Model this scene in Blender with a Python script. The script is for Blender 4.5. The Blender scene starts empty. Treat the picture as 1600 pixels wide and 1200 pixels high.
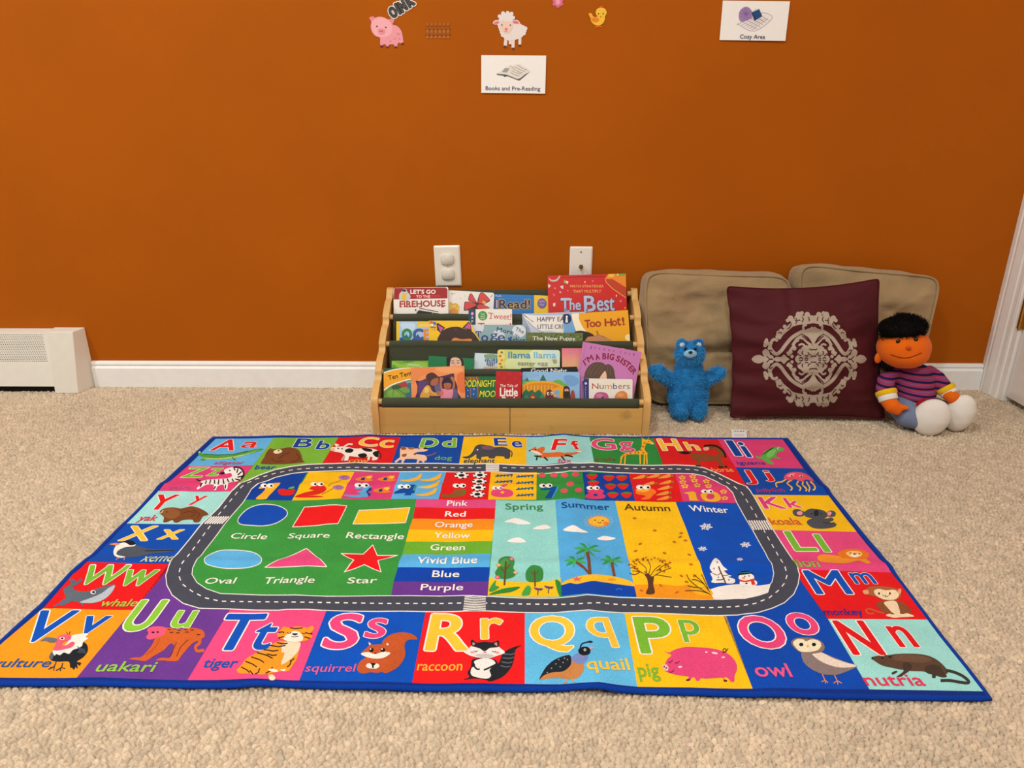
import bpy, bmesh, math, random
import numpy as np
from mathutils import Vector, Matrix, noise
from mathutils.geometry import tessellate_polygon, delaunay_2d_cdt

SC = bpy.context.scene
COL = SC.collection
random.seed(7)
V = Vector
# ------------------------------------------------------------------ camera
F = 1130.0
PITCH = math.radians(20.6)
YAW = math.radians(0.55)
CAM = V((0.0, 0.0, 0.731))
WALL = 1.93                      # back wall plane y
cam = bpy.data.cameras.new('camera')
cam.sensor_width = 36.0
cam.lens = F / 1600 * 36
cam.clip_start = 0.02
cam_o = bpy.data.objects.new('camera', cam)
COL.objects.link(cam_o)
cam_o.location = CAM
cam_o.rotation_euler = (math.pi / 2 - PITCH, 0, YAW)
SC.camera = cam_o
ROT = cam_o.rotation_euler.to_matrix()
# ------------------------------------------------------------------ world, lamps, exposure
world = bpy.data.worlds.new('room_ambience')
SC.world = world
world.use_nodes = True
_bg = world.node_tree.nodes['Background']
_bg.inputs[0].default_value = (0.94, 1.0, 0.98, 1)
_bg.inputs[1].default_value = 0.40


def lamp(name, loc, power, size, col=(0.955, 1.0, 0.965), aim=None, spread=180):
    d = bpy.data.lights.new(name, 'AREA')
    d.shape = 'DISK'
    d.size = size
    d.energy = power
    d.color = col
    d.spread = math.radians(spread)
    o = bpy.data.objects.new(name, d)
    COL.objects.link(o)
    o.location = loc
    if aim:
        o.rotation_euler = (V(aim) - V(loc)).to_track_quat('-Z', 'Y').to_euler()
    return o


lamp('ceiling_downlight', (-0.45, 0.55, 2.35), 21, 0.22)
lamp('ceiling_downlight', (0.95, 0.10, 2.35), 8, 0.22)
lamp('ceiling_downlight', (-0.2, -0.9, 2.35), 34, 0.30)
lamp('ceiling_downlight', (-2.1, 0.75, 2.35), 30, 0.18)
SC.view_settings.view_transform = 'Standard'
SC.view_settings.look = 'None'
SC.view_settings.gamma = 1.0
SC.view_settings.exposure = 0.0
SC.view_settings.use_curve_mapping = False

# ------------------------------------------------------------------ geometry of the photograph: pixel -> place


def ray(px, py):
    return (ROT @ V(((px - 800) / F, -(py - 600) / F, -1.0)))


def on_z(px, py, z):
    d = ray(px, py)
    return CAM + d * ((z - CAM.z) / d.z)


def on_y(px, py, y):
    d = ray(px, py)
    return CAM + d * ((y - CAM.y) / d.y)


def on_x(px, py, x):
    d = ray(px, py)
    return CAM + d * ((x - CAM.x) / d.x)


def on_plane(px, py, p0, n):
    d = ray(px, py)
    return CAM + d * ((p0 - CAM).dot(n) / d.dot(n))


# ------------------------------------------------------------------ objects
def thing(name, label, cat, loc=(0, 0, 0), group=None):
    o = bpy.data.objects.new(name, None)
    COL.objects.link(o)
    o.empty_display_size = 0.03
    o.location = loc
    tag(o, label, cat, group)
    return o


def tag(o, label=None, cat=None, group=None, kind=None):
    if label: o['label'] = label
    if cat: o['category'] = cat
    if group: o['group'] = group
    if kind: o['kind'] = kind
    return o


def base_of(o):
    while o.parent: o = o.parent
    return V(o.location)


def link(name, me, parent=None, loc=None, smooth=False):
    o = bpy.data.objects.new(name, me)
    COL.objects.link(o)
    if parent is not None:
        o.parent = parent
        off = base_of(parent)
    else:
        off = V(loc) if loc is not None else V((0, 0, 0))
        o.location = off
    if off.length > 0:
        me.transform(Matrix.Translation(-off))
    if smooth:
        me.shade_smooth()
    return o


class MB:
    """collects world-space shapes and links them as one mesh"""

    def __init__(s):
        s.v = []; s.f = []; s.m = []; s.mats = []; s.sm = []

    def mi(s, mat):
        if mat not in s.mats: s.mats.append(mat)
        return s.mats.index(mat)

    def add(s, vs, fs, mat, smooth=False):
        b = len(s.v); k = s.mi(mat)
        s.v += [tuple(x) for x in vs]
        for f in fs:
            s.f.append(tuple(i + b for i in f)); s.m.append(k); s.sm.append(smooth)
        return s

    def box(s, a, b, mat):
        (x0, y0, z0), (x1, y1, z1) = a, b
        vs = [(x0, y0, z0), (x1, y0, z0), (x1, y1, z0), (x0, y1, z0), (x0, y0, z1), (x1, y0, z1), (x1, y1, z1), (x0, y1, z1)]
        return s.add(vs, [(3, 2, 1, 0), (4, 5, 6, 7), (0, 1, 5, 4), (1, 2, 6, 5), (2, 3, 7, 6), (3, 0, 4, 7)], mat)

    def prism(s, pts, d, mat, smooth=False):
        """closed planar outline pts (3d) pushed along d"""
        d = V(d); n = len(pts)
        vs = [V(p) for p in pts] + [V(p) + d for p in pts]
        tri = tessellate_polygon([[V(p) for p in pts]])
        nn = sum(((V(pts[i]) - V(pts[0])).cross(V(pts[(i + 1) % n]) - V(pts[0])) for i in range(n)), V((0, 0, 0)))
        flip = nn.dot(d) > 0
        fs = []
        for t in tri:
            a = (V(pts[t[1]]) - V(pts[t[0]])).cross(V(pts[t[2]]) - V(pts[t[0]]))
            if (a.dot(nn) > 0) == flip: t = t[::-1]
            fs.append(tuple(t)); fs.append(tuple(i + n for i in t[::-1]))
        s.add(vs, fs, mat, False)
        sd = []
        for i in range(n):
            j = (i + 1) % n
            q = (i, j, j + n, i + n)
            sd.append(q if flip else q[::-1])
        s.add(vs, sd, mat, smooth)
        return s

    def tube(s, path, r, mat, n=10, closed=False, ry=None, cap=True):
        path = [V(p) for p in path]; m = len(path); vs = []
        rr = r if isinstance(r, (list, tuple)) else [r] * m
        up = V((0, 0, 1)); prev = None
        for i, p in enumerate(path):
            a = path[(i - 1) % m] if (closed or i > 0) else p
            b = path[(i + 1) % m] if (closed or i < m - 1) else p
            t = (b - a).normalized()
            if prev is None:
                x = t.cross(up)
                if x.length < 1e-4: x = t.cross(V((0, 1, 0)))
            else:
                x = prev - t * prev.dot(t)
            x.normalize(); prev = x
            y = t.cross(x)
            for k in range(n):
                an = 2 * math.pi * k / n
                vs.append(p + x * (math.cos(an) * rr[i]) + y * (math.sin(an) * (ry if ry else rr[i])))
        fs = []
        for i in range(m if closed else m - 1):
            j = (i + 1) % m
            for k in range(n):
                k2 = (k + 1) % n
                fs.append((i * n + k, i * n + k2, j * n + k2, j * n + k))
        if not closed and cap:
            s.add(vs[:n], [tuple(range(n))[::-1]], mat); s.add(vs[-n:], [tuple(range(n))], mat)
        return s.add(vs, fs, mat, True)

    def ell(s, c, r, mat, n=16, m=10, rot=None):
        c = V(c); vs = []; fs = []
        for i in range(m + 1):
            th = math.pi * i / m
            for k in range(n):
                ph = 2 * math.pi * k / n
                p = V((r[0] * math.sin(th) * math.cos(ph), r[1] * math.sin(th) * math.sin(ph), r[2] * math.cos(th)))
                if rot: p = rot @ p
                vs.append(c + p)
        for i in range(m):
            for k in range(n):
                k2 = (k + 1) % n
                fs.append((i * n + k, (i + 1) * n + k, (i + 1) * n + k2, i * n + k2))
        return s.add(vs, fs, mat, True)

    def mesh(s, name):
        me = bpy.data.meshes.new(name)
        me.from_pydata(s.v, [], s.f)
        for m in s.mats: me.materials.append(m)
        me.polygons.foreach_set('material_index', s.m)
        me.polygons.foreach_set('use_smooth', s.sm)
        me.validate(clean_customdata=False)
        me.update()
        return me

    def build(s, name, parent=None, loc=None, bevel=0, seg=2):
        o = link(name, s.mesh(name), parent, loc)
        if bevel:
            b = o.modifiers.new('bevel', 'BEVEL'); b.width = bevel; b.segments = seg; b.limit_method = 'ANGLE'; b.angle_limit = 0.6
        return o


# ------------------------------------------------------------------ materials
def lin(h):
    h = h.lstrip('#')
    out = []
    for i in (0, 2, 4):
        c = int(h[i:i + 2], 16) / 255
        out.append(c / 12.92 if c <= 0.04045 else ((c + 0.055) / 1.055) ** 2.4)
    return tuple(out) + (1.0,)


_mats = {}


def mat(hexc, kind='paper', **kw):
    key = (hexc, kind, tuple(sorted(kw.items())))
    if key in _mats: return _mats[key]
    m = bpy.data.materials.new(kind + '_' + hexc.lower())
    m.use_nodes = True
    nt = m.node_tree; N = nt.nodes; L = nt.links
    b = N['Principled BSDF']
    col = lin(hexc)
    S = {'paper': (0.42, 0.35), 'matte': (0.85, 0.2), 'pile': (1.0, 0.05), 'plastic': (0.35, 0.5), 'paint': (0.5, 0.4), 'cloth': (0.95, 0.1), 'satin': (0.72, 0.2),
         'metal': (0.3, 0.5), 'wood': (0.45, 0.4), 'wall': (0.75, 0.16), 'carpet': (1.0, 0.05), 'suede': (1.0, 0.05), 'fur': (0.9, 0.1), 'gloss': (0.15, 0.5)}[kind]
    b.inputs['Roughness'].default_value = kw.get('rough', S[0])
    b.inputs['Specular IOR Level'].default_value = kw.get('spec', S[1])
    b.inputs['Base Color'].default_value = col
    if kind == 'metal': b.inputs['Metallic'].default_value = 1.0
    tc = N.new('ShaderNodeTexCoord')

    def nz(scale, detail=2.0, rough=0.5, vec=None, stretch=None):
        n = N.new('ShaderNodeTexNoise'); n.inputs['Scale'].default_value = scale
        n.inputs['Detail'].default_value = detail; n.inputs['Roughness'].default_value = rough
        v = tc.outputs['Object']
        if stretch:
            mp = N.new('ShaderNodeMapping'); mp.inputs['Scale'].default_value = stretch
            L.new(v, mp.inputs['Vector']); v = mp.outputs['Vector']
        L.new(v, n.inputs['Vector'])
        return n.outputs['Fac']

    def ramp(fac, lo, hi, a=0.3, c=0.7):
        r = N.new('ShaderNodeMapRange'); r.inputs['From Min'].default_value = a; r.inputs['From Max'].default_value = c
        r.inputs['To Min'].default_value = lo; r.inputs['To Max'].default_value = hi
        L.new(fac, r.inputs['Value'])
        return r.outputs['Result']

    def scale_col(facs):
        v = None
        for f in facs:
            if v is None: v = f
            else:
                mm = N.new('ShaderNodeMath'); mm.operation = 'MULTIPLY'
                L.new(v, mm.inputs[0]); L.new(f, mm.inputs[1]); v = mm.outputs[0]
        mx = N.new('ShaderNodeVectorMath'); mx.operation = 'SCALE'
        mx.inputs[0].default_value = col[:3]
        L.new(v, mx.inputs['Scale'])
        L.new(mx.outputs[0], b.inputs['Base Color'])
        return mx

    def bump(fac, dist, strength=1.0, chain=None):
        bp = N.new('ShaderNodeBump'); bp.inputs['Distance'].default_value = dist; bp.inputs['Strength'].default_value = strength
        L.new(fac, bp.inputs['Height'])
        if chain: L.new(chain, bp.inputs['Normal'])
        L.new(bp.outputs['Normal'], b.inputs['Normal'])
        return bp.outputs['Normal']

    if kind == 'pile':
        f = nz(620, 2.0, 0.7)
        f2 = nz(22, 3.0)
        scale_col([ramp(f, 0.91, 1.27), ramp(f2, 0.94, 1.06)])
        bump(f, 0.0022, 0.8)
        b.inputs['Sheen Weight'].default_value = 0.03
        b.inputs['Sheen Roughness'].default_value = 0.6
    elif kind == 'cloth':
        f = nz(700, 2.0)
        scale_col([ramp(f, 0.88, 1.08)])
        bump(f, 0.0006, 0.6)
        b.inputs['Sheen Weight'].default_value = 0.1
    elif kind == 'suede':
        f = nz(900, 2.0, 0.7); f2 = nz(9, 4.0, 0.6)
        scale_col([ramp(f, 0.9, 1.08), ramp(f2, 0.88, 1.10)])
        n1 = bump(nz(26, 3.0, 0.55), 0.006, 0.55)
        bump(f, 0.0005, 0.5, n1)
        b.inputs['Sheen Weight'].default_value = 0.25
    elif kind == 'satin':
        f2 = nz(10, 2.0, 0.5, stretch=(0.5, 1, 2.2))
        f = nz(900, 1.0)
        n1 = bump(f2, 0.010, 0.45)
        bump(f, 0.0003, 0.4, n1)
    elif kind == 'wood':
        f = nz(60, 4.0, 0.6, stretch=kw.get('grain', (0.06, 1, 1)))
        f2 = nz(7, 2.0, 0.5, stretch=kw.get('grain2', (0.5, 1, 1)))
        scale_col([ramp(f, 0.90, 1.06), ramp(f2, 0.94, 1.05)] + ([ramp(nz(15, 2.0, 0.5, stretch=(1.5, 1, 1.3)), 1.0, 0.74, 0.65, 0.74)] if kw.get('nodes') else []))
        bump(f, 0.0004, 0.25)
    elif kind == 'wall':
        f = nz(3.0, 4.0, 0.6); f3 = nz(90, 3.0, 0.6)
        scale_col([ramp(f, 0.95, 1.05)])
        bump(f3, 0.0012, 0.12)
    elif kind == 'carpet':
        f = nz(40, 3.0, 0.7); f2 = nz(5, 3.0, 0.6); f3 = nz(900, 2.0, 0.7)
        at = N.new('ShaderNodeAttribute'); at.attribute_name = 'yarn_tone'
        scale_col([ramp(f, 0.93, 1.06), ramp(f2, 0.95, 1.05), ramp(f3, 0.74, 1.2), at.outputs['Fac']])
        bump(f3, 0.0020, 0.9)
        b.inputs['Sheen Weight'].default_value = 0.1
    elif kind == 'fur':
        f = nz(40, 3.0, 0.6)
        scale_col([ramp(f, 0.85, 1.12)])
    elif kind == 'paint':
        f = nz(40, 3.0)
        scale_col([ramp(f, 0.97, 1.02)])
    elif kind in ('paper', 'matte', 'plastic'):
        f = nz(150, 2.0)
        scale_col([ramp(f, 0.985, 1.01)])
    _mats[key] = m
    return m


# ------------------------------------------------------------------ flat artwork: polygons printed on a surface
def nums(s):
    if isinstance(s, str):
        t = [float(x) for x in s.replace(',', ' ').split()]
        return [(t[i], t[i + 1]) for i in range(0, len(t), 2)]
    return [tuple(p) for p in s]


def smooth_loop(p, k=4, closed=True):
    n = len(p); out = []
    rng = range(n) if closed else range(n - 1)
    for i in rng:
        if closed: a, b, c, d = p[(i - 1) % n], p[i], p[(i + 1) % n], p[(i + 2) % n]
        else: a, b, c, d = p[max(i - 1, 0)], p[i], p[i + 1], p[min(i + 2, n - 1)]
        for j in range(k):
            t = j / k
            out.append(tuple(0.5 * (2 * b[q] + (c[q] - a[q]) * t + (2 * a[q] - 5 * b[q] + 4 * c[q] - d[q]) * t * t + (3 * b[q] - a[q] - 3 * c[q] + d[q]) * t ** 3) for q in (0, 1)))
    if not closed: out.append(p[-1])
    return out


_glyphs = {}


def glyphs(s, off=0.0, res=3, shear=0.0):
    """text as a flat mesh: (verts2d, tris, boundary edges, minx, maxx, maxy)"""
    key = (s, off, res, shear)
    if key not in _glyphs:
        c = bpy.data.curves.new('lettering', 'FONT')
        c.body = s; c.offset = off; c.resolution_u = res; c.shear = shear; c.size = 1.0
        o = bpy.data.objects.new('lettering', c)
        COL.objects.link(o)
        dg = bpy.context.evaluated_depsgraph_get()
        ev = o.evaluated_get(dg)
        me = ev.to_mesh()
        vs = [(v.co.x, v.co.y) for v in me.vertices]
        fs = [tuple(p.vertices) for p in me.polygons]
        cnt = {}
        for f in fs:
            for i in range(len(f)):
                e = tuple(sorted((f[i], f[(i + 1) % len(f)])))
                cnt[e] = cnt.get(e, 0) + 1
        be = [e for e, k in cnt.items() if k == 1]
        ev.to_mesh_clear()
        bpy.data.objects.remove(o); bpy.data.curves.remove(c)
        xs = [v[0] for v in vs]; ys = [v[1] for v in vs]
        _glyphs[key] = (vs, fs, be, min(xs), max(xs), max(ys))
    return _glyphs[key]


class Art:
    def __init__(s, to2, kind='paper', step=0.00005):
        s.to2 = to2; s.kind = kind; s.step = step
        s.v = []; s.f = []; s.c = []
        s.o = (0, 0, 1); s.lay = 0; s.hold = False

    def w(s, ox, oy, sc, lay=None):
        s.o = (ox, oy, sc)
        if lay is not None: s.lay = lay
        return s

    def px(s, pts):
        ox, oy, sc = s.o
        return [(ox + x / sc, oy + y / sc) for x, y in pts]

    def uv(s, pts):
        return [s.to2(x, y) for x, y in s.px(pts)]

    def nxt(s, lay):
        if lay is None:
            s.lay += 1; lay = s.lay
        return lay

    def tri(s, uv, faces, col, lay):
        b = len(s.v)
        s.v += [(x, y, lay) for x, y in uv]
        for f in faces:
            a, q, c = f[0], f[1], f[2]
            ar = (uv[q][0] - uv[a][0]) * (uv[c][1] - uv[a][1]) - (uv[q][1] - uv[a][1]) * (uv[c][0] - uv[a][0])
            f = tuple(i + b for i in f)
            s.f.append(f if ar >= 0 else f[::-1]); s.c.append(col)

    def union(s, polys, col, lay):
        """one clean sheet from overlapping convex pieces"""
        K_ = 100.0
        vs = []; fs = []
        for p in polys:
            A = sum(p[i - 1][0] * p[i][1] - p[i][0] * p[i - 1][1] for i in range(len(p)))
            if abs(A) < 1e-12: continue
            if A < 0: p = p[::-1]
            b = len(vs); vs += [V((x * K_, y * K_)) for x, y in p]; fs.append(list(range(b, b + len(p))))
        if not fs: return
        if len(fs) == 1:
            s.tri([(q[0] / K_, q[1] / K_) for q in vs], [(0, i, i + 1) for i in range(1, len(vs) - 1)], col, lay); return
        def area(p): return abs(sum(p[i - 1][0] * p[i][1] - p[i][0] * p[i - 1][1] for i in range(len(p)))) / 2
        full = sum(area([vs[i] for i in f]) for f in fs); top = max(area([vs[i] for i in f]) for f in fs)
        rj = random.Random(len(vs))
        for attempt in range(6):
            r = delaunay_2d_cdt(vs, [], fs, 1, 1e-5, True)
            keep = [tuple(f) for f, o in zip(r[2], r[5]) if o]
            got = sum(area([r[0][i] for i in f]) for f in keep)
            if top * 0.98 < got < full * 1.002 and got > full * 0.12: break
            vs = [V((v[0] + rj.uniform(-1, 1) * 2e-4, v[1] + rj.uniform(-1, 1) * 2e-4)) for v in vs]
        else:
            print('UNION FALLBACK', len(fs))
            for f in fs: s.tri([(vs[i][0] / K_, vs[i][1] / K_) for i in f], [(0, i, i + 1) for i in range(1, len(f) - 1)], col, lay)
            return
        s.tri([(q[0] / K_, q[1] / K_) for q in r[0]], keep, col, lay)

    def fill_uv(s, uv, col, lay):
        t = tessellate_polygon([[V((x, y, 0)) for x, y in uv]])
        s.tri(uv, [tuple(q) for q in t], col, lay)

    def p(s, col, pts, lay=None, div=0):
        pts = nums(pts)
        s.fill_uv(s.uv(pts), col, s.nxt(lay)); return s

    def s(self, col, pts, lay=None, k=4):
        return self.p(col, smooth_loop(nums(pts), k), lay)

    def e(s, col, cx, cy, rx, ry, rot=0, n=18, lay=None):
        c, q = math.cos(math.radians(rot)), math.sin(math.radians(rot))
        pts = []
        for i in range(n):
            a = 2 * math.pi * i / n
            x, y = rx * math.cos(a), ry * math.sin(a)
            pts.append((cx + x * c - y * q, cy + x * q + y * c))
        return s.p(col, pts, lay)

    def l(s, col, wd, pts, lay=None, smooth=False, closed=False, rnd=True):
        pts = nums(pts)
        if smooth: pts = smooth_loop(pts, 4, closed)
        lay = s.nxt(lay)
        n = len(pts); pc = []
        for i in range(n if closed else n - 1):
            (x0, y0), (x1, y1) = pts[i], pts[(i + 1) % n]
            d = math.hypot(x1 - x0, y1 - y0)
            if d < 1e-6: continue
            nx, ny = -(y1 - y0) / d * wd / 2, (x1 - x0) / d * wd / 2
            pc.append(s.uv([(x0 + nx, y0 + ny), (x1 + nx, y1 + ny), (x1 - nx, y1 - ny), (x0 - nx, y0 - ny)]))
        if rnd:
            for x, y in (pts if closed or rnd == 2 else pts[1:-1]):
                pc.append(s.uv([(x + wd / 2 * math.cos(q * .785), y + wd / 2 * math.sin(q * .785)) for q in range(8)]))
        s.union(pc, col, lay)
        return s

    def ls(s, col, wd, pts, lay=None, closed=False):
        return s.l(col, wd, pts, lay, True, closed)

    def dots(s, col, r, pts, ry=None):
        lay = s.nxt(None)
        for x, y in nums(pts): s.e(col, x, y, r, ry or r, n=9, lay=lay)
        return s

    def t(s, txt, x0, yb, x1, yt, col, yb2=None, bold=0.0, out=None, outw=0.0, off=0.0, shear=0.0, fixed_h=None, res=3, lay=None):
        """text from baseline-left (x0,yb) to baseline-right (x1,yb2), its tallest glyph reaching the pixel row yt"""
        bold += off * 1.6
        vs, fs, be, mnx, mxx, mxy = glyphs(txt, 0.0, res, shear)
        yb2 = yb if yb2 is None else yb2
        (ax, ay), (bx, by), (mx, my), (tx, ty) = s.uv([(x0, yb), (x1, yb2), ((x0 + x1) / 2, (yb + yb2) / 2), ((x0 + x1) / 2, yt + (yb2 - yb) / 2)])
        L = math.hypot(bx - ax, by - ay)
        ex = ((bx - ax) / L, (by - ay) / L); ey = (-ex[1], ex[0])
        h = (tx - mx) * ey[0] + (ty - my) * ey[1]
        kx = L / (mxx - mnx); ky = h / mxy

        def M(x, y):
            x = (x - mnx) * kx; y = y * ky
            return (ax + ex[0] * x + ey[0] * y, ay + ex[1] * x + ey[1] * y)
        uv = [M(*q) for q in vs]
        hh = abs(h)
        if lay is not None: s.lay = lay
        fills = [[uv[i] for i in f] for f in fs]
        if out:
            s.lay += 1
            s.union(fills + s.edge(uv, be, (bold + outw * 2) * hh), out, s.lay)
        s.lay += 1
        s.union(fills + (s.edge(uv, be, bold * hh) if bold else []), col, s.lay)
        return s

    def edge(s, uv, be, wd):
        r = wd / 2; pc = []
        seen = set()
        for i, j in be:
            (x0, y0), (x1, y1) = uv[i], uv[j]
            d = math.hypot(x1 - x0, y1 - y0)
            if d < 1e-7: continue
            nx, ny = -(y1 - y0) / d * r, (x1 - x0) / d * r
            pc.append([(x0 + nx, y0 + ny), (x1 + nx, y1 + ny), (x1 - nx, y1 - ny), (x0 - nx, y0 - ny)])
            for k in (i, j):
                if k in seen: continue
                seen.add(k)
                pc.append([(uv[k][0] + r * math.cos(q * .785 + .2), uv[k][1] + r * math.sin(q * .785 + .2)) for q in range(8)])
        return pc

    def clip(s, conv):
        """trim the artwork to a convex outline (uv, counter-clockwise)"""
        conv = [tuple(p) for p in conv]
        A = sum(conv[i - 1][0] * conv[i][1] - conv[i][0] * conv[i - 1][1] for i in range(len(conv)))
        if A < 0: conv = conv[::-1]
        v, f, c = s.v, s.f, s.c
        s.v, s.f, s.c = [], [], []
        for t, col in zip(f, c):
            poly = [v[i][:2] for i in t]; lay = v[t[0]][2]
            for i in range(len(conv)):
                (ax, ay), (bx, by) = conv[i - 1], conv[i]
                dd = [(bx - ax) * (y - ay) - (by - ay) * (x - ax) for x, y in poly]
                if min(dd) >= 0: continue
                out = []
                for k in range(len(poly)):
                    p, q, dp, dq = poly[k - 1], poly[k], dd[k - 1], dd[k]
                    if (dp >= 0) != (dq >= 0):
                        r = dp / (dp - dq); out.append((p[0] + (q[0] - p[0]) * r, p[1] + (q[1] - p[1]) * r))
                    if dq >= 0: out.append(q)
                poly = out
                if len(poly) < 3: break
            if len(poly) >= 3:
                b = len(s.v); s.v += [(x, y, lay) for x, y in poly]
                for k in range(1, len(poly) - 1): s.f.append((b, b + k, b + k + 1)); s.c.append(col)

    def into(s, mb, to3):
        """add to a mesh builder; to3(u, v, offset) -> world"""
        by = {}
        vs = [to3(x, y, l * s.step) for x, y, l in s.v]
        b = len(mb.v)
        mb.v += [tuple(q) for q in vs]
        for f, c in zip(s.f, s.c):
            mb.f.append(tuple(i + b for i in f)); mb.m.append(mb.mi(mat(c, s.kind))); mb.sm.append(False)


class Plane:
    """a flat surface in the room with its own 2d frame"""

    def __init__(s, o, u, n):
        s.o = V(o); s.n = V(n).normalized(); s.u = (V(u) - s.n * V(u).dot(s.n)).normalized(); s.v = s.n.cross(s.u)

    def to2(s, px, py):
        q = on_plane(px, py, s.o, s.n) - s.o
        return (q.dot(s.u), q.dot(s.v))

    def to3(s, u, v, d=0.0):
        return s.o + s.u * u + s.v * v + s.n * d


# palette of printed colours
R = 'E0191C'; B = '0A49B4'; LB = '5DB2EA'; Y = 'F9C414'; G = '3C9640'; LG = '78BA35'; P = 'EA4680'; PU = '6A3790'; O = 'F9981F'
MI = '9FDFDA'; RD = '464853'; W = 'F7F4EE'; K = '15171E'; BR = '7A4524'; NV = '0B2F86'; GY = '60686F'; CR = 'F4DDBE'
# ================================================================== the room
XR = 1.318                        # right wall plane
# --- carpet: looped pile modelled loop by loop as a height field
def build_floor():
    rs = np.random.RandomState(3)
    x0, x1, y0, y1 = -1.95, 1.40, 0.50, 1.945
    sx = 0.0082; sy = 0.0078
    J = int((y1 - y0) / sy) + 6; I = int((x1 - x0) / sx) + 6
    jx = rs.uniform(-.46, .46, (J, I)) * sx; jy = rs.uniform(-.46, .46, (J, I)) * sy
    an = rs.uniform(-1.4, 1.4, (J, I)); hh = rs.uniform(.62, 1.0, (J, I)); tn = rs.normal(1.0, 0.085, (J, I)).clip(.80, 1.2)
    asp = rs.uniform(.72, 1.42, (J, I))

    def field(X, Y):
        gj = np.floor((Y - y0) / sy).astype(np.int32)
        F1 = np.full(X.shape, 9.0); F2 = np.full(X.shape, 9.0); T = np.ones(X.shape); HH = np.ones(X.shape)
        for dj in (-1, 0, 1):
            j = gj + dj
            sh = (j % 2) * 0.5 * sx
            gi = np.floor((X - x0 - sh) / sx).astype(np.int32)
            for di in (-1, 0, 1):
                i = gi + di
                jj = (j + 2).clip(0, J - 1); ii = (i + 2).clip(0, I - 1)
                cx = x0 + sh + (i + 0.5) * sx + jx[jj, ii]; cy = y0 + (j + 0.5) * sy + jy[jj, ii]
                c = np.cos(an[jj, ii]); s_ = np.sin(an[jj, ii]); dx = X - cx; dy = Y - cy
                q = asp[jj, ii]
                d = np.hypot((dx * c + dy * s_) / q, (-dx * s_ + dy * c) * q)
                near = d < F1
                F2 = np.where(near, F1, np.minimum(F2, d)); F1 = np.where(near, d, F1)
                T = np.where(near, tn[jj, ii], T); HH = np.where(near, hh[jj, ii], HH)
        e = np.clip((F2 - F1) / 0.0021, 0, 1)
        dome = np.sqrt(np.clip(1 - (F1 / 0.0078) ** 2, 0, 1))
        return -0.0085 + 0.0085 * (e ** 0.75 * (0.50 + 0.50 * dome)) * HH, T

    cos = []; qs = []; ts = []; base = 0
    for ya, yb_, st in ((0.50, 0.60, 0.003), (0.60, 0.800, 0.00115), (0.800, y1, 0.00150)):
        xa, xb = (x0, x1) if st != 0.00115 else (-1.05, 1.05)
        nx = int((xb - xa) / st) + 1; ny = int(round((yb_ - ya) / st)) + 1
        X, Y = np.meshgrid(np.linspace(xa, xb, nx), np.linspace(ya, yb_, ny))
        Z, T = field(X, Y)
        idx = np.arange(nx * ny).reshape(ny, nx)
        q = np.stack([idx[:-1, :-1], idx[:-1, 1:], idx[1:, 1:], idx[1:, :-1]], -1).reshape(-1, 4)
        # nothing is seen under the middle of the rug
        cx = X[:-1, :-1].reshape(-1); cy = Y[:-1, :-1].reshape(-1)
        q = q[~((cx > -0.66) & (cx < 0.57) & (cy > 0.86) & (cy < 1.50))]
        used = np.zeros(nx * ny, bool); used[q.reshape(-1)] = True
        remap = np.cumsum(used) - 1
        co = np.stack([X.reshape(-1), Y.reshape(-1), Z.reshape(-1)], -1)[used]
        cos.append(co); qs.append(remap[q] + base); ts.append(T.reshape(-1)[used]); base += len(co)
    zb = -0.0086
    ex = np.array([(-4, -3, zb), (4, -3, zb), (4, y0, zb), (-4, y0, zb), (-4, y1, zb), (x0, y0, zb), (x0, y1, zb), (x1, y0, zb), (4, y1, zb), (x1, y1, zb), (-.67, .85, zb), (.58, .85, zb), (.58, 1.51, zb), (-.67, 1.51, zb),
                   (x0, .6, zb), (-1.05, .6, zb), (-1.05, .8, zb), (x0, .8, zb), (1.05, .6, zb), (x1, .6, zb), (x1, .8, zb), (1.05, .8, zb)])
    eq = np.array([(0, 1, 2, 3), (3, 5, 6, 4), (7, 2, 8, 9), (10, 11, 12, 13), (14, 15, 16, 17), (18, 19, 20, 21)]) + base
    cos.append(ex); qs.append(eq); ts.append(np.ones(len(ex)))
    co = np.concatenate(cos); q = np.concatenate(qs); tone = np.concatenate(ts)
    me = bpy.data.meshes.new('floor')
    me.vertices.add(len(co)); me.vertices.foreach_set('co', co.astype(np.float32).reshape(-1))
    me.loops.add(len(q) * 4); me.loops.foreach_set('vertex_index', q.astype(np.int32).reshape(-1))
    me.polygons.add(len(q)); me.polygons.foreach_set('loop_start', np.arange(0, len(q) * 4, 4, dtype=np.int32))
    me.update(calc_edges=True)
    me.polygons.foreach_set('use_smooth', np.ones(len(q), bool))
    at = me.attributes.new('yarn_tone', 'FLOAT', 'POINT'); at.data.foreach_set('value', tone.astype(np.float32))
    me.materials.append(mat('E8D2B5', 'carpet'))
    o = link('floor', me)
    tag(o, 'beige looped pile carpet', kind='structure')


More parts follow.
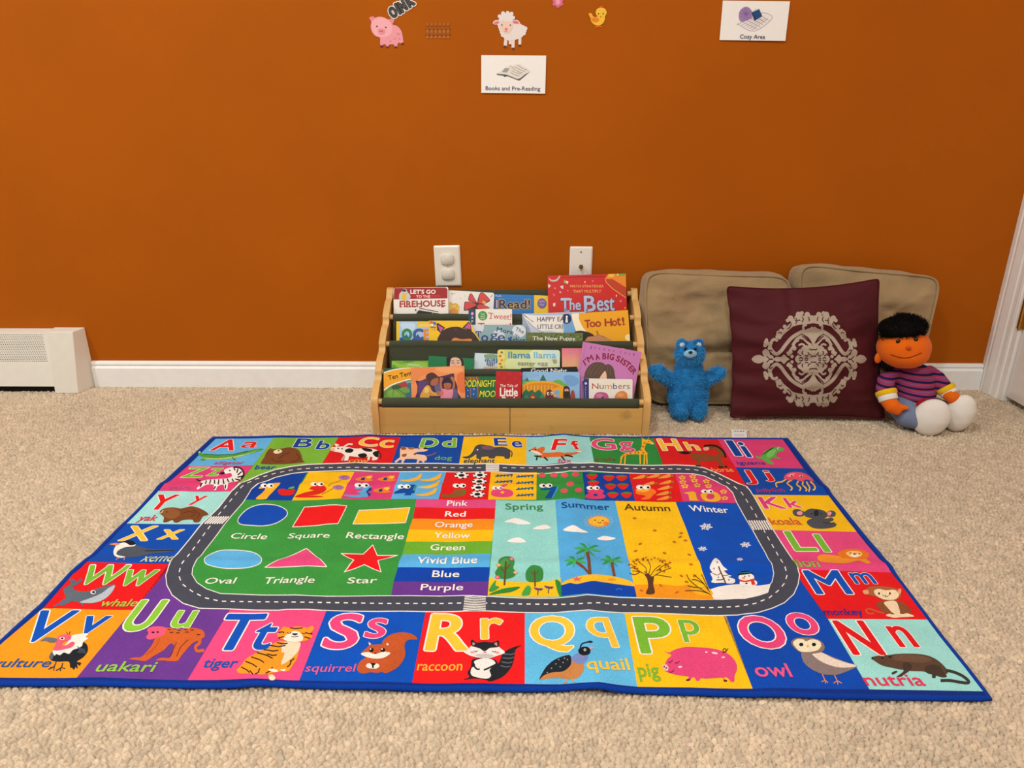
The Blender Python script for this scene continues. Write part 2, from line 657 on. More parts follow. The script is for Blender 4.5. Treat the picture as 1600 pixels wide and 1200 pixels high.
build_floor()
WALLC = 'AE5800'
wm = mat(WALLC, 'wall')
tag(MB().box((-4, WALL, -0.02), (XR + 0.13, WALL + 0.1, 2.4), wm).build('wall_back'), 'burnt orange painted wall', kind='structure')
mb = MB()
DY0, DY1, DH = 0.995, 1.845, 2.03      # door opening in the right wall
mb.box((XR, DY1, -0.02), (XR + 0.12, WALL, 2.4), wm).box((XR, -3, -0.02), (XR + 0.12, DY0, 2.4), wm).box((XR, DY0, DH), (XR + 0.12, DY1, 2.4), wm)
tag(mb.build('wall_right'), 'orange painted wall around the white door', kind='structure')
cm = mat('E9E2D6', 'paint')
tag(MB().box((-4, -3, 2.4), (XR + 0.13, WALL + 0.1, 2.5), cm).build('ceiling'), 'pale ceiling', kind='structure')

wp = mat('F6F5F3', 'paint')
wp2 = mat('F3EDE8', 'paint')
# --- baseboard with a moulded top
HX = -1.205
bb = on_y(700, 565, WALL).z
prof = [(WALL, bb), (WALL - 0.006, bb), (WALL - 0.010, bb - 0.003), (WALL - 0.0115, bb - 0.008), (WALL - 0.0085, bb - 0.0125), (WALL - 0.0105, bb - 0.0155), (WALL - 0.014, bb - 0.019), (WALL - 0.014, -0.003), (WALL, -0.003)]
xa, xb = -1.2062, 1.2985
mb = MB(); mb.prism([(xa, y, z) for y, z in prof], (xb - xa, 0, 0), wp)
tag(mb.build('baseboard_back'), 'white moulded baseboard', kind='structure')

# --- door casing, jamb and door on the right wall
def casing_profile():
    # (y, x): from the corner towards the door
    return [(WALL - 0.0005, XR), (WALL - 0.0005, 1.3005), (1.9150, 1.2995), (1.9110, 1.3015), (1.9030, 1.3000), (1.8800, 1.3030), (1.8760, 1.3055), (1.8640, 1.3060), (1.8600, 1.3035), (1.8530, 1.3050), (1.8515, 1.3100), (1.8510, XR)]
mb = MB()
mb.prism([(x, y, -0.003) for y, x in casing_profile()], (0, 0, DH + 0.06), wp2)
tag(mb.build('trim_1', bevel=0), 'white moulded door casing in the corner', kind='structure')
tag(MB().box((1.3080, DY1 - 0.012, -0.003), (XR + 0.12, DY1 + 0.010, DH), wp2).box((1.352, DY1 - 0.024, -0.003), (1.39, DY1 - 0.012, DH), wp2).build('trim_2', bevel=0.0015), 'white door jamb', kind='structure')
door = link('door_1', MB().box((1.3165, DY0 + 0.01, 0.014), (1.3515, DY1 - 0.016, DH - 0.004), mat('EDE3DB', 'paint')).mesh('door_1'), None, (1.334, DY0, 0))
tag(door, 'white door', kind='structure')
br = mat('C9A24C', 'metal', rough=0.28)
h0 = on_x(1590, 512, 1.308); h1 = on_x(1594, 462, 1.308)
yk = DY1 - 0.012
mb = MB(); z0, z1 = h0.z, h1.z
for k in range(5):
    a = z0 + (z1 - z0) * k / 5; b = z0 + (z1 - z0) * (k + 1) / 5
    mb.tube([(1.3065, yk, a + 0.0004), (1.3065, yk, b - 0.0004)], 0.0055, br, 14)
mb.tube([(1.3065, yk, z1), (1.3065, yk, z1 + 0.006)], [0.004, 0.002], br, 10).tube([(1.3065, yk, z0 - 0.005), (1.3065, yk, z0)], [0.002, 0.004], br, 10)
mb.box((1.3085, yk, z0), (1.3105, yk + 0.017, z1), br)
mb.box((1.3145, yk - 0.032, z0), (1.3166, yk - 0.004, z1), br).box((1.307, yk - 0.0065, z0), (1.3160, yk - 0.0040, z1), br)
for zz in (0.2, 0.5, 0.8):
    mb.ell((1.3144, yk - 0.019, z0 + (z1 - z0) * zz), (0.001, 0.003, 0.003), br, 10, 6)
mb.build('hinge', door)

# ================================================================== baseboard heater
def build_heater():
    t = thing('baseboard_heater', 'low white metal baseboard heater with perforated grille along the orange wall', 'heater', (-1.65, 1.90, 0))
    m1 = mat('ECE8DE', 'paint'); m2 = mat('E9E4D8', 'paint'); dk = mat('1B1712', 'matte')
    yt, yb, zt = 1.892, 1.868, 0.1665
    xe = -1.292; xl = -2.3
    def fy(z): return yb + (yt - yb) * z / zt
    zb = 0.016
    mb = MB()
    mb.prism([(xl, fy(zb), zb), (xl, yt, zt), (xl, WALL - 0.001, zt + 0.0005), (xl, WALL - 0.001, zt - 0.002), (xl, yt + 0.001, zt - 0.003), (xl, fy(zb) + 0.002, zb)], (xe - xl + 0.01, 0, 0), m1)
    mb.build('front_cover', t)
    # grille: rows of dark flat discs painted as the shade inside its holes
    g = MB(); n = 0
    nrow = 17; ztop, zbot = 0.1600, 0.0870
    for r in range(nrow):
        z = ztop + (zbot - ztop) * r / (nrow - 1)
        xr = -1.3020 - 0.004 * (1 - r / nrow)
        x = xr - (0.00255 if r % 2 else 0)
        while x > -1.62:
            y = fy(z) - 0.0003
            g.v += [(x + 0.00115 * math.cos(a * math.pi / 4), y + 0.00115 * math.sin(a * math.pi / 4) * 0.14, z + 0.00115 * math.sin(a * math.pi / 4)) for a in range(8)]
            b = len(g.v) - 8
            g.f.append(tuple(b + i for i in range(8))); g.m.append(g.mi(dk)); g.sm.append(False)
            x -= 0.0051
    g.build('perforated_grille', t)
    # end cap
    xf, xk = -1.2265, -1.2080
    e = 0.0022
    mb = MB()
    A = [(xe, yb - e, -0.003), (xe, yt - e, zt + e), (xe, WALL - 0.0015, zt + e + 0.002), (xe, WALL - 0.0015, -0.003)]
    def xs(y): return xk + (xf - xk) * (WALL - y) / (WALL - yb)
    B = [(xs(yb - e), yb - e, -0.003), (xs(yt - e), yt - e, zt + e), (xk, WALL - 0.0015, zt + e + 0.002), (xk, WALL - 0.0015, -0.003)]
    mb.add(A + B, [(0, 1, 2, 3)[::-1], (4, 5, 6, 7), (0, 4, 5, 1)[::-1][::-1], (1, 5, 6, 2), (2, 6, 7, 3), (3, 7, 4, 0)], m2)
    o = mb.build('end_cap', t, bevel=0.0018)
    bm = bmesh.new(); bm.from_mesh(o.data); bmesh.ops.recalc_face_normals(bm, faces=bm.faces); bm.to_mesh(o.data); bm.free()
    mb = MB(); mb.box((xl, yb + 0.012, -0.003), (xe, WALL - 0.002, 0.012), dk)  # near-black slab painted as the shade in the gap under the cover
    mb.build('housing', t)


build_heater()

# ================================================================== wall plates
def rounded_rect(w, h, r, n=5):
    pts = []
    for cx, cz, a0 in ((w / 2 - r, h / 2 - r, 0), (-w / 2 + r, h / 2 - r, 90), (-w / 2 + r, -h / 2 + r, 180), (w / 2 - r, -h / 2 + r, 270)):
        for k in range(n + 1):
            a = math.radians(a0 + 90 * k / n)
            pts.append((cx + r * math.cos(a), cz + r * math.sin(a)))
    return pts


def wall_plate(name, label, cx, cz, w, h, tilt, hexc):
    t = thing(name, label, 'outlet', (cx, WALL, cz))
    m = mat(hexc, 'plastic')
    c, s = math.cos(tilt), math.sin(tilt)
    def at(x, z, y): return (cx + x * c - z * s, y, cz + x * s + z * c)
    mb = MB(); o1 = rounded_rect(w, h, 0.003); o2 = rounded_rect(w - 0.008, h - 0.008, 0.003)
    n = len(o1)
    vs = [at(x, z, WALL - 0.0002) for x, z in o1] + [at(x, z, WALL - 0.0030) for x, z in o1] + [at(x, z, WALL - 0.0055) for x, z in o2]
    fs = []
    for k in (0, 1):
        for i in range(n):
            j = (i + 1) % n
            fs.append((k * n + i, (k + 1) * n + i, (k + 1) * n + j, k * n + j))
    fs.append(tuple(2 * n + i for i in range(n))[::-1])
    mb.add(vs, fs, m)
    o = mb.build('cover_plate', t)
    bm = bmesh.new(); bm.from_mesh(o.data); bmesh.ops.recalc_face_normals(bm, faces=bm.faces); bm.to_mesh(o.data); bm.free()
    return t, at


a, b = on_y(678, 384, WALL), on_y(721, 446, WALL)
t, at = wall_plate('wall_outlet', 'white double power outlet with plug covers on the orange wall above the bookshelf', (a.x + b.x) / 2, (a.z + b.z) / 2, 0.0700, 0.1100, 0.022, 'EEE9DD')
for k, zz in enumerate((0.0185, -0.0215)):
    m = mat('DDD8CC', 'plastic'); mb = MB()
    out = []
    for q in range(28):
        an = 2 * math.pi * q / 28
        x = 0.0182 * math.copysign(abs(math.cos(an)) ** 0.55, math.cos(an)); z = 0.0152 * math.copysign(abs(math.sin(an)) ** 0.75, math.sin(an))
        out.append((x, z))
    n = 28; vs = []
    for sc_, y in ((1, 0.0052), (1, 0.0085), (0.9, 0.0105)):
        vs += [at(x * sc_, zz + z * sc_, WALL - y) for x, z in out]
    fs = [(r * n + i, r * n + (i + 1) % n, (r + 1) * n + (i + 1) % n, (r + 1) * n + i) for r in (0, 1) for i in range(n)] + [tuple(2 * n + i for i in range(n))]
    mb.add(vs, fs, m, True)
    o = mb.build('plug_cover', t)
    bm = bmesh.new(); bm.from_mesh(o.data); bmesh.ops.recalc_face_normals(bm, faces=bm.faces); bm.to_mesh(o.data); bm.free()
MB().ell(at(0, -0.0012, WALL - 0.0056), (0.0026, 0.001, 0.0026), mat('C9C4B8', 'plastic'), 10, 6).build('screw', t)

a, b = on_y(890.5, 385, WALL), on_y(926, 385, WALL)
cw = b.x - a.x; chh = 0.1020
cx, cz = (a.x + b.x) / 2, a.z - chh / 2
t, at = wall_plate('cable_plate', 'white coaxial cable wall plate partly hidden behind the large red book', cx, cz, cw, chh, -0.004, 'EFECE4')
t['category'] = 'wall plate'
kp = on_y(907.5, 416, WALL)
mb = MB(); bm_ = mat('8A7440', 'metal', rough=0.35)
mb.tube([(kp.x, WALL - 0.005, kp.z), (kp.x, WALL - 0.0075, kp.z)], 0.0062, bm_, 6).tube([(kp.x, WALL - 0.0075, kp.z), (kp.x, WALL - 0.016, kp.z)], 0.0045, bm_, 14).tube([(kp.x, WALL - 0.0161, kp.z), (kp.x, WALL - 0.0165, kp.z)], 0.0016, mat('2A2418', 'matte'), 8)
mb.build('coaxial_jack', t)
kp = on_y(907.5, 393, WALL)
MB().ell((kp.x, WALL - 0.0056, kp.z), (0.0028, 0.0012, 0.0028), mat('B8B4AA', 'metal'), 10, 6).build('screw', t)

# ================================================================== paper on the wall
WP = Plane((0, WALL - 0.0012, 0.5), (1, 0, 0), (0, -1, 0))


def flat_thing(name, label, cat, art, plane, loc=None, base=None, thick=0.0005, group=None):
    """a printed sheet or sticker: outline base (pixel list) with thickness, artwork on it"""
    mb = MB()
    if base:
        uv, c = base
        pts = [plane.to3(x, y, 0) for x, y in uv]
        mb.prism(pts, plane.n * -thick, mat(c, art.kind))
    art.into(mb, lambda u, v, d: plane.to3(u, v, d + 0.00008))
    cx = sum(V(q).x for q in mb.v) / len(mb.v); cy = sum(V(q).y for q in mb.v) / len(mb.v); cz = min(V(q).z for q in mb.v)
    o = link(name, mb.mesh(name), None, (cx, cy, cz))
    tag(o, label, cat, group)
    return o


# sign: open book
pl = Plane((0, WALL - 0.0030, 0.82), (1, 0, 0), (0.0, -1, 0.012))
a = Art(pl.to2, 'paper', 0.00006)
a.w(560, 0, 5)
base = a.uv([(960, 430), (1467, 434), (1459, 732), (960, 725)])
a.p('5A5F66', '1080 576 1082 586 1130 592 1142 602 1165 596 1252 630 1262 628 1340 562 1338 553 1255 612 1160 582').s('EDE8DF', '1082 574 1120 552 1185 506 1210 512 1250 500 1338 552 1300 582 1250 616 1200 600 1150 582')
a.p('A9A8A2', '1145 530 1183 534 1160 568 1120 562')
for q in ('1180 520 1215 530', '1195 550 1235 570 1275 575', '1205 536 1250 560 1285 570', '1220 520 1262 545 1300 558', '1245 510 1280 532 1318 548', '1190 566 1225 585 1258 592'):
    a.ls('8C8B88', 3, q)
a.t('Books and Pre-Reading', 994, 704, 1420, 674, '3A4A78', yb2=708, off=0.012)
flat_thing('wall_sign', 'white paper sign reading Books and Pre-Reading on the orange wall', 'sign', a, pl, base=(base, 'FAF9F6'))
# sign: cushion, book and blanket
pl = Plane((0.56, WALL - 0.0040, 0.9), (1, 0.0, 0), (-0.01, -1, 0.03))
a = Art(pl.to2, 'paper', 0.00006)
a.w(840, 0, 3.81)
base = a.uv([(1103, 3), (1503, 8), (1475, 244), (1083, 238)])
bl = [(1195, 142), (1285, 104), (1342, 76), (1398, 108), (1290, 186), (1200, 148)]
a.s('F4F1EE', bl)
a.ls('8A7C9C', 2.5, bl, closed=True)
for k in range(1, 6):
    f = k / 6
    a.l('8A7C9C', 1.6, [(1198 + (1290 - 1198) * f, 144 + 42 * f), (1285 + (1398 - 1285) * f * 0.9, 104 + 8 * f)])
    a.l('8A7C9C', 1.6, [(1198 + 150 * f, 144 - 66 * f), (1290 + 105 * f, 186 - 76 * f)])
a.s('A589BE', '1200 72 1222 46 1250 42 1272 62 1278 100 1255 118 1212 128 1198 108')
for k in range(10):
    an = k * 0.63
    a.ls('7D60A0', 2.5, [(1240, 84), (1240 + 18 * math.cos(an + .4), 84 + 20 * math.sin(an + .4)), (1240 + 34 * math.cos(an), 84 + 36 * math.sin(an))])
a.p('1D4C84', '1276 74 1318 54 1336 96 1292 122').p('E9E4D4', '1274 72 1298 48 1304 46 1280 72').p('123761', '1272 74 1280 72 1298 120 1290 122')
a.t('Cozy Area', 1203, 229, 1352, 205, '2E3B66', yb2=231, off=0.012)
flat_thing('wall_sign', 'white paper sign reading Cozy Area high on the orange wall', 'sign', a, pl, base=(base, 'F8F7F4'))

ST = Plane((0, WALL - 0.0010, 0.9), (1, 0, 0), (0, -1, 0))
# pig sticker
a = Art(ST.to2, 'paper', 0.00008); a.w(560, 0, 5)
a.s('F2A0AC', '84 140 112 128 130 138 160 130 200 136 234 152 262 144 282 158 272 180 268 192 300 202 330 232 344 270 352 330 350 342 330 344 318 332 306 346 302 366 282 368 276 348 240 350 236 366 220 366 214 350 196 346 192 362 172 362 170 326 168 296 134 282 108 252 96 212 100 166')
a.s('F7B4BC', '104 200 110 168 150 140 200 142 246 170 262 206 262 250 236 282 190 292 140 278 112 246')
a.s('EE8C9C', '84 142 108 130 128 142 108 158 100 150').s('EE8C9C', '240 152 264 148 280 160 270 182 256 176')
a.s('EE93A2', '152 232 180 222 206 234 208 258 186 270 160 262').e('8E2E3C', 170, 243, 4, 6).e('8E2E3C', 185, 244, 4, 6).e('40201C', 145, 206, 6, 6).e('40201C', 214, 214, 6, 6)
a.ls('E48A9A', 4, '300 262 312 258 318 268 306 274').dots('EA8797', 6, '250 320 285 300 320 300')
for q in ('168 354 194 354 192 366 170 365', '214 362 238 362 236 370 218 370', '278 362 302 362 300 370 282 371', '330 338 354 332 352 344 332 346'):
    a.p('6E2222', q)
flat_thing('pig_sticker', 'pink pig wall sticker beside the black OINK sticker', 'sticker', a, ST)
# OINK sticker
a = Art(ST.to2, 'paper', 0.0001); a.w(560, 0, 5)
def along(a, txt, boxes, col, out, bold, outw):
    L0 = a.lay
    for pas in (0, 1):
        for ch, (x0, y0, x1, y1, hgt) in zip(txt, boxes):
            vs, fs, be, mnx, mxx, mxy = glyphs(ch, 0.0, 4)
            (ax, ay), (bx, by) = a.uv([(x0, y0), (x1, y1)])
            d = math.hypot(bx - ax, by - ay); ex = ((bx - ax) / d, (by - ay) / d); ey = (-ex[1], ex[0])
            h = hgt / a.o[2] * (d / (math.hypot(x1 - x0, y1 - y0) / a.o[2]))
            kx = d / (mxx - mnx); ky = h / mxy
            uv = [(ax + ex[0] * (x - mnx) * kx + ey[0] * y * ky, ay + ex[1] * (x - mnx) * kx + ey[1] * y * ky) for x, y in vs]
            fl = [[uv[i] for i in f] for f in fs]
            if pas == 0 and out: a.union(fl + a.edge(uv, be, (bold + 2 * outw) * h), out, L0 + 1 + 0.05 * boxes.index((x0, y0, x1, y1, hgt)))
            if pas == 1: a.union(fl + (a.edge(uv, be, bold * h) if bold else []), col, L0 + 2)
    a.lay = L0 + 2
bx = [(272, 143, 310, 114, 70), (325, 108, 331, 104, 76), (346, 96, 384, 69, 74), (402, 57, 440, 30, 76)]
along(a, 'OINK', bx, '17151A', 'F2EEE8', 0.24, 0.09)
a.lay = 4
along(a, 'OINK', bx, 'B8B4AE', None, 0.035, 0)
along(a, 'OINK', bx, '17151A', None, 0.0, 0)
flat_thing('oink_sticker', 'black and white tilted OINK lettering sticker above the pink pig', 'sticker', a, ST)
# fence sticker
a = Art(ST.to2, 'paper', 0.00008); a.w(560, 0, 5)
for x in range(6):
    X0 = 530 + x * 32
    for y in (178, 232, 277):
        a.lay = 1; a.p('B8681E' if y > 200 else 'B2600F', [(X0, y + 4), (X0 + 10, y - 4), (X0 + 20, y + 4), (X0 + 20, y + 24), (X0, y + 24)])
for y in (216, 261):
    a.lay = 3; a.p('9A520C', [(522, y - 4), (718, y - 6), (720, y + 12), (522, y + 14)])
flat_thing('fence_sticker', 'faded brown picket fence sticker on the orange wall between pig and sheep', 'sticker', a, ST)
# sheep
a = Art(ST.to2, 'paper', 0.00008); a.w(560, 0, 5)
def scallop(a, col, pts, r):
    pts = nums(pts); L = a.lay + 1
    uv = a.uv(pts)
    pc = [[uv[i] for i in t] for t in tessellate_polygon([[V((x, y, 0)) for x, y in uv]])]
    for i in range(len(pts)):
        (x0, y0), (x1, y1) = pts[i], pts[(i + 1) % len(pts)]
        n = max(1, int(math.hypot(x1 - x0, y1 - y0) / (r * 1.25)))
        for k in range(n):
            cx, cy = x0 + (x1 - x0) * k / n, y0 + (y1 - y0) * k / n
            pc.append(a.uv([(cx + r * math.cos(q * .5236), cy + r * math.sin(q * .5236)) for q in range(12)]))
    a.union(pc, col, L)
    a.lay = L
for q in ('1140 300 1166 296 1160 362 1134 358', '1174 310 1198 310 1194 350 1176 348', '1196 300 1222 300 1220 376 1196 376', '1250 286 1274 282 1272 352 1250 352'):
    a.lay = 0; a.p('F3E2DA', q)
for q in ('1136 354 1160 358 1156 374 1132 372', '1178 344 1194 346 1194 354 1178 352', '1197 372 1220 372 1218 388 1198 386', '1250 348 1272 348 1270 362 1250 362'):
    a.lay = 1; a.p('6A3A28', q)
a.lay = 3
scallop(a, 'EFE6E2', '1100 190 1200 170 1262 200 1304 222 1292 262 1250 292 1180 304 1128 274', 16)
a.s('F1E8E4', '1290 210 1316 214 1320 230 1300 236')
a.s('F6D5D0', '1050 178 1070 158 1100 162 1096 188 1064 192').s('E2748E', '1058 180 1076 168 1098 170 1090 186 1066 188').s('F6D5D0', '1208 160 1240 156 1262 176 1250 190 1212 184').s('E2748E', '1208 166 1236 164 1254 178 1244 186 1214 182')
a.s('F4D3C4', '1104 160 1150 150 1198 160 1206 200 1192 240 1160 262 1124 244 1104 206')
scallop(a, 'EDE6E6', '1104 128 1130 104 1166 102 1196 108 1208 138 1190 152 1150 152 1112 154', 16)
a.s('E88088', '1142 222 1166 220 1162 236 1152 242').ls('C8788A', 3, '1138 244 1152 250 1166 244').e('3A2620', 1121, 196, 5, 6).e('3A2620', 1187, 197, 5, 6)
flat_thing('sheep_sticker', 'white woolly sheep wall sticker above the open book sign', 'sticker', a, ST)
# flower
a = Art(ST.to2, 'paper', 0.00008); a.w(840, 0, 3.81)
for k in range(6):
    an = math.radians(30 + 60 * k); a.lay = k * 0.4
    a.e('E2688C', 121 + 22 * math.cos(an), 12 + 22 * math.sin(an), 13, 13, n=14)
a.lay = 4; a.e('E87C9C', 121, 12, 22, 22).e('F2A6BC', 121, 12, 12, 16)
flat_thing('flower_sticker', 'small pink flower sticker at the top of the orange wall', 'sticker', a, ST)
# chick
a = Art(ST.to2, 'paper', 0.00008); a.w(840, 0, 3.81)
a.s('E86A2A', '342 158 360 152 362 148 366 152 384 156 380 162 362 160 348 166')
a.s('F5B82C', '304 80 322 80 330 96 344 106 340 124 318 112 310 98').s('F9C93A', '318 112 350 100 380 94 400 96 396 128 376 148 346 150 324 134')
a.e('F9C93A', 378, 74, 33, 30).s('EE8A22', '320 112 340 104 362 108 366 122 348 134 328 128').p('E45C24', '366 44 376 34 382 42').p('E45C24', '378 40 388 34 390 44')
a.p('EE7A24', '368 96 384 96 376 106').e('3A2418', 362, 82, 4, 4).e('3A2418', 390, 82, 4, 4)
flat_thing('chick_sticker', 'small yellow chick sticker on the orange wall', 'sticker', a, ST)
# ================================================================== sling bookshelf
RAIL = [(1.610, 0.080), (1.681, 0.1293), (1.753, 0.1796), (1.826, 0.2300), (1.897, 0.2770)]
SX0, SX1 = -0.3524, 0.3155
PT = 0.0165


def build_shelf():
    t = thing('bookshelf', 'low bamboo sling bookshelf with dark green fabric tiers full of picture books', 'bookshelf', (-0.0185, 1.76, 0))
    wd = mat('DCB06C', 'wood', grain=(1, 0.5, 0.08), grain2=(1, 1, 0.3))
    wf = mat('D3A65C', 'wood', grain=(0.05, 1, 1), grain2=(0.6, 1, 1), nodes=True)
    fab = mat('474B3B', 'cloth')
    # side panels with a wavy front edge
    pts = [(1.600, -0.003), (1.5965, 0.040), (1.5955, 0.074), (1.5985, 0.090)]
    for k in range(4):
        y, z = RAIL[k]
        pts += [(y + 0.006, z + 0.022), (y + 0.030, z + 0.034), (y + 0.047, z + 0.037), (y + 0.0555, z + 0.046)]
        if k < 3: pts += [(y + 0.0585, z + 0.059)]
    y, z = RAIL[4]
    pts = [p for p in pts]
    pts += [(y - 0.011, z + 0.004), (y - 0.004, z + 0.0125), (y + 0.010, z + 0.0135), (y + 0.017, z + 0.008)]
    front = smooth_loop(pts[2:], 4, False)
    outl = pts[:2] + front + [(1.9145, 0.20), (1.9145, -0.003)]
    for x in (SX0, SX1 - PT):
        MB().prism([(x, a, b) for a, b in outl], (PT, 0, 0), wd).build('side_panel', t, bevel=0.003, seg=2)
    # front boards
    xm = on_y(797, 655, 1.604).x
    for xa, xb in ((SX0 + PT + 0.0002, xm - 0.0006), (xm + 0.0006, SX1 - PT - 0.0002)):
        MB().box((xa, 1.6030, -0.002), (xb, 1.6115, 0.0665), wf).build('front_board', t, bevel=0.0012)
    MB().box((SX0 + PT, 1.904, 0.02), (SX1 - PT, 1.914, 0.10), wf).build('back_board', t)
    # dowels
    for y, z in RAIL:
        MB().tube([(SX0 + PT - 0.001, y, z), (SX1 - PT + 0.001, y, z)], 0.0072, wd, 14).build('dowel', t)
    # fabric slings: sleeve round the lower dowel, pocket, up to the next dowel
    xa, xb = SX0 + PT + 0.0085, SX1 - PT - 0.0105
    NX = 60
    for k in range(5):
        y, z = RAIL[k]
        mb = MB()
        sl = []
        for q in range(18):
            an = 2 * math.pi * q / 18
            sl.append((y + 0.0092 * math.cos(an), z - 0.0035 + 0.0125 * math.sin(an)))
        n = 18; vs = []
        for i in range(NX + 1):
            x = xa + (xb - xa) * i / NX
            for a, b in sl:
                w = noise.noise(V((x * 14, b * 30, k * 3.1)))
                vs.append((x, a + w * 0.0009, b + w * 0.0014))
        fs = [(i * n + q, i * n + (q + 1) % n, (i + 1) * n + (q + 1) % n, (i + 1) * n + q) for i in range(NX) for q in range(n)]
        fs += [tuple(range(n))[::-1], tuple(NX * n + q for q in range(n))]
        mb.add(vs, fs, fab, True)
        if k < 4:
            y2, z2 = RAIL[k + 1]
            pr = [(y - 0.0062, z - 0.011), (y - 0.0060, z - 0.026), (y - 0.0040, z - 0.038), (y + 0.006, z - 0.0445), (y + 0.028, z - 0.0445), (y + 0.042, z - 0.026), (y + 0.0525, z + 0.004), (y2 - 0.0100, z2 - 0.012), (y2 - 0.0093, z2 - 0.002)]
            pr = smooth_loop(pr, 3, False); n = len(pr); vs = []
            for i in range(NX + 1):
                x = xa + (xb - xa) * i / NX
                for j, (a, b) in enumerate(pr):
                    e = math.sin(math.pi * j / (n - 1))
                    w = noise.noise(V((x * 9, j * 0.25, k * 5.3))) * e
                    vs.append((x, a + w * 0.0022, b))
            m = len(vs)
            vs += [(x, a + 0.0008, b - 0.0008) for x, a, b in vs]
            fs = []
            for i in range(NX):
                for j in range(n - 1):
                    f = (i * n + j, i * n + j + 1, (i + 1) * n + j + 1, (i + 1) * n + j)
                    fs.append(f); fs.append(tuple(q + m for q in f[::-1]))
            mb.add(vs, fs, fab, True)
        mb.build('fabric_sling' if k < 4 else 'fabric_sleeve', t)


build_shelf()

# ------------------------------------------------------------------ books
LEAN = math.atan(0.40)


def book(name, label, tier, layer, TL, TR, cover, draw, thick=0.006, rnd=0.0, pages='EFE7D6', down=0.032, shape=None, spine=None, kind='paper'):
    y, z = RAIL[tier - 1]
    n = V((0, -math.cos(LEAN), math.sin(LEAN)))
    pl = Plane((0, y + 0.0165 + layer * 0.0092, z), (1, 0, 0), n)
    a, b = V(pl.to2(*TL)), V(pl.to2(*TR))
    eu = (b - a).normalized(); ev = V((-eu.y, eu.x))
    w = (b - a).length
    h = min(a.y, b.y) + down / math.cos(LEAN)
    def P(x, q): return a + eu * x + ev * q     # x right, q up, from the top-left corner
    if shape:
        out = [V(pl.to2(*q)) for q in nums(shape)]
    else:
        out = [P(0, -h), P(w, -h)]
        r = rnd
        if r:
            for k in range(6): out.append(P(w - r + r * math.sin(math.radians(90 - 18 * k)), -r + r * math.cos(math.radians(90 - 18 * k))))
            for k in range(6): out.append(P(r - r * math.sin(math.radians(18 * k)) if False else r * (1 - math.sin(math.radians(18 * k))), -r + r * math.cos(math.radians(18 * k))))
        else:
            out += [P(w, 0), P(0, 0)]
    ctr = pl.to3(*(P(w / 2, -h)))
    t = thing(name, label, 'book', (ctr.x, ctr.y, ctr.z), group='picture books on the sling shelf')
    mc = mat(cover, kind)
    ct = 0.0010 if thick < 0.009 else 0.0016
    mb = MB()
    mb.prism([pl.to3(p.x, p.y, 0) for p in out], -n * ct, mc)
    mb.prism([pl.to3(p.x, p.y, -thick + ct) for p in out], -n * ct, mc)
    if not shape:
        s0, s1 = P(0, -h), P(0, -rnd - 0.0005)
        ms = mat(spine or cover, kind)
        mb.prism([pl.to3(s0.x, s0.y, -0.0003), pl.to3(s1.x, s1.y, -0.0003), pl.to3(s1.x, s1.y, -thick + 0.0003), pl.to3(s0.x, s0.y, -thick + 0.0003)], (0.0008, 0, 0), ms)
    art = Art(pl.to2, kind, 0.00006)
    if draw: draw(art, pl)
    if shape:
        xs = [p.x for p in out]; ys = [p.y for p in out]
        art.clip([(min(xs), min(ys)), (max(xs), min(ys)), (max(xs), max(ys)), (min(xs), max(ys))])
    else:
        art.clip(out)
    art.into(mb, lambda u, v, d: pl.to3(u, v, d + 0.00005))
    mb.build('cover', t)
    c = sum(out, V((0, 0))) / len(out)
    ins = 0.0012
    pin = [p + (c - p).normalized() * ins for p in out] if shape else [V((p.x, p.y)) - ev * (0.0008 if (p - a).dot(ev) > -h * 0.5 else 0) - eu * (0.0010 if (p - a).dot(eu) > w * 0.5 else -0.0012) for p in out]
    MB().prism([pl.to3(p.x, p.y, -ct) for p in pin], -n * (thick - 2 * ct), mat(pages, 'matte')).build('pages', t)
    return t


# --- fourth tier (back)
def d(a, pl):
    a.w(580, 440, 11.43)
    a.p('F0ECE4', '400 322 1368 300 1370 700 410 700').p('9E0E12', '412 115 1330 105 1362 140 1362 298 400 318')
    a.e('C31A1E', 980, 260, 280, 26)
    a.s('C8CCD2', '500 300 505 220 540 180 580 130 630 140 650 190 690 230 700 290 640 340 540 340').s('E8C21C', '560 210 600 200 630 220 625 300 600 340 560 336 548 280').e('3A2A1C', 590, 160, 40, 22)
    a.t("LET'S GO", 702, 215, 1150, 145, 'F7F3EC', bold=0.05, off=0.02)
    a.t('TO THE', 806, 290, 1052, 245, 'F3D9D2', bold=0.02, off=0.02)
    a.t('FIREHOUSE', 512, 455, 1322, 350, 'B4231A', yb2=438, bold=0.03, off=0.02, out='4A0E0A', outw=0.012)
    for x in (512, 600, 655, 756, 852, 1252):      # slab feet
        a.p('8E1A14', [(x - 6, 444), (x + 46, 443), (x + 46, 455), (x - 6, 456)])
    a.p('15171A', '800 575 850 510 1270 580 1290 640 790 640').l('7A1C22', 12, '860 475 1200 540').l('7E848A', 14, '800 590 830 530').e('3B3F44', 795, 508, 14, 16).l('C8C8C8', 8, '1100 552 1100 640')
book('picture_book', 'red and white book about a firehouse at the left end of the top tier', 4, 0, (614.6, 449.8), (700.3, 448.3), 'E9E5DE', d, 0.005, 0.004)


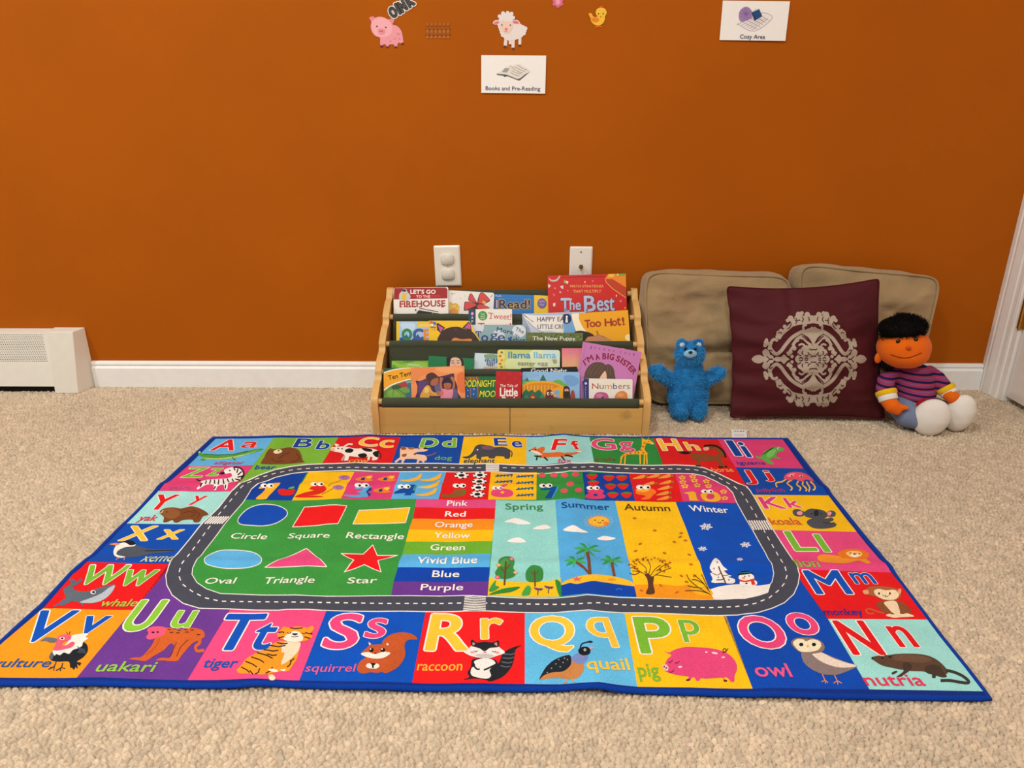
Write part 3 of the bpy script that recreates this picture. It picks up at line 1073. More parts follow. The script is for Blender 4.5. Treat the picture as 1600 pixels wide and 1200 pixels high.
def d(a, pl):
    a.w(700, 440, 8.889)
    a.s('E9C04E', '20 290 70 300 120 300 150 330 160 380 140 460 60 480 18 470').ls('A8622A', 6, '20 300 60 320 110 310 130 340 90 370 40 350').ls('A8622A', 6, '30 390 80 380 130 400 110 440').s('D98F4A', '20 400 80 380 130 420 120 470 20 470')
    a.s('3A1416', '298 180 330 170 375 240 408 290 412 250 440 170 470 148 510 170 575 240 580 270 530 300 500 320 560 350 568 372 400 384 240 404 220 390 224 320 236 282 300 280 380 300 330 282 282 258')
    a.s('D8433C', '304 186 328 178 376 250 396 290 336 276 290 252').s('D8433C', '424 260 446 178 472 156 508 176 570 246 572 262 500 300 430 300').s('D8433C', '232 330 244 290 300 288 392 312 396 330 250 392 232 388').s('D8433C', '416 322 490 320 556 352 560 368 420 378')
    a.e('3A2A2A', 405, 310, 22, 20).s('E8A45A', '470 290 500 262 530 290 510 316').l('3A1416', 8, '500 250 540 280').l('3A1416', 5, '590 220 620 180').dots('8A8480', 5, '170 230 60 180 240 200 160 350 330 150')
    a.ls('C2BCB2', 5, '40 170 52 160 64 172 80 158 104 170')
book('picture_book', 'white board book with a big red bow, second on the top tier', 4, 1, (699.5, 453.3), (772.5, 457.5), 'ECE8E2', d, 0.008, 0.006)


def d(a, pl):
    a.w(700, 440, 8.889)
    a.p('1A74C4', '600 178 1196 185 1196 700 600 700').p('F3C81E', '1196 185 1425 200 1425 700 1196 700')
    for k in range(7): a.l('2C86D2', 7, [(640, 200 + k * 34), (1194, 205 + k * 34)])
    a.p('2B2160', '648 250 700 250 700 370 648 370').p('B8B4D8', '664 254 690 254 690 366 664 366')
    a.t('Read!', 712, 375, 1140, 252, '251A4C', bold=0.05, off=0.01, out='F0C63A', outw=0.04)
    a.t('Ph.D.', 660, 212, 745, 190, 'DDE6F2', off=0.02)
    a.e('5D4796', 1305, 303, 62, 70, n=28).e('7C68AE', 1305, 303, 52, 60, n=28)
    a.ls('C9B7D8', 7, '1264 284 1284 272 1300 286 1322 272 1348 284').ls('C9B7D8', 7, '1278 326 1294 312 1312 328 1336 314')
book('picture_book', 'blue and yellow board book reading Read! on the top tier', 4, 2, (768, 459.3), (860.9, 462), '1A74C4', d, 0.008, 0.004)


def d(a, pl):
    a.w(840, 420, 9.41)
    a.s('C9C2BE', '165 135 215 165 280 150 325 96 330 120 290 175 230 190 185 175').p('EE8A1C', '1040 72 1297 68 1300 275 1100 150 990 150').p('C23A10', '1010 150 1110 160 1300 280 1300 420 1180 340 1060 240')
    a.l('F4B95A', 9, '995 150 1010 200 1100 290 1200 360 1300 425').p('76A832', '1160 72 1290 68 1292 100 1180 106').p('F2C23A', '1050 74 1130 72 1120 120 1030 125').p('F0E6DA', '1165 76 1185 72 1190 100 1175 98')
    for c, q in (('8CBF3A', '390 165 420 175 415 215 385 205'), ('F0E9DC', '415 175 455 185 440 225 420 212'), ('E8E2DE', '155 225 195 245 165 285 155 262'), ('D8D4D4', '330 255 378 245 378 300 345 282'), ('F4A9B0', '325 325 352 345 340 362 318 350'), ('EE5A8A', '220 360 262 378 250 408 228 392'), ('E8E2DE', '225 510 262 500 258 555 230 550'), ('E85A90', '800 165 828 170 815 200 795 190'), ('F2DCC0', '688 180 704 180 700 210 690 208'), ('E07090', '1200 465 1240 455 1232 495 1210 490'), ('F6E2B8', '1150 385 1168 385 1164 412 1152 410'), ('F07A3A', '1270 560 1300 565 1298 595 1272 590'), ('E89AA0', '245 275 268 280 262 300 246 296'), ('E5B7A0', '440 310 455 325 445 332 436 322')):
        a.lay = 6; a.p(c, q)
    a.l('8E1410', 7, '340 130 620 118 980 112')
    a.t('MATH STRATEGIES', 478, 275, 968, 238, 'F1B866', yb2=274, off=0.012).t('THAT MULTIPLY', 524, 354, 936, 312, 'F1B866', yb2=350, off=0.012)
    def shiny(txt, x0, yb, x1, yt, yb2):
        a.t(txt, x0, yb, x1, yt, 'B9C3E4', yb2=yb2, bold=0.06, off=0.0, out='4A1630', outw=0.03)
    shiny('T', 345, 625, 470, 440, 622); shiny('he', 475, 605, 632, 452, 603); shiny('B', 690, 628, 852, 402, 622); shiny('est', 876, 614, 1128, 440, 610)
    for q in ('345 430 480 430 480 455 345 470', '395 615 470 613 470 632 395 634', '470 440 505 440 505 458 470 460', '685 402 760 400 760 424 690 428'):
        a.p('C6CFEC', q)
    a.p('6B7FD0', '398 590 440 590 440 618 398 620').p('6B7FD0', '712 590 740 588 740 620 712 622')
book('picture_book', 'tall red book with confetti reading The Best at the right of the top tier', 4, 0.6, (855.4, 430.8), (977.8, 427.4), 'D0190F', d, 0.007)

# --- third tier
def d(a, pl):
    a.w(580, 440, 11.43)
    a.p('A9CBEC', '505 712 1100 712 1100 1400 505 1400').s('C6DDF2', '520 760 640 730 780 760 760 860 600 880').p('EFC72A', '822 712 1100 712 1100 822 822 822').t('AUGUST', 860, 795, 1060, 765, 'D9EDE0', off=0.02)
    a.p('1E56A8', '505 1010 560 990 620 1020 720 1040 760 1000 830 1030 1100 1010 1100 1400 505 1400')
    a.t('O', 556, 1035, 720, 850, '2C8A4C', bold=0.15).t('C', 755, 1035, 920, 850, '3A5A9C', bold=0.15).t('EAN', 945, 1035, 1400, 855, 'EE8A2C', bold=0.11)
    a.p('2A5BA4', '590 1000 628 935 668 1000').p('2A5BA4', '790 1000 830 935 876 1000')
book('picture_book', 'pale blue book with big letters about oceans at the left of the third tier', 3, 1, (619.4, 502.2), (690, 502.2), 'EFC72A', d, 0.004)


def d(a, pl):
    a.w(700, 440, 8.889)
    sh = lambda q: [(x, y) for x, y in nums(q)]
    # the cover repeats a brown kitten's head with pink inner ears
    a.s('3A2018', '-150 830 -130 760 -80 690 -20 650 60 630 150 630 240 660 330 690 400 770 440 860 380 1000 -150 1000')
    a.p('2A1620', '-160 585 -140 575 -40 640 -100 720 -150 670').p('C8569A', '-146 600 -60 645 -104 704')
    a.p('2A1620', '200 640 285 556 312 575 330 690').p('C8569A', '228 640 290 572 312 598 316 665')
    a.ls('6A4030', 5, '80 640 110 680 110 700').ls('6A4030', 5, '110 690 112 660 100 630').s('E98A3A', '60 800 110 780 140 790 200 800 320 795 330 830 330 900 40 900')
    a.w(580, 440, 11.43)
    a.e('E06A2A', 1070, 725, 32, 24).e('4A74C0', 1130, 745, 30, 30).e('F2E6D0', 1088, 780, 30, 26).ls('2A3C90', 10, '1062 830 1078 800 1094 826 1112 800 1130 830 1156 806')
    a.l('F0A41A', 10, '1070 858 1180 858')
book('picture_book', 'yellow shaped board book with brown kitten ears on the third tier', 3, 0, (670.1, 501), (752, 501), 'F5C50E', d, 0.005,
     shape='670 501 731 501 734 502 738 510 741 518 747 526 751 535 752 546 670 546')


def d(a, pl):
    a.w(700, 440, 8.889)
    a.p('123E5E', '285 386 384 384 384 900 285 900').e('E89AC0', 338, 445, 20, 22).t('A', 322, 520, 352, 480, 'DCE8F0').t('p', 326, 560, 350, 535, 'DCE8F0')
    a.e('3E9A3E', 482, 474, 64, 66, n=26)
    for s_, y in (('Touch', 460), ('and', 492), ('feel', 524)): a.t(s_, 452, y, 512, y - 24, 'F2F4E8')
    a.t('Tweet!', 562, 512, 876, 430, 'CE5A66', yb2=530, off=0.0).t('Tweet!', 415, 650, 876, 575, 'C43A4A', off=0.01)
    for q in ('558 428 618 436 616 446 560 440', '575 506 608 508 608 516 575 514'): a.p('CE5A66', q)
book('board_book', 'cream board book reading Tweet! with green dot and navy spine on the third tier', 3, 2, (732, 483.3), (800, 482.7), 'F1EADD', d, 0.007, 0.003)


def d(a, pl):
    a.w(700, 440, 8.889)
    a.s('D5DFE8', '330 602 480 602 498 640 470 700 400 720 340 680').e('CFDCE8', 700, 760, 90, 90).e('DCE6EE', 985, 690, 98, 88)
    a.t('More', 672, 690, 905, 628, '1F4478', yb2=735, off=0.02, bold=0.01)
    a.t('T', 385, 790, 460, 690, '1F4478', off=0.02).t('o', 465, 830, 555, 745, '1F4478', bold=0.07).t('g', 585, 790, 690, 720, '1F4478', bold=0.03).t('e', 690, 830, 790, 745, '1F4478', bold=0.04)
    a.l('1A4E98', 26, '835 780 890 830').l('1A4E98', 26, '880 765 845 840').t('ther', 900, 860, 1075, 770, '1F4478', off=0.02)
    a.t('The', 930, 675, 1045, 620, '3A4650', yb2=725, off=0.0).t('We', 915, 760, 985, 715, '3A4650', yb2=790, off=0.0)
    a.p('1F4478', '380 695 396 692 396 720 384 722').p('1F4478', '448 690 462 690 462 716 452 716')
book('picture_book', 'grey blue book with pale spots and navy lettering beside the yellow kitten book', 3, 1, (735, 507.6), (822, 507.6), '8FB0B8', d, 0.004)


def d(a, pl):
    a.w(700, 440, 8.889)
    a.p('AFC6E0', '1030 446 2100 428 2100 470 1050 470')
    a.s('F1EEE8', '1040 450 1120 460 1250 470 1560 470 1900 470 1900 900 1500 700 1280 690 1180 620 1100 540')
    a.ls('4A4A52', 5, '1040 455 1100 500 1180 560').ls('4A4A52', 5, '1050 450 1140 530 1190 555').ls('4A4A52', 5, '1100 540 1180 620 1280 690 1330 700').ls('4A4A52', 5, '1040 470 1070 560 1130 660').s('9FB0C4', '1040 480 1075 540 1130 640 1140 700 1080 700 1036 560')
    a.t('HAPPY EASTER', 1238, 555, 1800, 490, '54496A', yb2=550, off=0.015).t('LITTLE CRITTER', 1244, 655, 1770, 596, '54496A', yb2=654, off=0.015)
book('picture_book', 'white and pale blue picture book with hand lettered Happy Easter title on the third tier', 3, 2, (815.9, 490.2), (915, 487.2), 'C4D2E4', d, 0.004)


def d(a, pl):
    a.w(840, 420, 9.41)
    a.p('74A9DC', '372 668 560 656 640 900 700 1100 700 1400 372 1400').s('FBF3D4', '500 662 600 655 610 740 660 850 740 940 830 1000 1000 1030 1000 1200 700 1200 560 900')
    a.s('F6C524', '590 650 700 646 720 760 800 880 960 990 1340 1030 1330 700 1000 640').p('F2AC10', '640 652 1328 606 1350 1100 1100 1060 860 960 720 820')
    a.e('FBE9B0', 1345, 1010, 60, 50)
    a.e('12295A', 425, 735, 72, 74, n=26).p('E8ECF2', '418 700 436 700 446 790 408 790').e('FFFFFF', 428, 705, 15, 16)
    a.s('2A1C14', '540 935 600 912 690 918 780 945 830 990 760 1040 640 1080 560 1000').s('C98A5E', '700 1050 740 1000 840 985 870 980 870 915 885 920 900 970 960 985 1020 1020 1080 1060 900 1200 700 1100')
    a.ls('5A2E18', 5, '700 1045 745 998 870 982 868 918 884 918 900 968 1020 1018')
    for ch, x0, x1, yb, yt in (('T', 700, 775, 862, 755), ('o', 768, 848, 856, 782), ('o', 852, 932, 852, 775), ('H', 990, 1090, 840, 738), ('o', 1096, 1168, 836, 762), ('t', 1172, 1222, 832, 722), ('!', 1252, 1280, 826, 716)):
        a.lay = 14; a.t(ch, x0, yb, x1, yt, 'A8341A', yb2=yb - 4, bold=0.09)
book('picture_book', 'orange and yellow book reading Too Hot! at the right of the third tier', 3, 1, (879.3, 490.9), (981.3, 484.5), 'F2AC10', d, 0.004)


def d(a, pl):
    a.w(840, 420, 9.41)
    rr = random.Random(4)
    for k in range(260):
        x, y = rr.uniform(-150, 655), rr.uniform(950, 1120)
        a.lay = 1 + k % 3
        a.e(rr.choice(['75823F', '52622C', '8E9A52', '5F7034', '444F25']), x, y, rr.uniform(8, 22), rr.uniform(4, 9), rr.uniform(-60, 60), n=7)
    a.lay = 5
    a.t('The New Puppy', -72, 1050, 556, 992, 'F2F1E6', yb2=1054, off=0.015)
book('picture_book', 'grass green book reading The New Puppy at the front of the third tier', 3, 0, (822.6, 519.4), (911, 520.2), '66743A', d, 0.003)

# --- second tier
def d(a, pl):
    a.w(580, 540, 8.889)
    a.s('9CCB3E', '300 220 420 260 560 230 760 240 780 300 600 320 300 320').s('4E9E30', '430 215 520 240 600 215').s('5EA838', '300 260 360 300 420 320 300 330')
    a.ls('DDE8D4', 9, '505 296 520 262 545 258 552 280 575 262 590 286 612 260 630 284 650 264 672 290 715 294')
    a.p('6AA83A', '286 320 790 320 790 500 286 500')
book('picture_book', 'bright green picture book at the left of the second tier', 2, 1, (612, 563.6), (672, 563.8), '78B636', d, 0.004)


def d(a, pl):
    a.w(580, 540, 8.889)
    a.s('1C1216', '1048 165 1100 158 1180 160 1250 172 1276 200 1284 300 1270 420 1040 420 1048 290').s('EBC0A4', '1120 172 1190 166 1232 190 1252 240 1250 300 1230 420 1110 420 1092 300 1100 220')
    a.ls('2A1A18', 8, '1112 216 1130 208 1152 218').ls('2A1A18', 8, '1186 216 1208 206 1230 214').e('2A1A18', 1132, 240, 18, 6).e('2A1A18', 1208, 240, 18, 6).ls('C08A70', 5, '1166 240 1160 275 1172 285')
    a.ls('1C1216', 14, '1060 170 1070 240 1060 330')
book('picture_book', 'deep green book with a dark haired woman on the cover on the second tier', 2, 0, (670, 555.8), (741, 560.2), '117A48', d, 0.004)


def d(a, pl):  # pale cover with soft green, blue and pink shapes and upright strokes
    a.w(720, 530, 8.889)
    a.s('7FA48A', '330 215 500 215 505 300 470 330 400 300 350 280').s('3E5EA6', '330 280 420 290 500 270 505 330 440 350 360 330').s('2C4A5E', '360 335 440 330 470 360 420 380 370 370')
    for k in range(7): a.l('D6E4EC', 9, [(330 + k * 26, 270 + (k % 3) * 14), (322 + k * 26, 400)])
    a.s('D8B4A8', '330 380 420 385 480 370 500 400 330 410').p('39486A', '172 190 196 192 176 420 160 420')
book('picture_book', 'glossy pale blue book with soft blue and green shapes on the second tier', 2, 1, (741, 551.4), (782, 553.2), 'CFE4EC', d, 0.004)


def d(a, pl):
    a.w(720, 530, 8.889)
    a.p('C9D97E', '600 150 1360 150 1360 500 600 500').s('E4EFC4', '1000 150 1340 152 1370 190 1375 400 1100 420 940 300').s('DDE9A8', '640 280 900 250 1000 340 860 420 640 410').s('D2EADF', '1150 150 1340 156 1370 210 1370 330 1240 300 1150 230')
    a.p('F0DC76', '512 150 600 150 612 180 602 215 614 250 602 290 614 330 602 370 610 420 610 500 512 500')
    for x, y, c in ((568, 184, '7A8C2C'), (546, 236, 'D0705A'), (570, 292, 'C8A42A'), (546, 342, 'D07A4A'), (565, 386, '8A962C')):
        a.lay = 9; a.e(c, x, y, 20, 16)
    a.lay = 10
    a.t('llama', 662, 264, 966, 174, '3E8EC8', bold=0.03, off=0.01).t('llama', 1016, 262, 1322, 176, '7CBFE0', bold=0.03, off=0.01)
    a.t('easter', 790, 360, 1032, 312, '8A7486', yb2=370, off=0.02).t('egg', 1066, 358, 1208, 325, 'A89AA8', off=0.02)
    a.e('B9A668', 1306, 308, 28, 30).ls('8A8A50', 6, '1262 290 1285 285 1300 300')
book('board_book', 'pale green and yellow board book with blue title in the middle of the second tier', 2, 0, (777.4, 546.2), (875, 547), 'D6E08E', d, 0.006, 0.006)


def d(a, pl):
    a.w(860, 530, 9.41)
    for k, c in enumerate(('E77A92', 'E98390', 'EB8D8E', 'ED978C', 'EFA28C', 'F1AC8C', 'F2B48C', 'F3BA8C')):
        a.lay = 1; a.p(c, [(172, 132 + k * 36), (1120, 132 + k * 36), (1120, 168 + k * 36), (172, 168 + k * 36)])
    a.lay = 2; a.ls('B489C0', 5, '284 206 292 186 304 208 314 184 328 204')
book('picture_book', 'pink to peach book at the right of the second tier behind the purple book', 2, 0, (878, 544.2), (976, 544.2), 'F0A08C', d, 0.004)

# --- first tier (front)
def d(a, pl):
    a.w(580, 540, 8.889)
    a.p('2E5A32', '168 320 560 300 560 480 168 500')
    a.p('F3F0E6', smooth_loop(nums('176 368 300 330 440 310 600 296'), 4, False) + [(600, 470)] + smooth_loop(nums('560 472 440 500 280 560 176 636'), 4, False))
    a.p('F2A91C', smooth_loop(nums('178 384 300 346 440 322 600 310'), 4, False) + [(600, 452)] + smooth_loop(nums('560 456 440 484 280 540 176 606'), 4, False))
    a.p('5E8E3A', smooth_loop(nums('174 636 280 562 440 502 560 474 600 472'), 4, False) + [(600, 860), (174, 860)])
    a.p('7FA9B8', '470 505 600 478 600 560 520 560').s('B03A3C', '360 550 420 520 470 500 510 540 500 570 420 580').s('3A5A34', '290 560 380 545 420 580 400 600 300 600').s('3E6E8A', '500 540 560 520 600 540 600 760 490 740')
    a.s('7FB04A', '180 700 230 610 310 600 390 620 480 700 440 715 200 715').ls('2E4A22', 5, '310 605 300 700').ls('2E4A22', 5, '310 605 380 640 430 700').ls('2E4A22', 5, '190 700 240 620 312 602 390 622 476 700').s('6FA044', '400 590 500 580 540 640 470 660 400 620')
    a.t('Ten Tents', 244, 478, 600, 414, '20180E', yb2=402, off=0.01)
book('picture_book', 'yellow and green camping book reading Ten Tents at the left of the front tier', 1, 1, (598.5, 575.6), (648, 574.4), '2E5A32', d, 0.003)


def d(a, pl):
    a.w(580, 540, 8.889)
    a.s('E88A4E', '560 330 760 310 900 330 700 420 600 520 560 520').s('F2A468', '900 310 1180 296 1280 330 1200 380 980 370').s('E3733C', '1190 420 1290 380 1300 640 1220 620').s('EE9258', '570 560 640 620 640 730 570 730')
    a.s('46274E', '618 490 680 490 760 460 860 430 940 430 1000 420 1080 400 1146 390 1160 470 1196 560 1200 650 1216 760 660 760 640 640 640 560')
    a.s('5E3B74', '650 520 740 480 760 560 700 640 660 690').s('6F4C80', '880 540 960 520 960 620 900 640').s('5C6288', '890 560 950 570 960 640 900 650').s('625A80', '1110 640 1180 600 1200 740 1110 740')
    a.s('4A2A30', '760 430 790 390 850 374 900 400 920 440 880 470 840 520 830 560 800 545 770 500').s('5A3844', '760 450 800 500 790 560 760 520').s('A9633E', '842 480 880 450 930 452 936 500 910 545 870 558 832 548 824 510')
    a.s('4A2A30', '770 410 840 380 910 410 925 440 860 462 800 470').s('DDA446', '680 730 700 650 760 560 810 560 840 620 880 650 960 650 970 690 880 700 820 690 790 740').s('C99038', '800 640 850 670 900 690 830 700').s('F0C56A', '740 590 790 580 800 640 750 660').s('B96C46', '900 650 960 630 980 660 930 690')
    a.s('2A1632', '980 530 1000 470 1060 440 1120 470 1140 530 1120 570 1000 570').s('B06644', '1010 530 1060 516 1110 530 1106 580 1070 606 1030 598 1012 570').s('B56A48', '952 460 976 440 1000 460 980 520 990 600 960 600').s('B56A48', '1100 450 1130 430 1160 470 1164 560 1150 600 1126 600 1136 520')
    a.s('E289A0', '970 610 1010 600 1060 612 1130 606 1140 640 1110 740 970 740 980 660').dots('F2B8C4', 6, '1010 640 1050 660 1090 640 1030 700 1080 700').ls('3A1C18', 4, '1040 572 1060 580 1080 572').dots('2A1410', 5, '1040 548 1084 548').s('D46A70', '960 640 1000 620 1000 680 960 700')
book('picture_book', 'orange painted book showing two children leaning together on the front tier', 1, 0, (641.5, 574.8), (725.3, 571.6), 'F09452', d, 0.004)


def d(a, pl):
    a.w(720, 530, 8.889)
    for k in range(9): a.l('F07A22' if k % 2 else 'C24A1A', 9, [(66 + k * 21, 522), (80 + k * 22, 575)])
    a.p('1E5C9C', '60 668 240 668 240 920 60 920').l('E0601E', 9, '240 640 240 920').l('C25A22', 7, '138 680 138 920').dots('DCE8F4', 8, '100 712 184 692 178 762 96 790')
    a.t('GOODNIGHT', -40, 662, 486, 572, 'F6E41A', yb2=660, off=0.015, shear=0.2).t('MOON', 258, 802, 560, 716, 'F6E41A', off=0.015, shear=0.2)
book('picture_book', 'green book with yellow slanted capitals between orange and red books on the front tier', 1, 1, (716, 588.3), (790, 588.3), '0E6B3C', d, 0.004)


def d(a, pl):
    a.w(720, 530, 8.889)
    for k in range(5):
        for j in range(4):
            cx, cy = 520 + k * 76, 480 + j * 62
            if cx < 830 and (k + j) % 2 == 0:
                a.lay = 1; a.p('C81A20', [(cx - 20, cy), (cx + 14, cy - 28), (cx + 30, cy), (cx + 14, cy + 28)])
    a.lay = 2
    a.t('The Tale of', 545, 664, 790, 624, 'F4E2D8', yb2=664, off=0.015).t('Little', 545, 790, 788, 676, 'F6EDE4', off=0.01, bold=0.05).t('Duck', 575, 905, 780, 802, 'F6EDE4', off=0.01, bold=0.05)
book('picture_book', 'narrow red book reading The Tale of Little on the front tier', 1, 0, (775, 579.6), (815.2, 580.7), 'B9141C', d, 0.006)


def d(a, pl):
    a.w(720, 530, 8.889)
    a.t('Good Night', 975, 466, 1474, 408, 'F0EEE8', off=0.02)
book('board_book', 'black book reading Good Night behind the bus book on the front tier', 1, 1.70, (813.4, 575.2), (902, 572.8), '0D0D10', d, 0.0036, 0.003)


def d(a, pl):
    a.w(720, 530, 8.889)
    a.s('86B8E0', '852 460 1000 470 1100 500 960 540 852 560').s('74A6DC', '1430 520 1540 500 1640 560 1600 640 1480 640').s('6FA08E', '850 570 900 560 940 590 860 620').s('6EB454', '1290 580 1340 565 1400 575 1440 610 1480 640 1400 660 1290 620').s('7CBE5E', '870 590 960 570 1060 580 980 620 860 630')
    a.p('2F6E5A', '1096 576 1142 486 1188 576').p('3C6A60', '892 582 920 528 948 582')
    a.p('F0A81C', smooth_loop(nums('850 640 960 596 1120 580 1280 596 1420 650'), 5, False) + [(1424, 900), (850, 900)])
    a.p('DB8C14', smooth_loop(nums('850 662 960 622 1120 606 1280 622 1400 668'), 5, False) + [(1400, 900), (850, 900)])
    for x in range(880, 1300, 48): a.l('F2B53A', 14, [(x, 640), (x, 760)])
    a.p('F0A81C', '1262 690 1424 650 1424 900 1262 900').p('79AEE0', '1300 712 1372 704 1372 770 1300 770').p('79AEE0', '1310 790 1376 790 1376 820 1310 820')
    a.p('2A6B4A', '850 770 880 720 910 690 940 730 990 700 1030 740 1080 700 1110 720 1140 760 1180 830 1180 920 850 920').p('3E8A5E', '860 840 910 770 960 840').p('3E8A5E', '1080 840 1130 750 1180 840')
    a.p('C4281C', '930 840 1000 756 1070 840').p('F0C030', '955 840 1000 790 1046 840')
    a.s('6E2A30', '1186 740 1220 700 1260 710 1280 760 1290 800 1360 820 1400 840 1190 850').e('F6F0E4', 1212, 756, 15, 24).e('F6F0E4', 1262, 752, 15, 24).e('20140F', 1216, 760, 7, 11).e('20140F', 1260, 756, 7, 11)
    a.s('46281A', '1426 680 1460 650 1500 664 1512 720 1520 840 1428 840').e('C9866A', 1468, 712, 30, 26).s('2A1A14', '1436 730 1500 730 1490 790 1450 790').e('F6F0E4', 1452, 708, 8, 8).e('F6F0E4', 1484, 708, 8, 8)
    a.s('A8402C', '1530 740 1556 704 1576 740 1586 840 1530 840')
book('board_book', 'light blue board book showing a yellow school bus on the front tier', 1, 1, (815.8, 580.8), (905.7, 581.2), '8EBEEA', d, 0.005, 0.005)


def d(a, pl):
    a.w(860, 530, 9.41)
    a.l('B661A8', 5, '524 50 440 470')
    # author line and arched title
    y_ = lambda x: 128 + (x - 580) * 0.178
    for ch, x in zip('JOANNA', (578, 640, 706, 778, 848, 912)): a.lay = 2; a.t(ch, x, y_(x), x + 26, y_(x) - 34, '7A2E74', yb2=y_(x + 26), off=0.0)
    for ch, x in zip('COLE', (1018, 1086, 1152, 1212)): a.lay = 2; a.t(ch, x, y_(x), x + 26, y_(x) - 34, '7A2E74', yb2=y_(x + 26), off=0.0)
    arc = [('I', 512, 386, 524, 380, 76), ("'", 540, 352, 548, 347, 76), ('M', 562, 336, 636, 300, 76), ('A', 672, 308, 728, 294, 80), ('B', 768, 292, 820, 292, 84), ('I', 838, 293, 850, 294, 84), ('G', 866, 296, 926, 306, 84), ('S', 958, 314, 1006, 334, 82), ('I', 1020, 342, 1032, 350, 82), ('S', 1046, 360, 1088, 390, 80), ('T', 1090, 386, 1136, 424, 80), ('E', 1142, 434, 1176, 470, 78), ('R', 1180, 478, 1216, 520, 78)]
    for ch, x0, y0, x1, y1, h in arc:
        a.lay = 2
        along(a, ch, [(x0, y0, x1, y1, h)], '8A1440', None, 0.09, 0)
    a.lay = 5
    a.s('5A463A', '500 530 530 440 590 370 660 340 740 340 790 360 810 380 850 366 900 392 930 440 946 530 940 700 500 700').s('E8BFA4', '796 470 820 500 826 560 826 700 700 700 720 580')
    for q in ('540 520 580 430 640 370', '580 520 640 420 700 360', '640 520 700 440 750 370', '690 520 750 450 790 390', '830 480 840 430 830 390', '880 520 880 440 860 390'):
        a.ls('7A6452', 6, q)
book('picture_book', 'tilted purple book reading Im a Big Sister behind the Numbers book on the front tier', 1, 2.18, (911, 533.9), (1002.4, 549.9), 'C67CB8', d, 0.0042, spine='A85A9C')


def d(a, pl):
    a.w(860, 530, 9.41)
    a.p('2C2E76', '482 578 566 578 566 1000 482 1000').e('D8D0E4', 520, 650, 18, 18)
    for k in range(5): a.lay = 2; a.ls('B9B4D8', 5, [(505, 700 + k * 36), (525, 708 + k * 36), (512, 720 + k * 36)])
    a.p('EDE7DC', '566 584 1180 594 1205 612 1205 1000 566 1000')
    for ch, x0, x1, c in (('N', 612, 706, 'B04A40'), ('u', 722, 784, '6E8A5C'), ('m', 800, 905, 'D0A04E'), ('b', 922, 982, '3E5E90'), ('e', 998, 1052, 'B85A48'), ('r', 1072, 1112, '4A6478'), ('s', 1122, 1166, 'BE6A48')):
        a.lay = 6; a.t(ch, x0, 732, x1, 650 if ch in 'Nb' else 674, c, off=0.008)
    a.s('C05A8C', '634 880 650 820 690 784 760 776 830 800 856 860 856 960 640 960').e('D080A4', 720, 830, 50, 30).s('20161A', '750 862 772 846 782 856 762 874')
    a.s('E08A4A', '942 860 970 800 1020 766 1080 764 1126 800 1134 860 1120 960 950 960').e('EBA060', 1030, 820, 50, 30)
book('board_book', 'thick white board book reading Numbers with blue spine at the right of the front tier', 1, 0, (911.3, 591.2), (988.6, 592.4), 'EDE7DC', d, 0.015, 0.005, spine='2C2E76', pages='F3EBD8')
# ================================================================== cushions
from mathutils.bvhtree import BVHTree


def cushion_grid(c4, N, q, bulge, wr, sag, seed, pin=0.0):
    """front face of a cushion: corners BL, BR, TR, TL (world)"""
    BL, BR, TR, TL = [V(p) for p in c4]
    n = (BR - BL).cross(TL - BL).normalized()
    P = []
    for j in range(N + 1):
        for i in range(N + 1):
            u, v = 2 * i / N - 1, 2 * j / N - 1
            m = max(abs(u), abs(v)); d = (abs(u) ** q + abs(v) ** q) ** (1 / q) if m > 0 else 1
            k = m / d if d > 0 else 1
            uu, vv = u * k, v * k
            # sides drawn in between the corners
            uu2 = uu * (1 - sag[0] * (1 - v * v)); vv2 = vv * (1 - (sag[1] if v > 0 else sag[2]) * (1 - u * u))
            s, t = (uu2 + 1) / 2, (vv2 + 1) / 2
            p = BL * (1 - s) * (1 - t) + BR * s * (1 - t) + TR * s * t + TL * (1 - s) * t
            h = (1 - abs(u) ** bulge[1]) * (1 - abs(v) ** bulge[1])
            h = max(h, 0) ** bulge[2]
            w = noise.fractal(V((u * 1.4 + seed, v * 2.6, seed * 1.7)), 1.0, 2.0, 3) * wr * (0.35 + h)
            P.append((p, n, h * bulge[0] + w * min(1, 3 * h + 0.15), u, v))
    return P, n


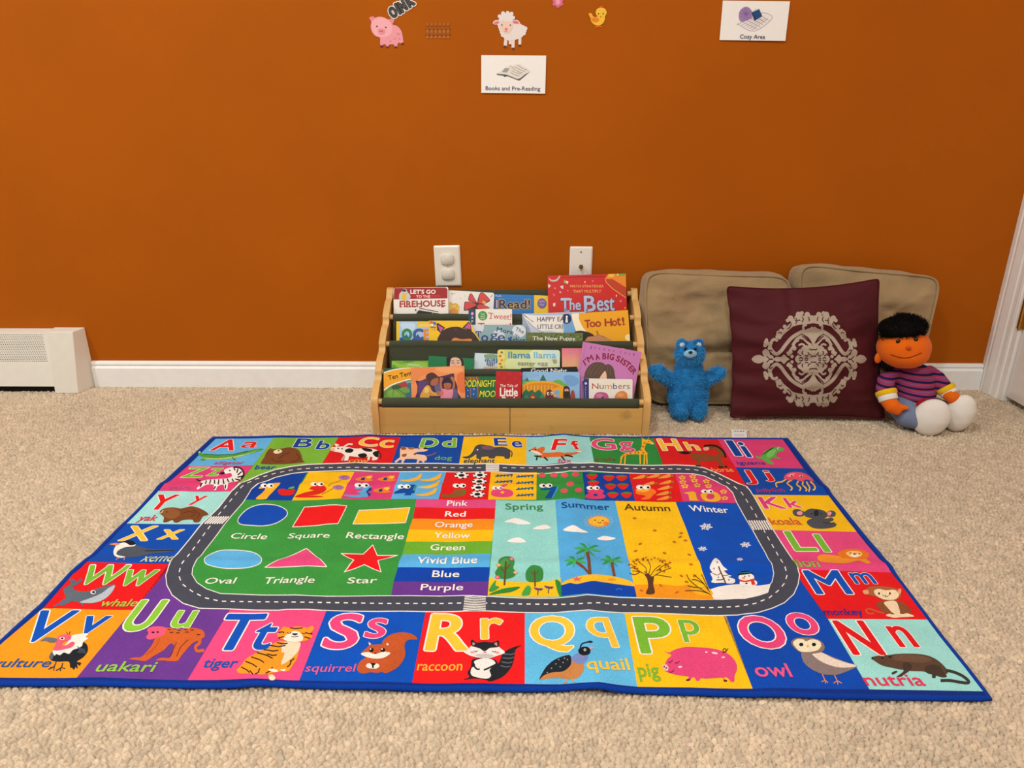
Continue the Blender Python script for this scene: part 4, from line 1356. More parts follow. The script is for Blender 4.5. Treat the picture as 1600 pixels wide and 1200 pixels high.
def boxed_cushion(name, label, c4, depth, hexc, seed, bulge=0.022, crease=None):
    t = thing(name, label, 'cushion', (sum(V(p).x for p in c4) / 4, V(c4[0]).y + depth / 2, 0))
    m = mat(hexc, 'suede'); mp = mat(hexc, 'suede')
    N = 44
    P, n = cushion_grid(c4, N, 9, (bulge, 3.0, 0.6), 0.015, (0.012, 0.030, 0.01), seed)
    vs = []; idx = {}
    for k, (p, n_, h, u, v) in enumerate(P):
        if crease: h += crease(u, v)
        vs.append(p + n_ * h)
    nb = len(vs)
    for (p, n_, h, u, v) in P: vs.append(p - n_ * (depth + max(h, 0) * 0.5))
    fs = []
    g = lambda i, j: j * (N + 1) + i
    for j in range(N):
        for i in range(N):
            f = (g(i, j), g(i + 1, j), g(i + 1, j + 1), g(i, j + 1))
            fs.append(f); fs.append(tuple(q + nb for q in f[::-1]))
    ring = [g(i, 0) for i in range(N)] + [g(N, j) for j in range(N)] + [g(i, N) for i in range(N, 0, -1)] + [g(0, j) for j in range(N, 0, -1)]
    R_ = len(ring); K_ = 5
    ctr = sum((V(p) for p in c4), V((0, 0, 0))) / 4
    gus = [[vs[r] for r in ring]]
    for k in range(1, K_):
        f = k / K_; row = []
        for r in ring:
            a, b = vs[r], vs[r + nb]
            p = a.lerp(b, f)
            out = (a - ctr); out -= n * out.dot(n); out.normalize()
            p = p + out * (0.010 * math.sin(math.pi * f) + 0.009 * math.sin(math.pi * f) * noise.noise(p * 14 + V((seed, 0, 0))))
            row.append(p)
        gus.append(row)
    base = len(vs)
    for row in gus[1:]: vs += row
    def at(k, i):
        i %= R_
        if k == 0: return ring[i]
        if k == K_: return ring[i] + nb
        return base + (k - 1) * R_ + i
    for k in range(K_):
        for i in range(R_):
            fs.append((at(k, i), at(k + 1, i), at(k + 1, i + 1), at(k, i + 1)))
    mb = MB(); mb.add(vs, fs, m, True)
    zmin = min(v.z for v in vs)
    o = mb.build('cushion_body', t)
    bm = bmesh.new(); bm.from_mesh(o.data); bmesh.ops.recalc_face_normals(bm, faces=bm.faces); bm.to_mesh(o.data); bm.free()
    path = [vs[r] + n * 0.001 for r in ring]
    MB().tube(path, 0.0030, mp, 8, closed=True).build('piping', t)
    path = [vs[r + nb] - n * 0.001 for r in ring]
    MB().tube(path, 0.0030, mp, 8, closed=True).build('piping', t)
    return t, zmin


TAN = 'A58B66'
DPT = 0.075
yb0 = 1.782
c4 = [on_z(1013, 634, 0.008), on_z(1238, 637, 0.008), on_y(1237, 431, 1.838), on_y(1007, 423, 1.842)]
c4[0] = V((c4[0].x, yb0, 0.008)); c4[1] = V((c4[1].x, yb0 - 0.004, 0.008))


def crz(u, v):
    g = -0.016 * math.exp(-((v + 0.18 - 0.05 * u) / 0.045) ** 2) * (0.5 + 0.5 * math.tanh((u + 0.35) * 5))
    g += 0.008 * math.exp(-((v + 0.04 - 0.08 * u) / 0.10) ** 2)
    g += -0.004 * math.exp(-((v + 0.52 + 0.2 * u) / 0.07) ** 2) * (u > -0.9)
    return g
boxed_cushion('cushion', 'large tan corduroy cushion beside the bookshelf behind the blue plush toy', c4, DPT, TAN, 1.3, 0.016, crz)
c4 = [on_y(1258, 640, 1.775), on_y(1468, 640, 1.79), on_y(1472, 432, 1.850), on_y(1247, 411, 1.846)]
c4[0] = V((c4[0].x, 1.775, 0.008)); c4[1] = V((on_y(1424, 630, 1.785).x, 1.78, 0.012))
boxed_cushion('cushion', 'tan cushion leaning on the wall behind the maroon pillow and the rag doll', c4, DPT - 0.004, TAN, 5.1, 0.014)


# --- maroon pillow with embroidered medallion
def build_pillow():
    BL = on_z(1146, 663, 0.008); BR = on_z(1380, 668, 0.008)
    c4 = [V((BL.x, 1.690, 0.006)), V((BR.x, 1.686, 0.006)), on_y(1374, 435, 1.752), on_y(1135, 447, 1.752)]
    c4[0].x = on_y(1140, 658, 1.69).x; c4[1].x = on_y(1382, 662, 1.686).x
    t = thing('throw_pillow', 'maroon throw pillow with pale embroidered medallion leaning on the tan cushions', 'pillow', ((c4[0].x + c4[1].x) / 2, 1.69, 0))
    m = mat('50191F', 'satin')
    N = 60
    P, n = cushion_grid(c4, N, 40, (0.052, 2.0, 0.8), 0.011, (0.055, 0.085, 0.045), 8.2)
    vs = []
    for p, n_, h, u, v in P:
        h2 = h - 0.010 * math.exp(-((u + 0.28 - 0.1 * v) / 0.07) ** 2) * max(0, v - 0.1) + 0.004 * math.sin(v * 17 + 3 * u) * max(0, -u - 0.35) * 1.3
        vs.append(p + n_ * max(h2, -0.002))
    nb = len(vs)
    for p, n_, h, u, v in P: vs.append(p - n_ * (max(h, 0) * 0.55 + 0.0004))
    fs = []
    g = lambda i, j: j * (N + 1) + i
    for j in range(N):
        for i in range(N):
            f = (g(i, j), g(i + 1, j), g(i + 1, j + 1), g(i, j + 1))
            fs.append(f); fs.append(tuple(q + nb for q in f[::-1]))
    ring = [g(i, 0) for i in range(N)] + [g(N, j) for j in range(N)] + [g(i, N) for i in range(N, 0, -1)] + [g(0, j) for j in range(N, 0, -1)]
    for i in range(len(ring)):
        a, b = ring[i], ring[(i + 1) % len(ring)]
        fs.append((a, a + nb, b + nb, b))
    mb = MB(); mb.add(vs, fs, m, True); mb.build('pillow_cover', t)
    MB().tube([vs[r] for r in ring], 0.0016, m, 6, closed=True).build('seam', t)
    # embroidery stitched on the front
    front = [f for f in fs if max(f) < nb]
    tree = BVHTree.FromPolygons([tuple(v) for v in vs[:nb]], front)
    a = Art(lambda x, y: (x, y), 'cloth', 1.0)
    a.w(1130, 440, 5.219)
    C = 'B3A493'; CX, CY = 735, 632
    def mir(pts):
        q = nums(pts)
        o = []
        for sx in (1, -1):
            for sy in (1, -1):
                o.append([(x if sx > 0 else CX + (CX - x) * 0.86, y if sy > 0 else 2 * CY - y) for x, y in q])
        return o
    def S(pts, c=C, lay=1):
        for q in mir(pts): a.s(c, q, lay=lay)
    def Ln(w, pts, c=C, lay=1):
        for q in mir(pts): a.ls(c, w, q, lay=lay)
    def E(x, y, r, r2=None, c=C, lay=1):
        r *= 0.86; r2 = r2 * 0.86 if r2 else None
        for q in mir([(x, y)]): a.e(c, q[0][0], q[0][1], r, r2 or r, lay=lay)
    S('231 633 245 612 270 600 300 598 330 612 322 590 318 570 332 556 346 548 362 558 374 570 384 596 402 602 410 618 414 634 380 640 300 640 250 640')
    S('418 632 436 612 470 614 494 594 520 618 534 632')
    Ln(29, '392 492 380 530 400 568 434 590 470 566 510 512 560 456 620 418 660 400')
    Ln(24, '440 482 416 470 392 486'); E(350, 500, 24, 30); E(378, 544, 20); E(340, 520, 18); E(352, 476, 16)
    Ln(33, '452 462 476 424 520 386 560 352 616 336 680 330 735 322'); E(452, 424, 24, 30); E(470, 400, 18); E(440, 448, 18)
    E(548, 300, 28, 28); E(524, 316, 18); E(566, 320, 22); E(500, 366, 18); E(612, 272, 26, 32); E(600, 296, 24); E(640, 256, 18); E(640, 296, 26); E(684, 274, 28, 32); E(672, 300, 26); E(708, 296, 24); E(718, 300, 30)
    S('735 378 700 380 664 396 640 420 690 452 716 486 735 520')
    Ln(19, '656 400 652 366 670 350'); E(668, 352, 16)
    Ln(24, '530 600 548 560 580 520'); Ln(24, '566 520 600 470 640 452 690 496 716 520'); E(600, 478, 22); E(640, 452, 22); E(580, 545, 20); E(548, 575, 20)
    Ln(16, '616 520 640 508 664 526 640 545'); E(560, 610, 16); E(526, 582, 14)
    for k in range(10):
        an = k * math.pi / 5
        a.e(C, CX - 8 + 100 * math.cos(an), CY + 88 * math.sin(an), 42, 36, lay=1)
    a.e(C, CX - 6, CY, 70, 66, lay=1)
    for q in ('664 600 678 608 690 600', '690 574 696 590 712 596', '712 612 722 606 735 610', '618 626 632 618 648 628', '648 566 640 584 652 594', '700 546 716 556 735 552', '610 586 620 600 634 602', '664 628 676 622 688 628'):
        Ln(8, q, '50191F', 2)
    for q in ('520 386 540 372 556 340', '590 344 600 318 590 296', '640 330 652 306 640 286', '700 322 698 300 690 286', '476 424 462 412 446 420', '400 568 384 556 372 566', '352 606 380 632 404 632'):
        Ln(7, q, '50191F', 2)
    Ln(8, '640 440 680 476 716 500', '50191F', 2); Ln(9, '600 500 640 486 690 520', '50191F', 2)
    tv = []; tf = []; tc = []
    def sub(p, lay, c, depth=0):
        d = [(p[i][0] - p[(i + 1) % 3][0]) ** 2 + (p[i][1] - p[(i + 1) % 3][1]) ** 2 for i in range(3)]
        k = d.index(max(d))
        if d[k] > 36 and depth < 8:
            q = [p[k], p[(k + 1) % 3], p[(k + 2) % 3]]
            mid = ((q[0][0] + q[1][0]) / 2, (q[0][1] + q[1][1]) / 2)
            sub([q[0], mid, q[2]], lay, c, depth + 1); sub([mid, q[1], q[2]], lay, c, depth + 1)
        else:
            w = []
            for x, y in p:
                h = tree.ray_cast(CAM, ray(x, y).normalized())
                if h[0] is None: return
                w.append(h[0] + n * (0.0004 + 0.0006 * lay))
            tf.append((w, c))
    for f, c in zip(a.f, a.c):
        sub([a.v[i][:2] for i in f], a.v[f[0]][2], c)
    mb = MB()
    for w, c in tf:
        mb.add(w, [(0, 1, 2)] if (w[1] - w[0]).cross(w[2] - w[0]).dot(n) > 0 else [(2, 1, 0)], mat(c, 'cloth'))
    mb.build('embroidery', t)


build_pillow()
# ================================================================== soft toys
def melt(mb, name, parent, m, voxel=0.0025, smooth=6, fac=0.6, loc=None):
    """fuse overlapping shapes into one continuous skin"""
    tmp = bpy.data.objects.new('skin', mb.mesh('skin'))
    COL.objects.link(tmp)
    r = tmp.modifiers.new('r', 'REMESH'); r.mode = 'VOXEL'; r.voxel_size = voxel
    s = tmp.modifiers.new('s', 'SMOOTH'); s.factor = fac; s.iterations = smooth
    dg = bpy.context.evaluated_depsgraph_get()
    me = bpy.data.meshes.new_from_object(tmp.evaluated_get(dg))
    old = tmp.data
    bpy.data.objects.remove(tmp); bpy.data.meshes.remove(old)
    me.name = name
    me.materials.clear(); me.materials.append(m)
    me.shade_smooth()
    world = [(v.co.copy(), v.normal.copy()) for v in me.vertices]
    tris = []
    for p in me.polygons:
        vv = list(p.vertices)
        for k in range(1, len(vv) - 1): tris.append((vv[0], vv[k], vv[k + 1]))
    return link(name, me, parent, loc), world, tris


def capsule(mb, pts, m, n=10):
    """chain of (point, radius) filled with spheres"""
    for (p, r), (q, s) in zip(pts[:-1], pts[1:]):
        d = (V(q) - V(p)).length; k = max(2, int(d / (min(r, s) * 0.35)))
        for i in range(k + 1):
            f = i / k; rr = r + (s - r) * f
            mb.ell(V(p).lerp(V(q), f), (rr, rr, rr), m, 14, 10)


def fur(name, parent, world, tris, m, count, length, width, seed=1, droop=0.3, curl=0.5, keep=None):
    rs = random.Random(seed)
    cum = []; s = 0.0
    for a, b, c in tris:
        s += (world[b][0] - world[a][0]).cross(world[c][0] - world[a][0]).length
        cum.append(s)
    import bisect
    vs = []; fs = []
    for _ in range(count):
        k = bisect.bisect(cum, rs.random() * s); k = min(k, len(tris) - 1)
        a, b, c = tris[k]
        u, v = rs.random(), rs.random()
        if u + v > 1: u, v = 1 - u, 1 - v
        p = world[a][0] * (1 - u - v) + world[b][0] * u + world[c][0] * v
        n = (world[a][1] * (1 - u - v) + world[b][1] * u + world[c][1] * v).normalized()
        if keep and not keep(p, n): continue
        w = V((noise.noise(p * 70), noise.noise(p * 70 + V((9, 0, 0))), noise.noise(p * 70 + V((0, 9, 0))))) * curl * 1.6
        d = (n + w + V((rs.uniform(-1, 1), rs.uniform(-1, 1), rs.uniform(-1, 1))) * curl * 0.6 + V((0, 0, -droop))).normalized()
        side = d.cross(n + V((rs.uniform(-1, 1), rs.uniform(-1, 1), rs.uniform(-1, 1))))
        if side.length < 1e-4: continue
        side = side.normalized() * width / 2
        L = length * rs.uniform(0.6, 1.15)
        m1 = p + (n * 0.6 + d * 0.4) * L * 0.5; t = m1 + (d + V((0, 0, -droop * 0.6)) + w * 0.4).normalized() * L * 0.55
        i = len(vs)
        vs += [p - side - n * 0.0008, p + side - n * 0.0008, m1 + side * 0.8, m1 - side * 0.8, t]
        fs += [(i, i + 1, i + 2, i + 3), (i + 3, i + 2, i + 4)]
    mb = MB(); mb.add(vs, fs, m, True)
    o = mb.build(name, parent)
    tag(o, kind='stuff')
    return o


def build_plush():
    Q = lambda x, y, Y: on_y(990 + x / 4, 390 + y / 4, Y)
    k = 0.000404
    t = thing('plush_toy', 'small furry blue plush toy sitting with raised arms against the tan cushion', 'toy', (Q(335, 1000, 1.71).x, 1.712, 0))
    m = mat('2A86C6', 'fur'); mf = mat('46A0DC', 'fur')
    mb = MB()
    yb = 1.715
    mb.ell(Q(338, 905, yb), (122 * k, 0.040, 118 * k), m, 24, 16)
    mb.ell(Q(345, 815, yb), (102 * k, 0.036, 100 * k), m, 24, 16)
    mb.ell(Q(345, 745, yb), (80 * k, 0.030, 60 * k), m, 20, 14)
    mb.ell(Q(352, 655, yb - 0.004), (86 * k, 0.034, 74 * k), m, 24, 16)
    capsule(mb, [(Q(262, 838, yb), 40 * k), (Q(205, 800, yb - .006), 40 * k), (Q(150, 765, yb - .010), 42 * k)], m)
    capsule(mb, [(Q(120, 765, yb - .012), 22 * k), (Q(112, 745, yb - .014), 18 * k)], m)
    capsule(mb, [(Q(160, 750, yb - .012), 22 * k), (Q(172, 738, yb - .016), 16 * k)], m)
    capsule(mb, [(Q(430, 835, yb), 40 * k), (Q(480, 800, yb - .006), 38 * k), (Q(528, 775, yb - .010), 40 * k)], m)
    capsule(mb, [(Q(552, 768, yb - .012), 20 * k), (Q(558, 756, yb - .014), 17 * k)], m)
    capsule(mb, [(Q(500, 765, yb - .012), 20 * k), (Q(494, 752, yb - .016), 15 * k)], m)
    for x, y, rx in ((290, 990, 62), (398, 985, 58)):
        p = Q(x, y, 1.700)
        mb.ell(V((p.x, 1.702, 0.0275)), (rx * k * 0.95, 0.030, 0.0255), m, 20, 14)
        mb.ell(V((p.x, 1.688, 0.0300)), (rx * k * 0.80, 0.022, 0.0270), m, 20, 14)
    o, wv, tr = melt(mb, 'body', t, m, 0.0028, 5)
    fur('fur', t, wv, tr, mf, 15000, 0.0075, 0.00085, 3, 0.25, 0.5, keep=lambda p, n: p.z > 0.006)
    # small round ears, bead eyes and a stitched mouth
    for x, sx in ((300, -1), (404, 1)):
        p = Q(x, 590, yb - 0.004)
        e = MB(); e.ell(p, (29 * k, 0.0075, 27 * k), m, 20, 12)
        eo, ew, et = melt(e, 'ear', t, m, 0.002, 2)
        fur('fur', eo, ew, et, mf, 900, 0.006, 0.0008, 4, 0.0, 0.5)
        MB().ell(p + V((0, -0.0075, 0)), (17 * k, 0.0030, 16 * k), mat('DCE6EC', 'cloth'), 18, 10).build('inner_ear', eo)
    tree = BVHTree.FromPolygons([tuple(v) for v, _ in wv], tr)
    def hit(x, y):
        h = tree.ray_cast(CAM, ray(990 + x / 4, 390 + y / 4).normalized()); return h[0], h[1]
    for x in (326, 382):
        p, n = hit(x, 625)
        MB().ell(p + n * 0.0045, (0.0036, 0.0034, 0.0036), mat('0E0E12', 'gloss'), 14, 10).build('eye', t)
    pts = []
    for i in range(13):
        f = i / 12; x = 322 + 66 * f; y = 664 + 9 * math.sin(math.pi * f)
        p, n = hit(x, y)
        pts.append(p + n * 0.0095)
    p, n = hit(354, 655)
    MB().ell(p + n * 0.0035, (0.0165, 0.0050, 0.0120), mat('8CC4E6', 'cloth'), 20, 12).build('muzzle', t)
    MB().ell(p + n * 0.0090 + V((0, 0, 0.0045)), (0.0050, 0.0030, 0.0036), mat('121216', 'gloss'), 16, 10).build('nose', t)
    MB().tube(pts, [0.0008 for i in range(13)], mat('131318', 'cloth'), 8).build('mouth', t)


build_plush()


def stripes(name, cols, period, axis):
    m = bpy.data.materials.new(name); m.use_nodes = True
    nt = m.node_tree; N = nt.nodes; L = nt.links; b = N['Principled BSDF']
    b.inputs['Roughness'].default_value = 0.95; b.inputs['Specular IOR Level'].default_value = 0.1
    tc = N.new('ShaderNodeTexCoord'); dp = N.new('ShaderNodeVectorMath'); dp.operation = 'DOT_PRODUCT'
    dp.inputs[1].default_value = axis
    L.new(tc.outputs['Object'], dp.inputs[0])
    mu = N.new('ShaderNodeMath'); mu.operation = 'MULTIPLY'; mu.inputs[1].default_value = 1 / period
    L.new(dp.outputs['Value'], mu.inputs[0])
    fr = N.new('ShaderNodeMath'); fr.operation = 'FRACT'; L.new(mu.outputs[0], fr.inputs[0])
    r = N.new('ShaderNodeValToRGB'); r.color_ramp.interpolation = 'CONSTANT'
    el = r.color_ramp.elements
    while len(el) < len(cols): el.new(0.5)
    pos = 0
    tot = sum(w for _, w in cols)
    for e, (c, w) in zip(el, cols):
        e.position = pos / tot; e.color = lin(c); pos += w
    L.new(fr.outputs[0], r.inputs[0]); L.new(r.outputs['Color'], b.inputs['Base Color'])
    nz = N.new('ShaderNodeTexNoise'); nz.inputs['Scale'].default_value = 700
    L.new(tc.outputs['Object'], nz.inputs['Vector'])
    bp = N.new('ShaderNodeBump'); bp.inputs['Distance'].default_value = 0.0005; bp.inputs['Strength'].default_value = 0.5
    L.new(nz.outputs['Fac'], bp.inputs['Height']); L.new(bp.outputs['Normal'], b.inputs['Normal'])
    return m


def build_doll():
    Q = lambda x, y, Y: on_y(1281.5 + x / 3.872, 390 + y / 3.872, Y)
    k = 0.000413
    t = thing('rag_doll', 'stuffed cloth doll in striped sweater and blue trousers leaning beside the maroon pillow', 'doll', (Q(560, 1000, 1.68).x, 1.68, 0))
    sk = mat('E86A14', 'cloth'); jean = mat('76829F', 'cloth'); wh = mat('E8E2DA', 'satin'); yl = mat('EDBE16', 'cloth'); hairm = mat('14100F', 'fur'); sw = None
    # head
    mb = MB(); yh = 1.672
    mb.ell(Q(505, 592, yh), (148 * k, 0.056, 122 * k), sk, 30, 20)
    mb.ell(Q(515, 620, yh - 0.006), (130 * k, 0.052, 92 * k), sk, 30, 20)
    o, wv, tr = melt(mb, 'head', t, sk, 0.003, 6)
    tree = BVHTree.FromPolygons([tuple(v) for v, _ in wv], tr)
    def hit(x, y):
        h = tree.ray_cast(CAM, ray(1280 + x / 3.872, 390 + y / 3.872).normalized()); return h[0], h[1]
    MB().ell(Q(352, 655, yh + 0.004), (22 * k, 0.006, 34 * k), sk, 14, 10).build('ear', t)
    for x, y in ((478, 556), (584, 545)):
        p, n = hit(x, y)
        MB().ell(p + n * 0.001, (0.0052, 0.0034, 0.0052), mat('0E0D10', 'gloss'), 16, 10).build('eye', t)
    p, n = hit(540, 596)
    MB().ell(p + n * 0.001, (0.0062, 0.0055, 0.0048), mat('C8500E', 'cloth'), 16, 10).build('nose', t)
    pts = []
    for i in range(15):
        f = i / 14; p, n = hit(432 + 186 * f, 634 - 10 * f + 26 * math.sin(math.pi * f)); pts.append(p + n * 0.0003)
    MB().tube(pts, 0.0010, mat('7A1E10', 'cloth'), 6).build('mouth', t)
    # yarn hair
    mb = MB()
    mb.ell(Q(494, 468, yh + 0.006), (130 * k, 0.048, 62 * k), hairm, 24, 14, Matrix.Rotation(math.radians(-6), 3, 'Y'))
    mb.ell(Q(428, 535, yh + 0.006), (52 * k, 0.030, 98 * k), hairm, 20, 14)
    mb.ell(Q(392, 685, yh + 0.014), (40 * k, 0.026, 34 * k), hairm, 16, 10)
    ho, hw, ht = melt(mb, 'hair', t, hairm, 0.003, 5)
    fur('yarn', ho, hw, ht, hairm, 6500, 0.0095, 0.0010, 8, -0.35, 0.25, keep=lambda p, n: p.x > 0.912 or p.y < 1.684)
    # sweater: trunk and sleeves in one knitted piece
    st = stripes('striped_knit', [('1E2150', 2.2), ('9A3A62', 2.6), ('5A6AA0', 0.5), ('A83A5C', 1.8)], 0.0165, (0.06, 0, 1))
    mb = MB(); ys = 1.690
    mb.ell(Q(565, 800, ys), (124 * k, 0.046, 100 * k), st, 26, 18)
    mb.ell(Q(570, 860, ys - 0.004), (118 * k, 0.050, 70 * k), st, 26, 18)
    mb.ell(Q(560, 735, ys), (105 * k, 0.036, 50 * k), st, 20, 14)
    capsule(mb, [(Q(440, 745, ys), 44 * k), (Q(398, 790, ys - 0.012), 50 * k), (Q(392, 850, ys - 0.028), 54 * k)], st)
    capsule(mb, [(Q(660, 742, ys), 42 * k), (Q(708, 780, ys - 0.010), 46 * k), (Q(750, 832, ys - 0.026), 44 * k)], st)
    melt(mb, 'sweater', t, st, 0.003, 5)
    MB().tube([Q(565, 898, ys - 0.004) + V((114 * k * math.cos(a), 0.049 * math.sin(a), 0.0010 * math.cos(a))) for a in [2 * math.pi * i / 32 for i in range(32)]], 0.0048, yl, 10, closed=True).build('waistband', t)
    # cuffs, shirt sleeves and mitten hands
    def ring(c, d, r, h, m, name):
        d = V(d).normalized(); c = V(c)
        MB().tube([c - d * h, c - d * h * 0.6, c + d * h * 0.6, c + d * h], [r * 0.93, r, r, r * 0.93], m, 22).build(name, t)
    a0, a1 = Q(392, 842, ys - 0.028), Q(418, 925, ys - 0.048)
    dr = a1 - a0
    ring(a0 + dr * 0.30, dr, 60 * k, 0.0062, yl, 'cuff'); ring(a0 + dr * 0.62, dr, 54 * k, 0.0085, mat('E9E4DC', 'cloth'), 'shirt_sleeve')
    mb = MB()
    capsule(mb, [(Q(412, 915, ys - 0.046), 44 * k), (Q(436, 945, ys - 0.056), 44 * k), (Q(462, 968, ys - 0.062), 32 * k)], sk)
    capsule(mb, [(Q(455, 948, ys - 0.060), 24 * k), (Q(490, 955, ys - 0.066), 20 * k), (Q(520, 958, ys - 0.070), 14 * k)], sk)
    capsule(mb, [(Q(450, 972, ys - 0.060), 22 * k), (Q(468, 990, ys - 0.064), 14 * k)], sk)
    melt(mb, 'hand', t, sk, 0.0025, 3)
    b0, b1 = Q(748, 825, ys - 0.026), Q(800, 900, ys - 0.044)
    dr = b1 - b0
    ring(b0 + dr * 0.22, dr, 54 * k, 0.0060, yl, 'cuff'); ring(b0 + dr * 0.48, dr, 48 * k, 0.0070, mat('E9E4DC', 'cloth'), 'shirt_sleeve')
    mb = MB(); capsule(mb, [(Q(778, 872, ys - 0.040), 42 * k), (Q(800, 892, ys - 0.046), 40 * k), (Q(812, 925, ys - 0.048), 30 * k)], sk)
    melt(mb, 'hand', t, sk, 0.0025, 3)
    # trousers
    mb = MB()
    h = Q(580, 960, ys); mb.ell(V((h.x, 1.684, 0.031)), (114 * k, 0.048, 0.029), jean, 26, 16)
    l0 = Q(510, 990, 1.66); s0 = Q(600, 1060, 1.618); l1 = Q(660, 1000, 1.66); s1 = Q(790, 1050, 1.645)
    capsule(mb, [(V((l0.x, 1.668, 0.044)), 0.034), (V((s0.x - 0.018, 1.640, 0.036)), 0.031), (V((s0.x - 0.004, 1.628, 0.031)), 0.025)], jean)
    capsule(mb, [(V((l1.x, 1.672, 0.040)), 0.034), (V((s1.x, 1.648, 0.034)), 0.029)], jean)
    melt(mb, 'trousers', t, jean, 0.003, 5)
    # soft white shoes, soles towards the room
    def shoe(cx, cy, Y, rx, rz, yaw, tilt):
        p = Q(cx, cy, Y); rot = Matrix.Rotation(math.radians(yaw), 3, 'Z') @ Matrix.Rotation(math.radians(tilt), 3, 'Y')
        mb = MB()
        mb.ell(p, (rx, 0.024, rz), wh, 30, 20, rot)
        mb.ell(p + rot @ V((0, 0.016, -0.006)), (rx * 0.86, 0.024, rz * 0.84), wh, 30, 20, rot)
        o, w, tr = melt(mb, 'shoe', t, wh, 0.0028, 5)
        return p, rot
    p, rot = shoe(672, 1016, 1.612, 100 * k, 116 * k, -16, 14)
    pts = [p + rot @ V((100 * k * 0.93 * math.cos(a), 0.017, 116 * k * 0.93 * math.sin(a))) for a in [math.pi * 0.72 + i * math.pi * 0.62 / 14 for i in range(15)]]
    MB().tube(pts, 0.0040, mat('A81820', 'cloth'), 8).build('shoe_trim', t)
    shoe(846, 990, 1.632, 80 * k, 118 * k, -14, 10)


build_doll()
# ================================================================== alphabet rug
RT = 0.0050
XB = [-0.80 + 0.026 * i for i in range(58)]
YB = [0.745 + 0.010 * i for i in range(87)]


FOLDS = [(on_z(a, b, 0).x, w, h) for a, b, w, h in ((400, 1066, .030, .0030), (930, 1070, .030, .0062), (740, 1070, .040, .0030), (1205, 1080, .040, .0030), (600, 1070, .05, .0018), (160, 1066, .04, .0022))]
CREASES = [(on_z(800, b, 0).y, w, h) for b, w, h in ((765, .012, .0046), (886, .013, .0046), (830, .03, .0016))]


def _fx(x): return sum(h * math.exp(-((x - c) / w) ** 2) for c, w, h in FOLDS)


def _gy(y): return sum(h * math.exp(-((y - c) / w) ** 2) for c, w, h in CREASES)


FX = [_fx(x) for x in XB]; GY = [_gy(y) for y in YB]


def _pl(xs, ys, x):
    i = int((x - xs[0]) / (xs[1] - xs[0])); i = max(0, min(len(xs) - 2, i))
    f = (x - xs[i]) / (xs[i + 1] - xs[i])
    return ys[i] + (ys[i + 1] - ys[i]) * f


def rug_z(x, y): return RT + _pl(XB, FX, x) + _pl(YB, GY, y)


def rug2(px, py):
    z = RT + 0.002
    for _ in range(5):
        p = on_z(px, py, z); z = 0.5 * z + 0.5 * rug_z(p.x, p.y)
    return (p.x, p.y)


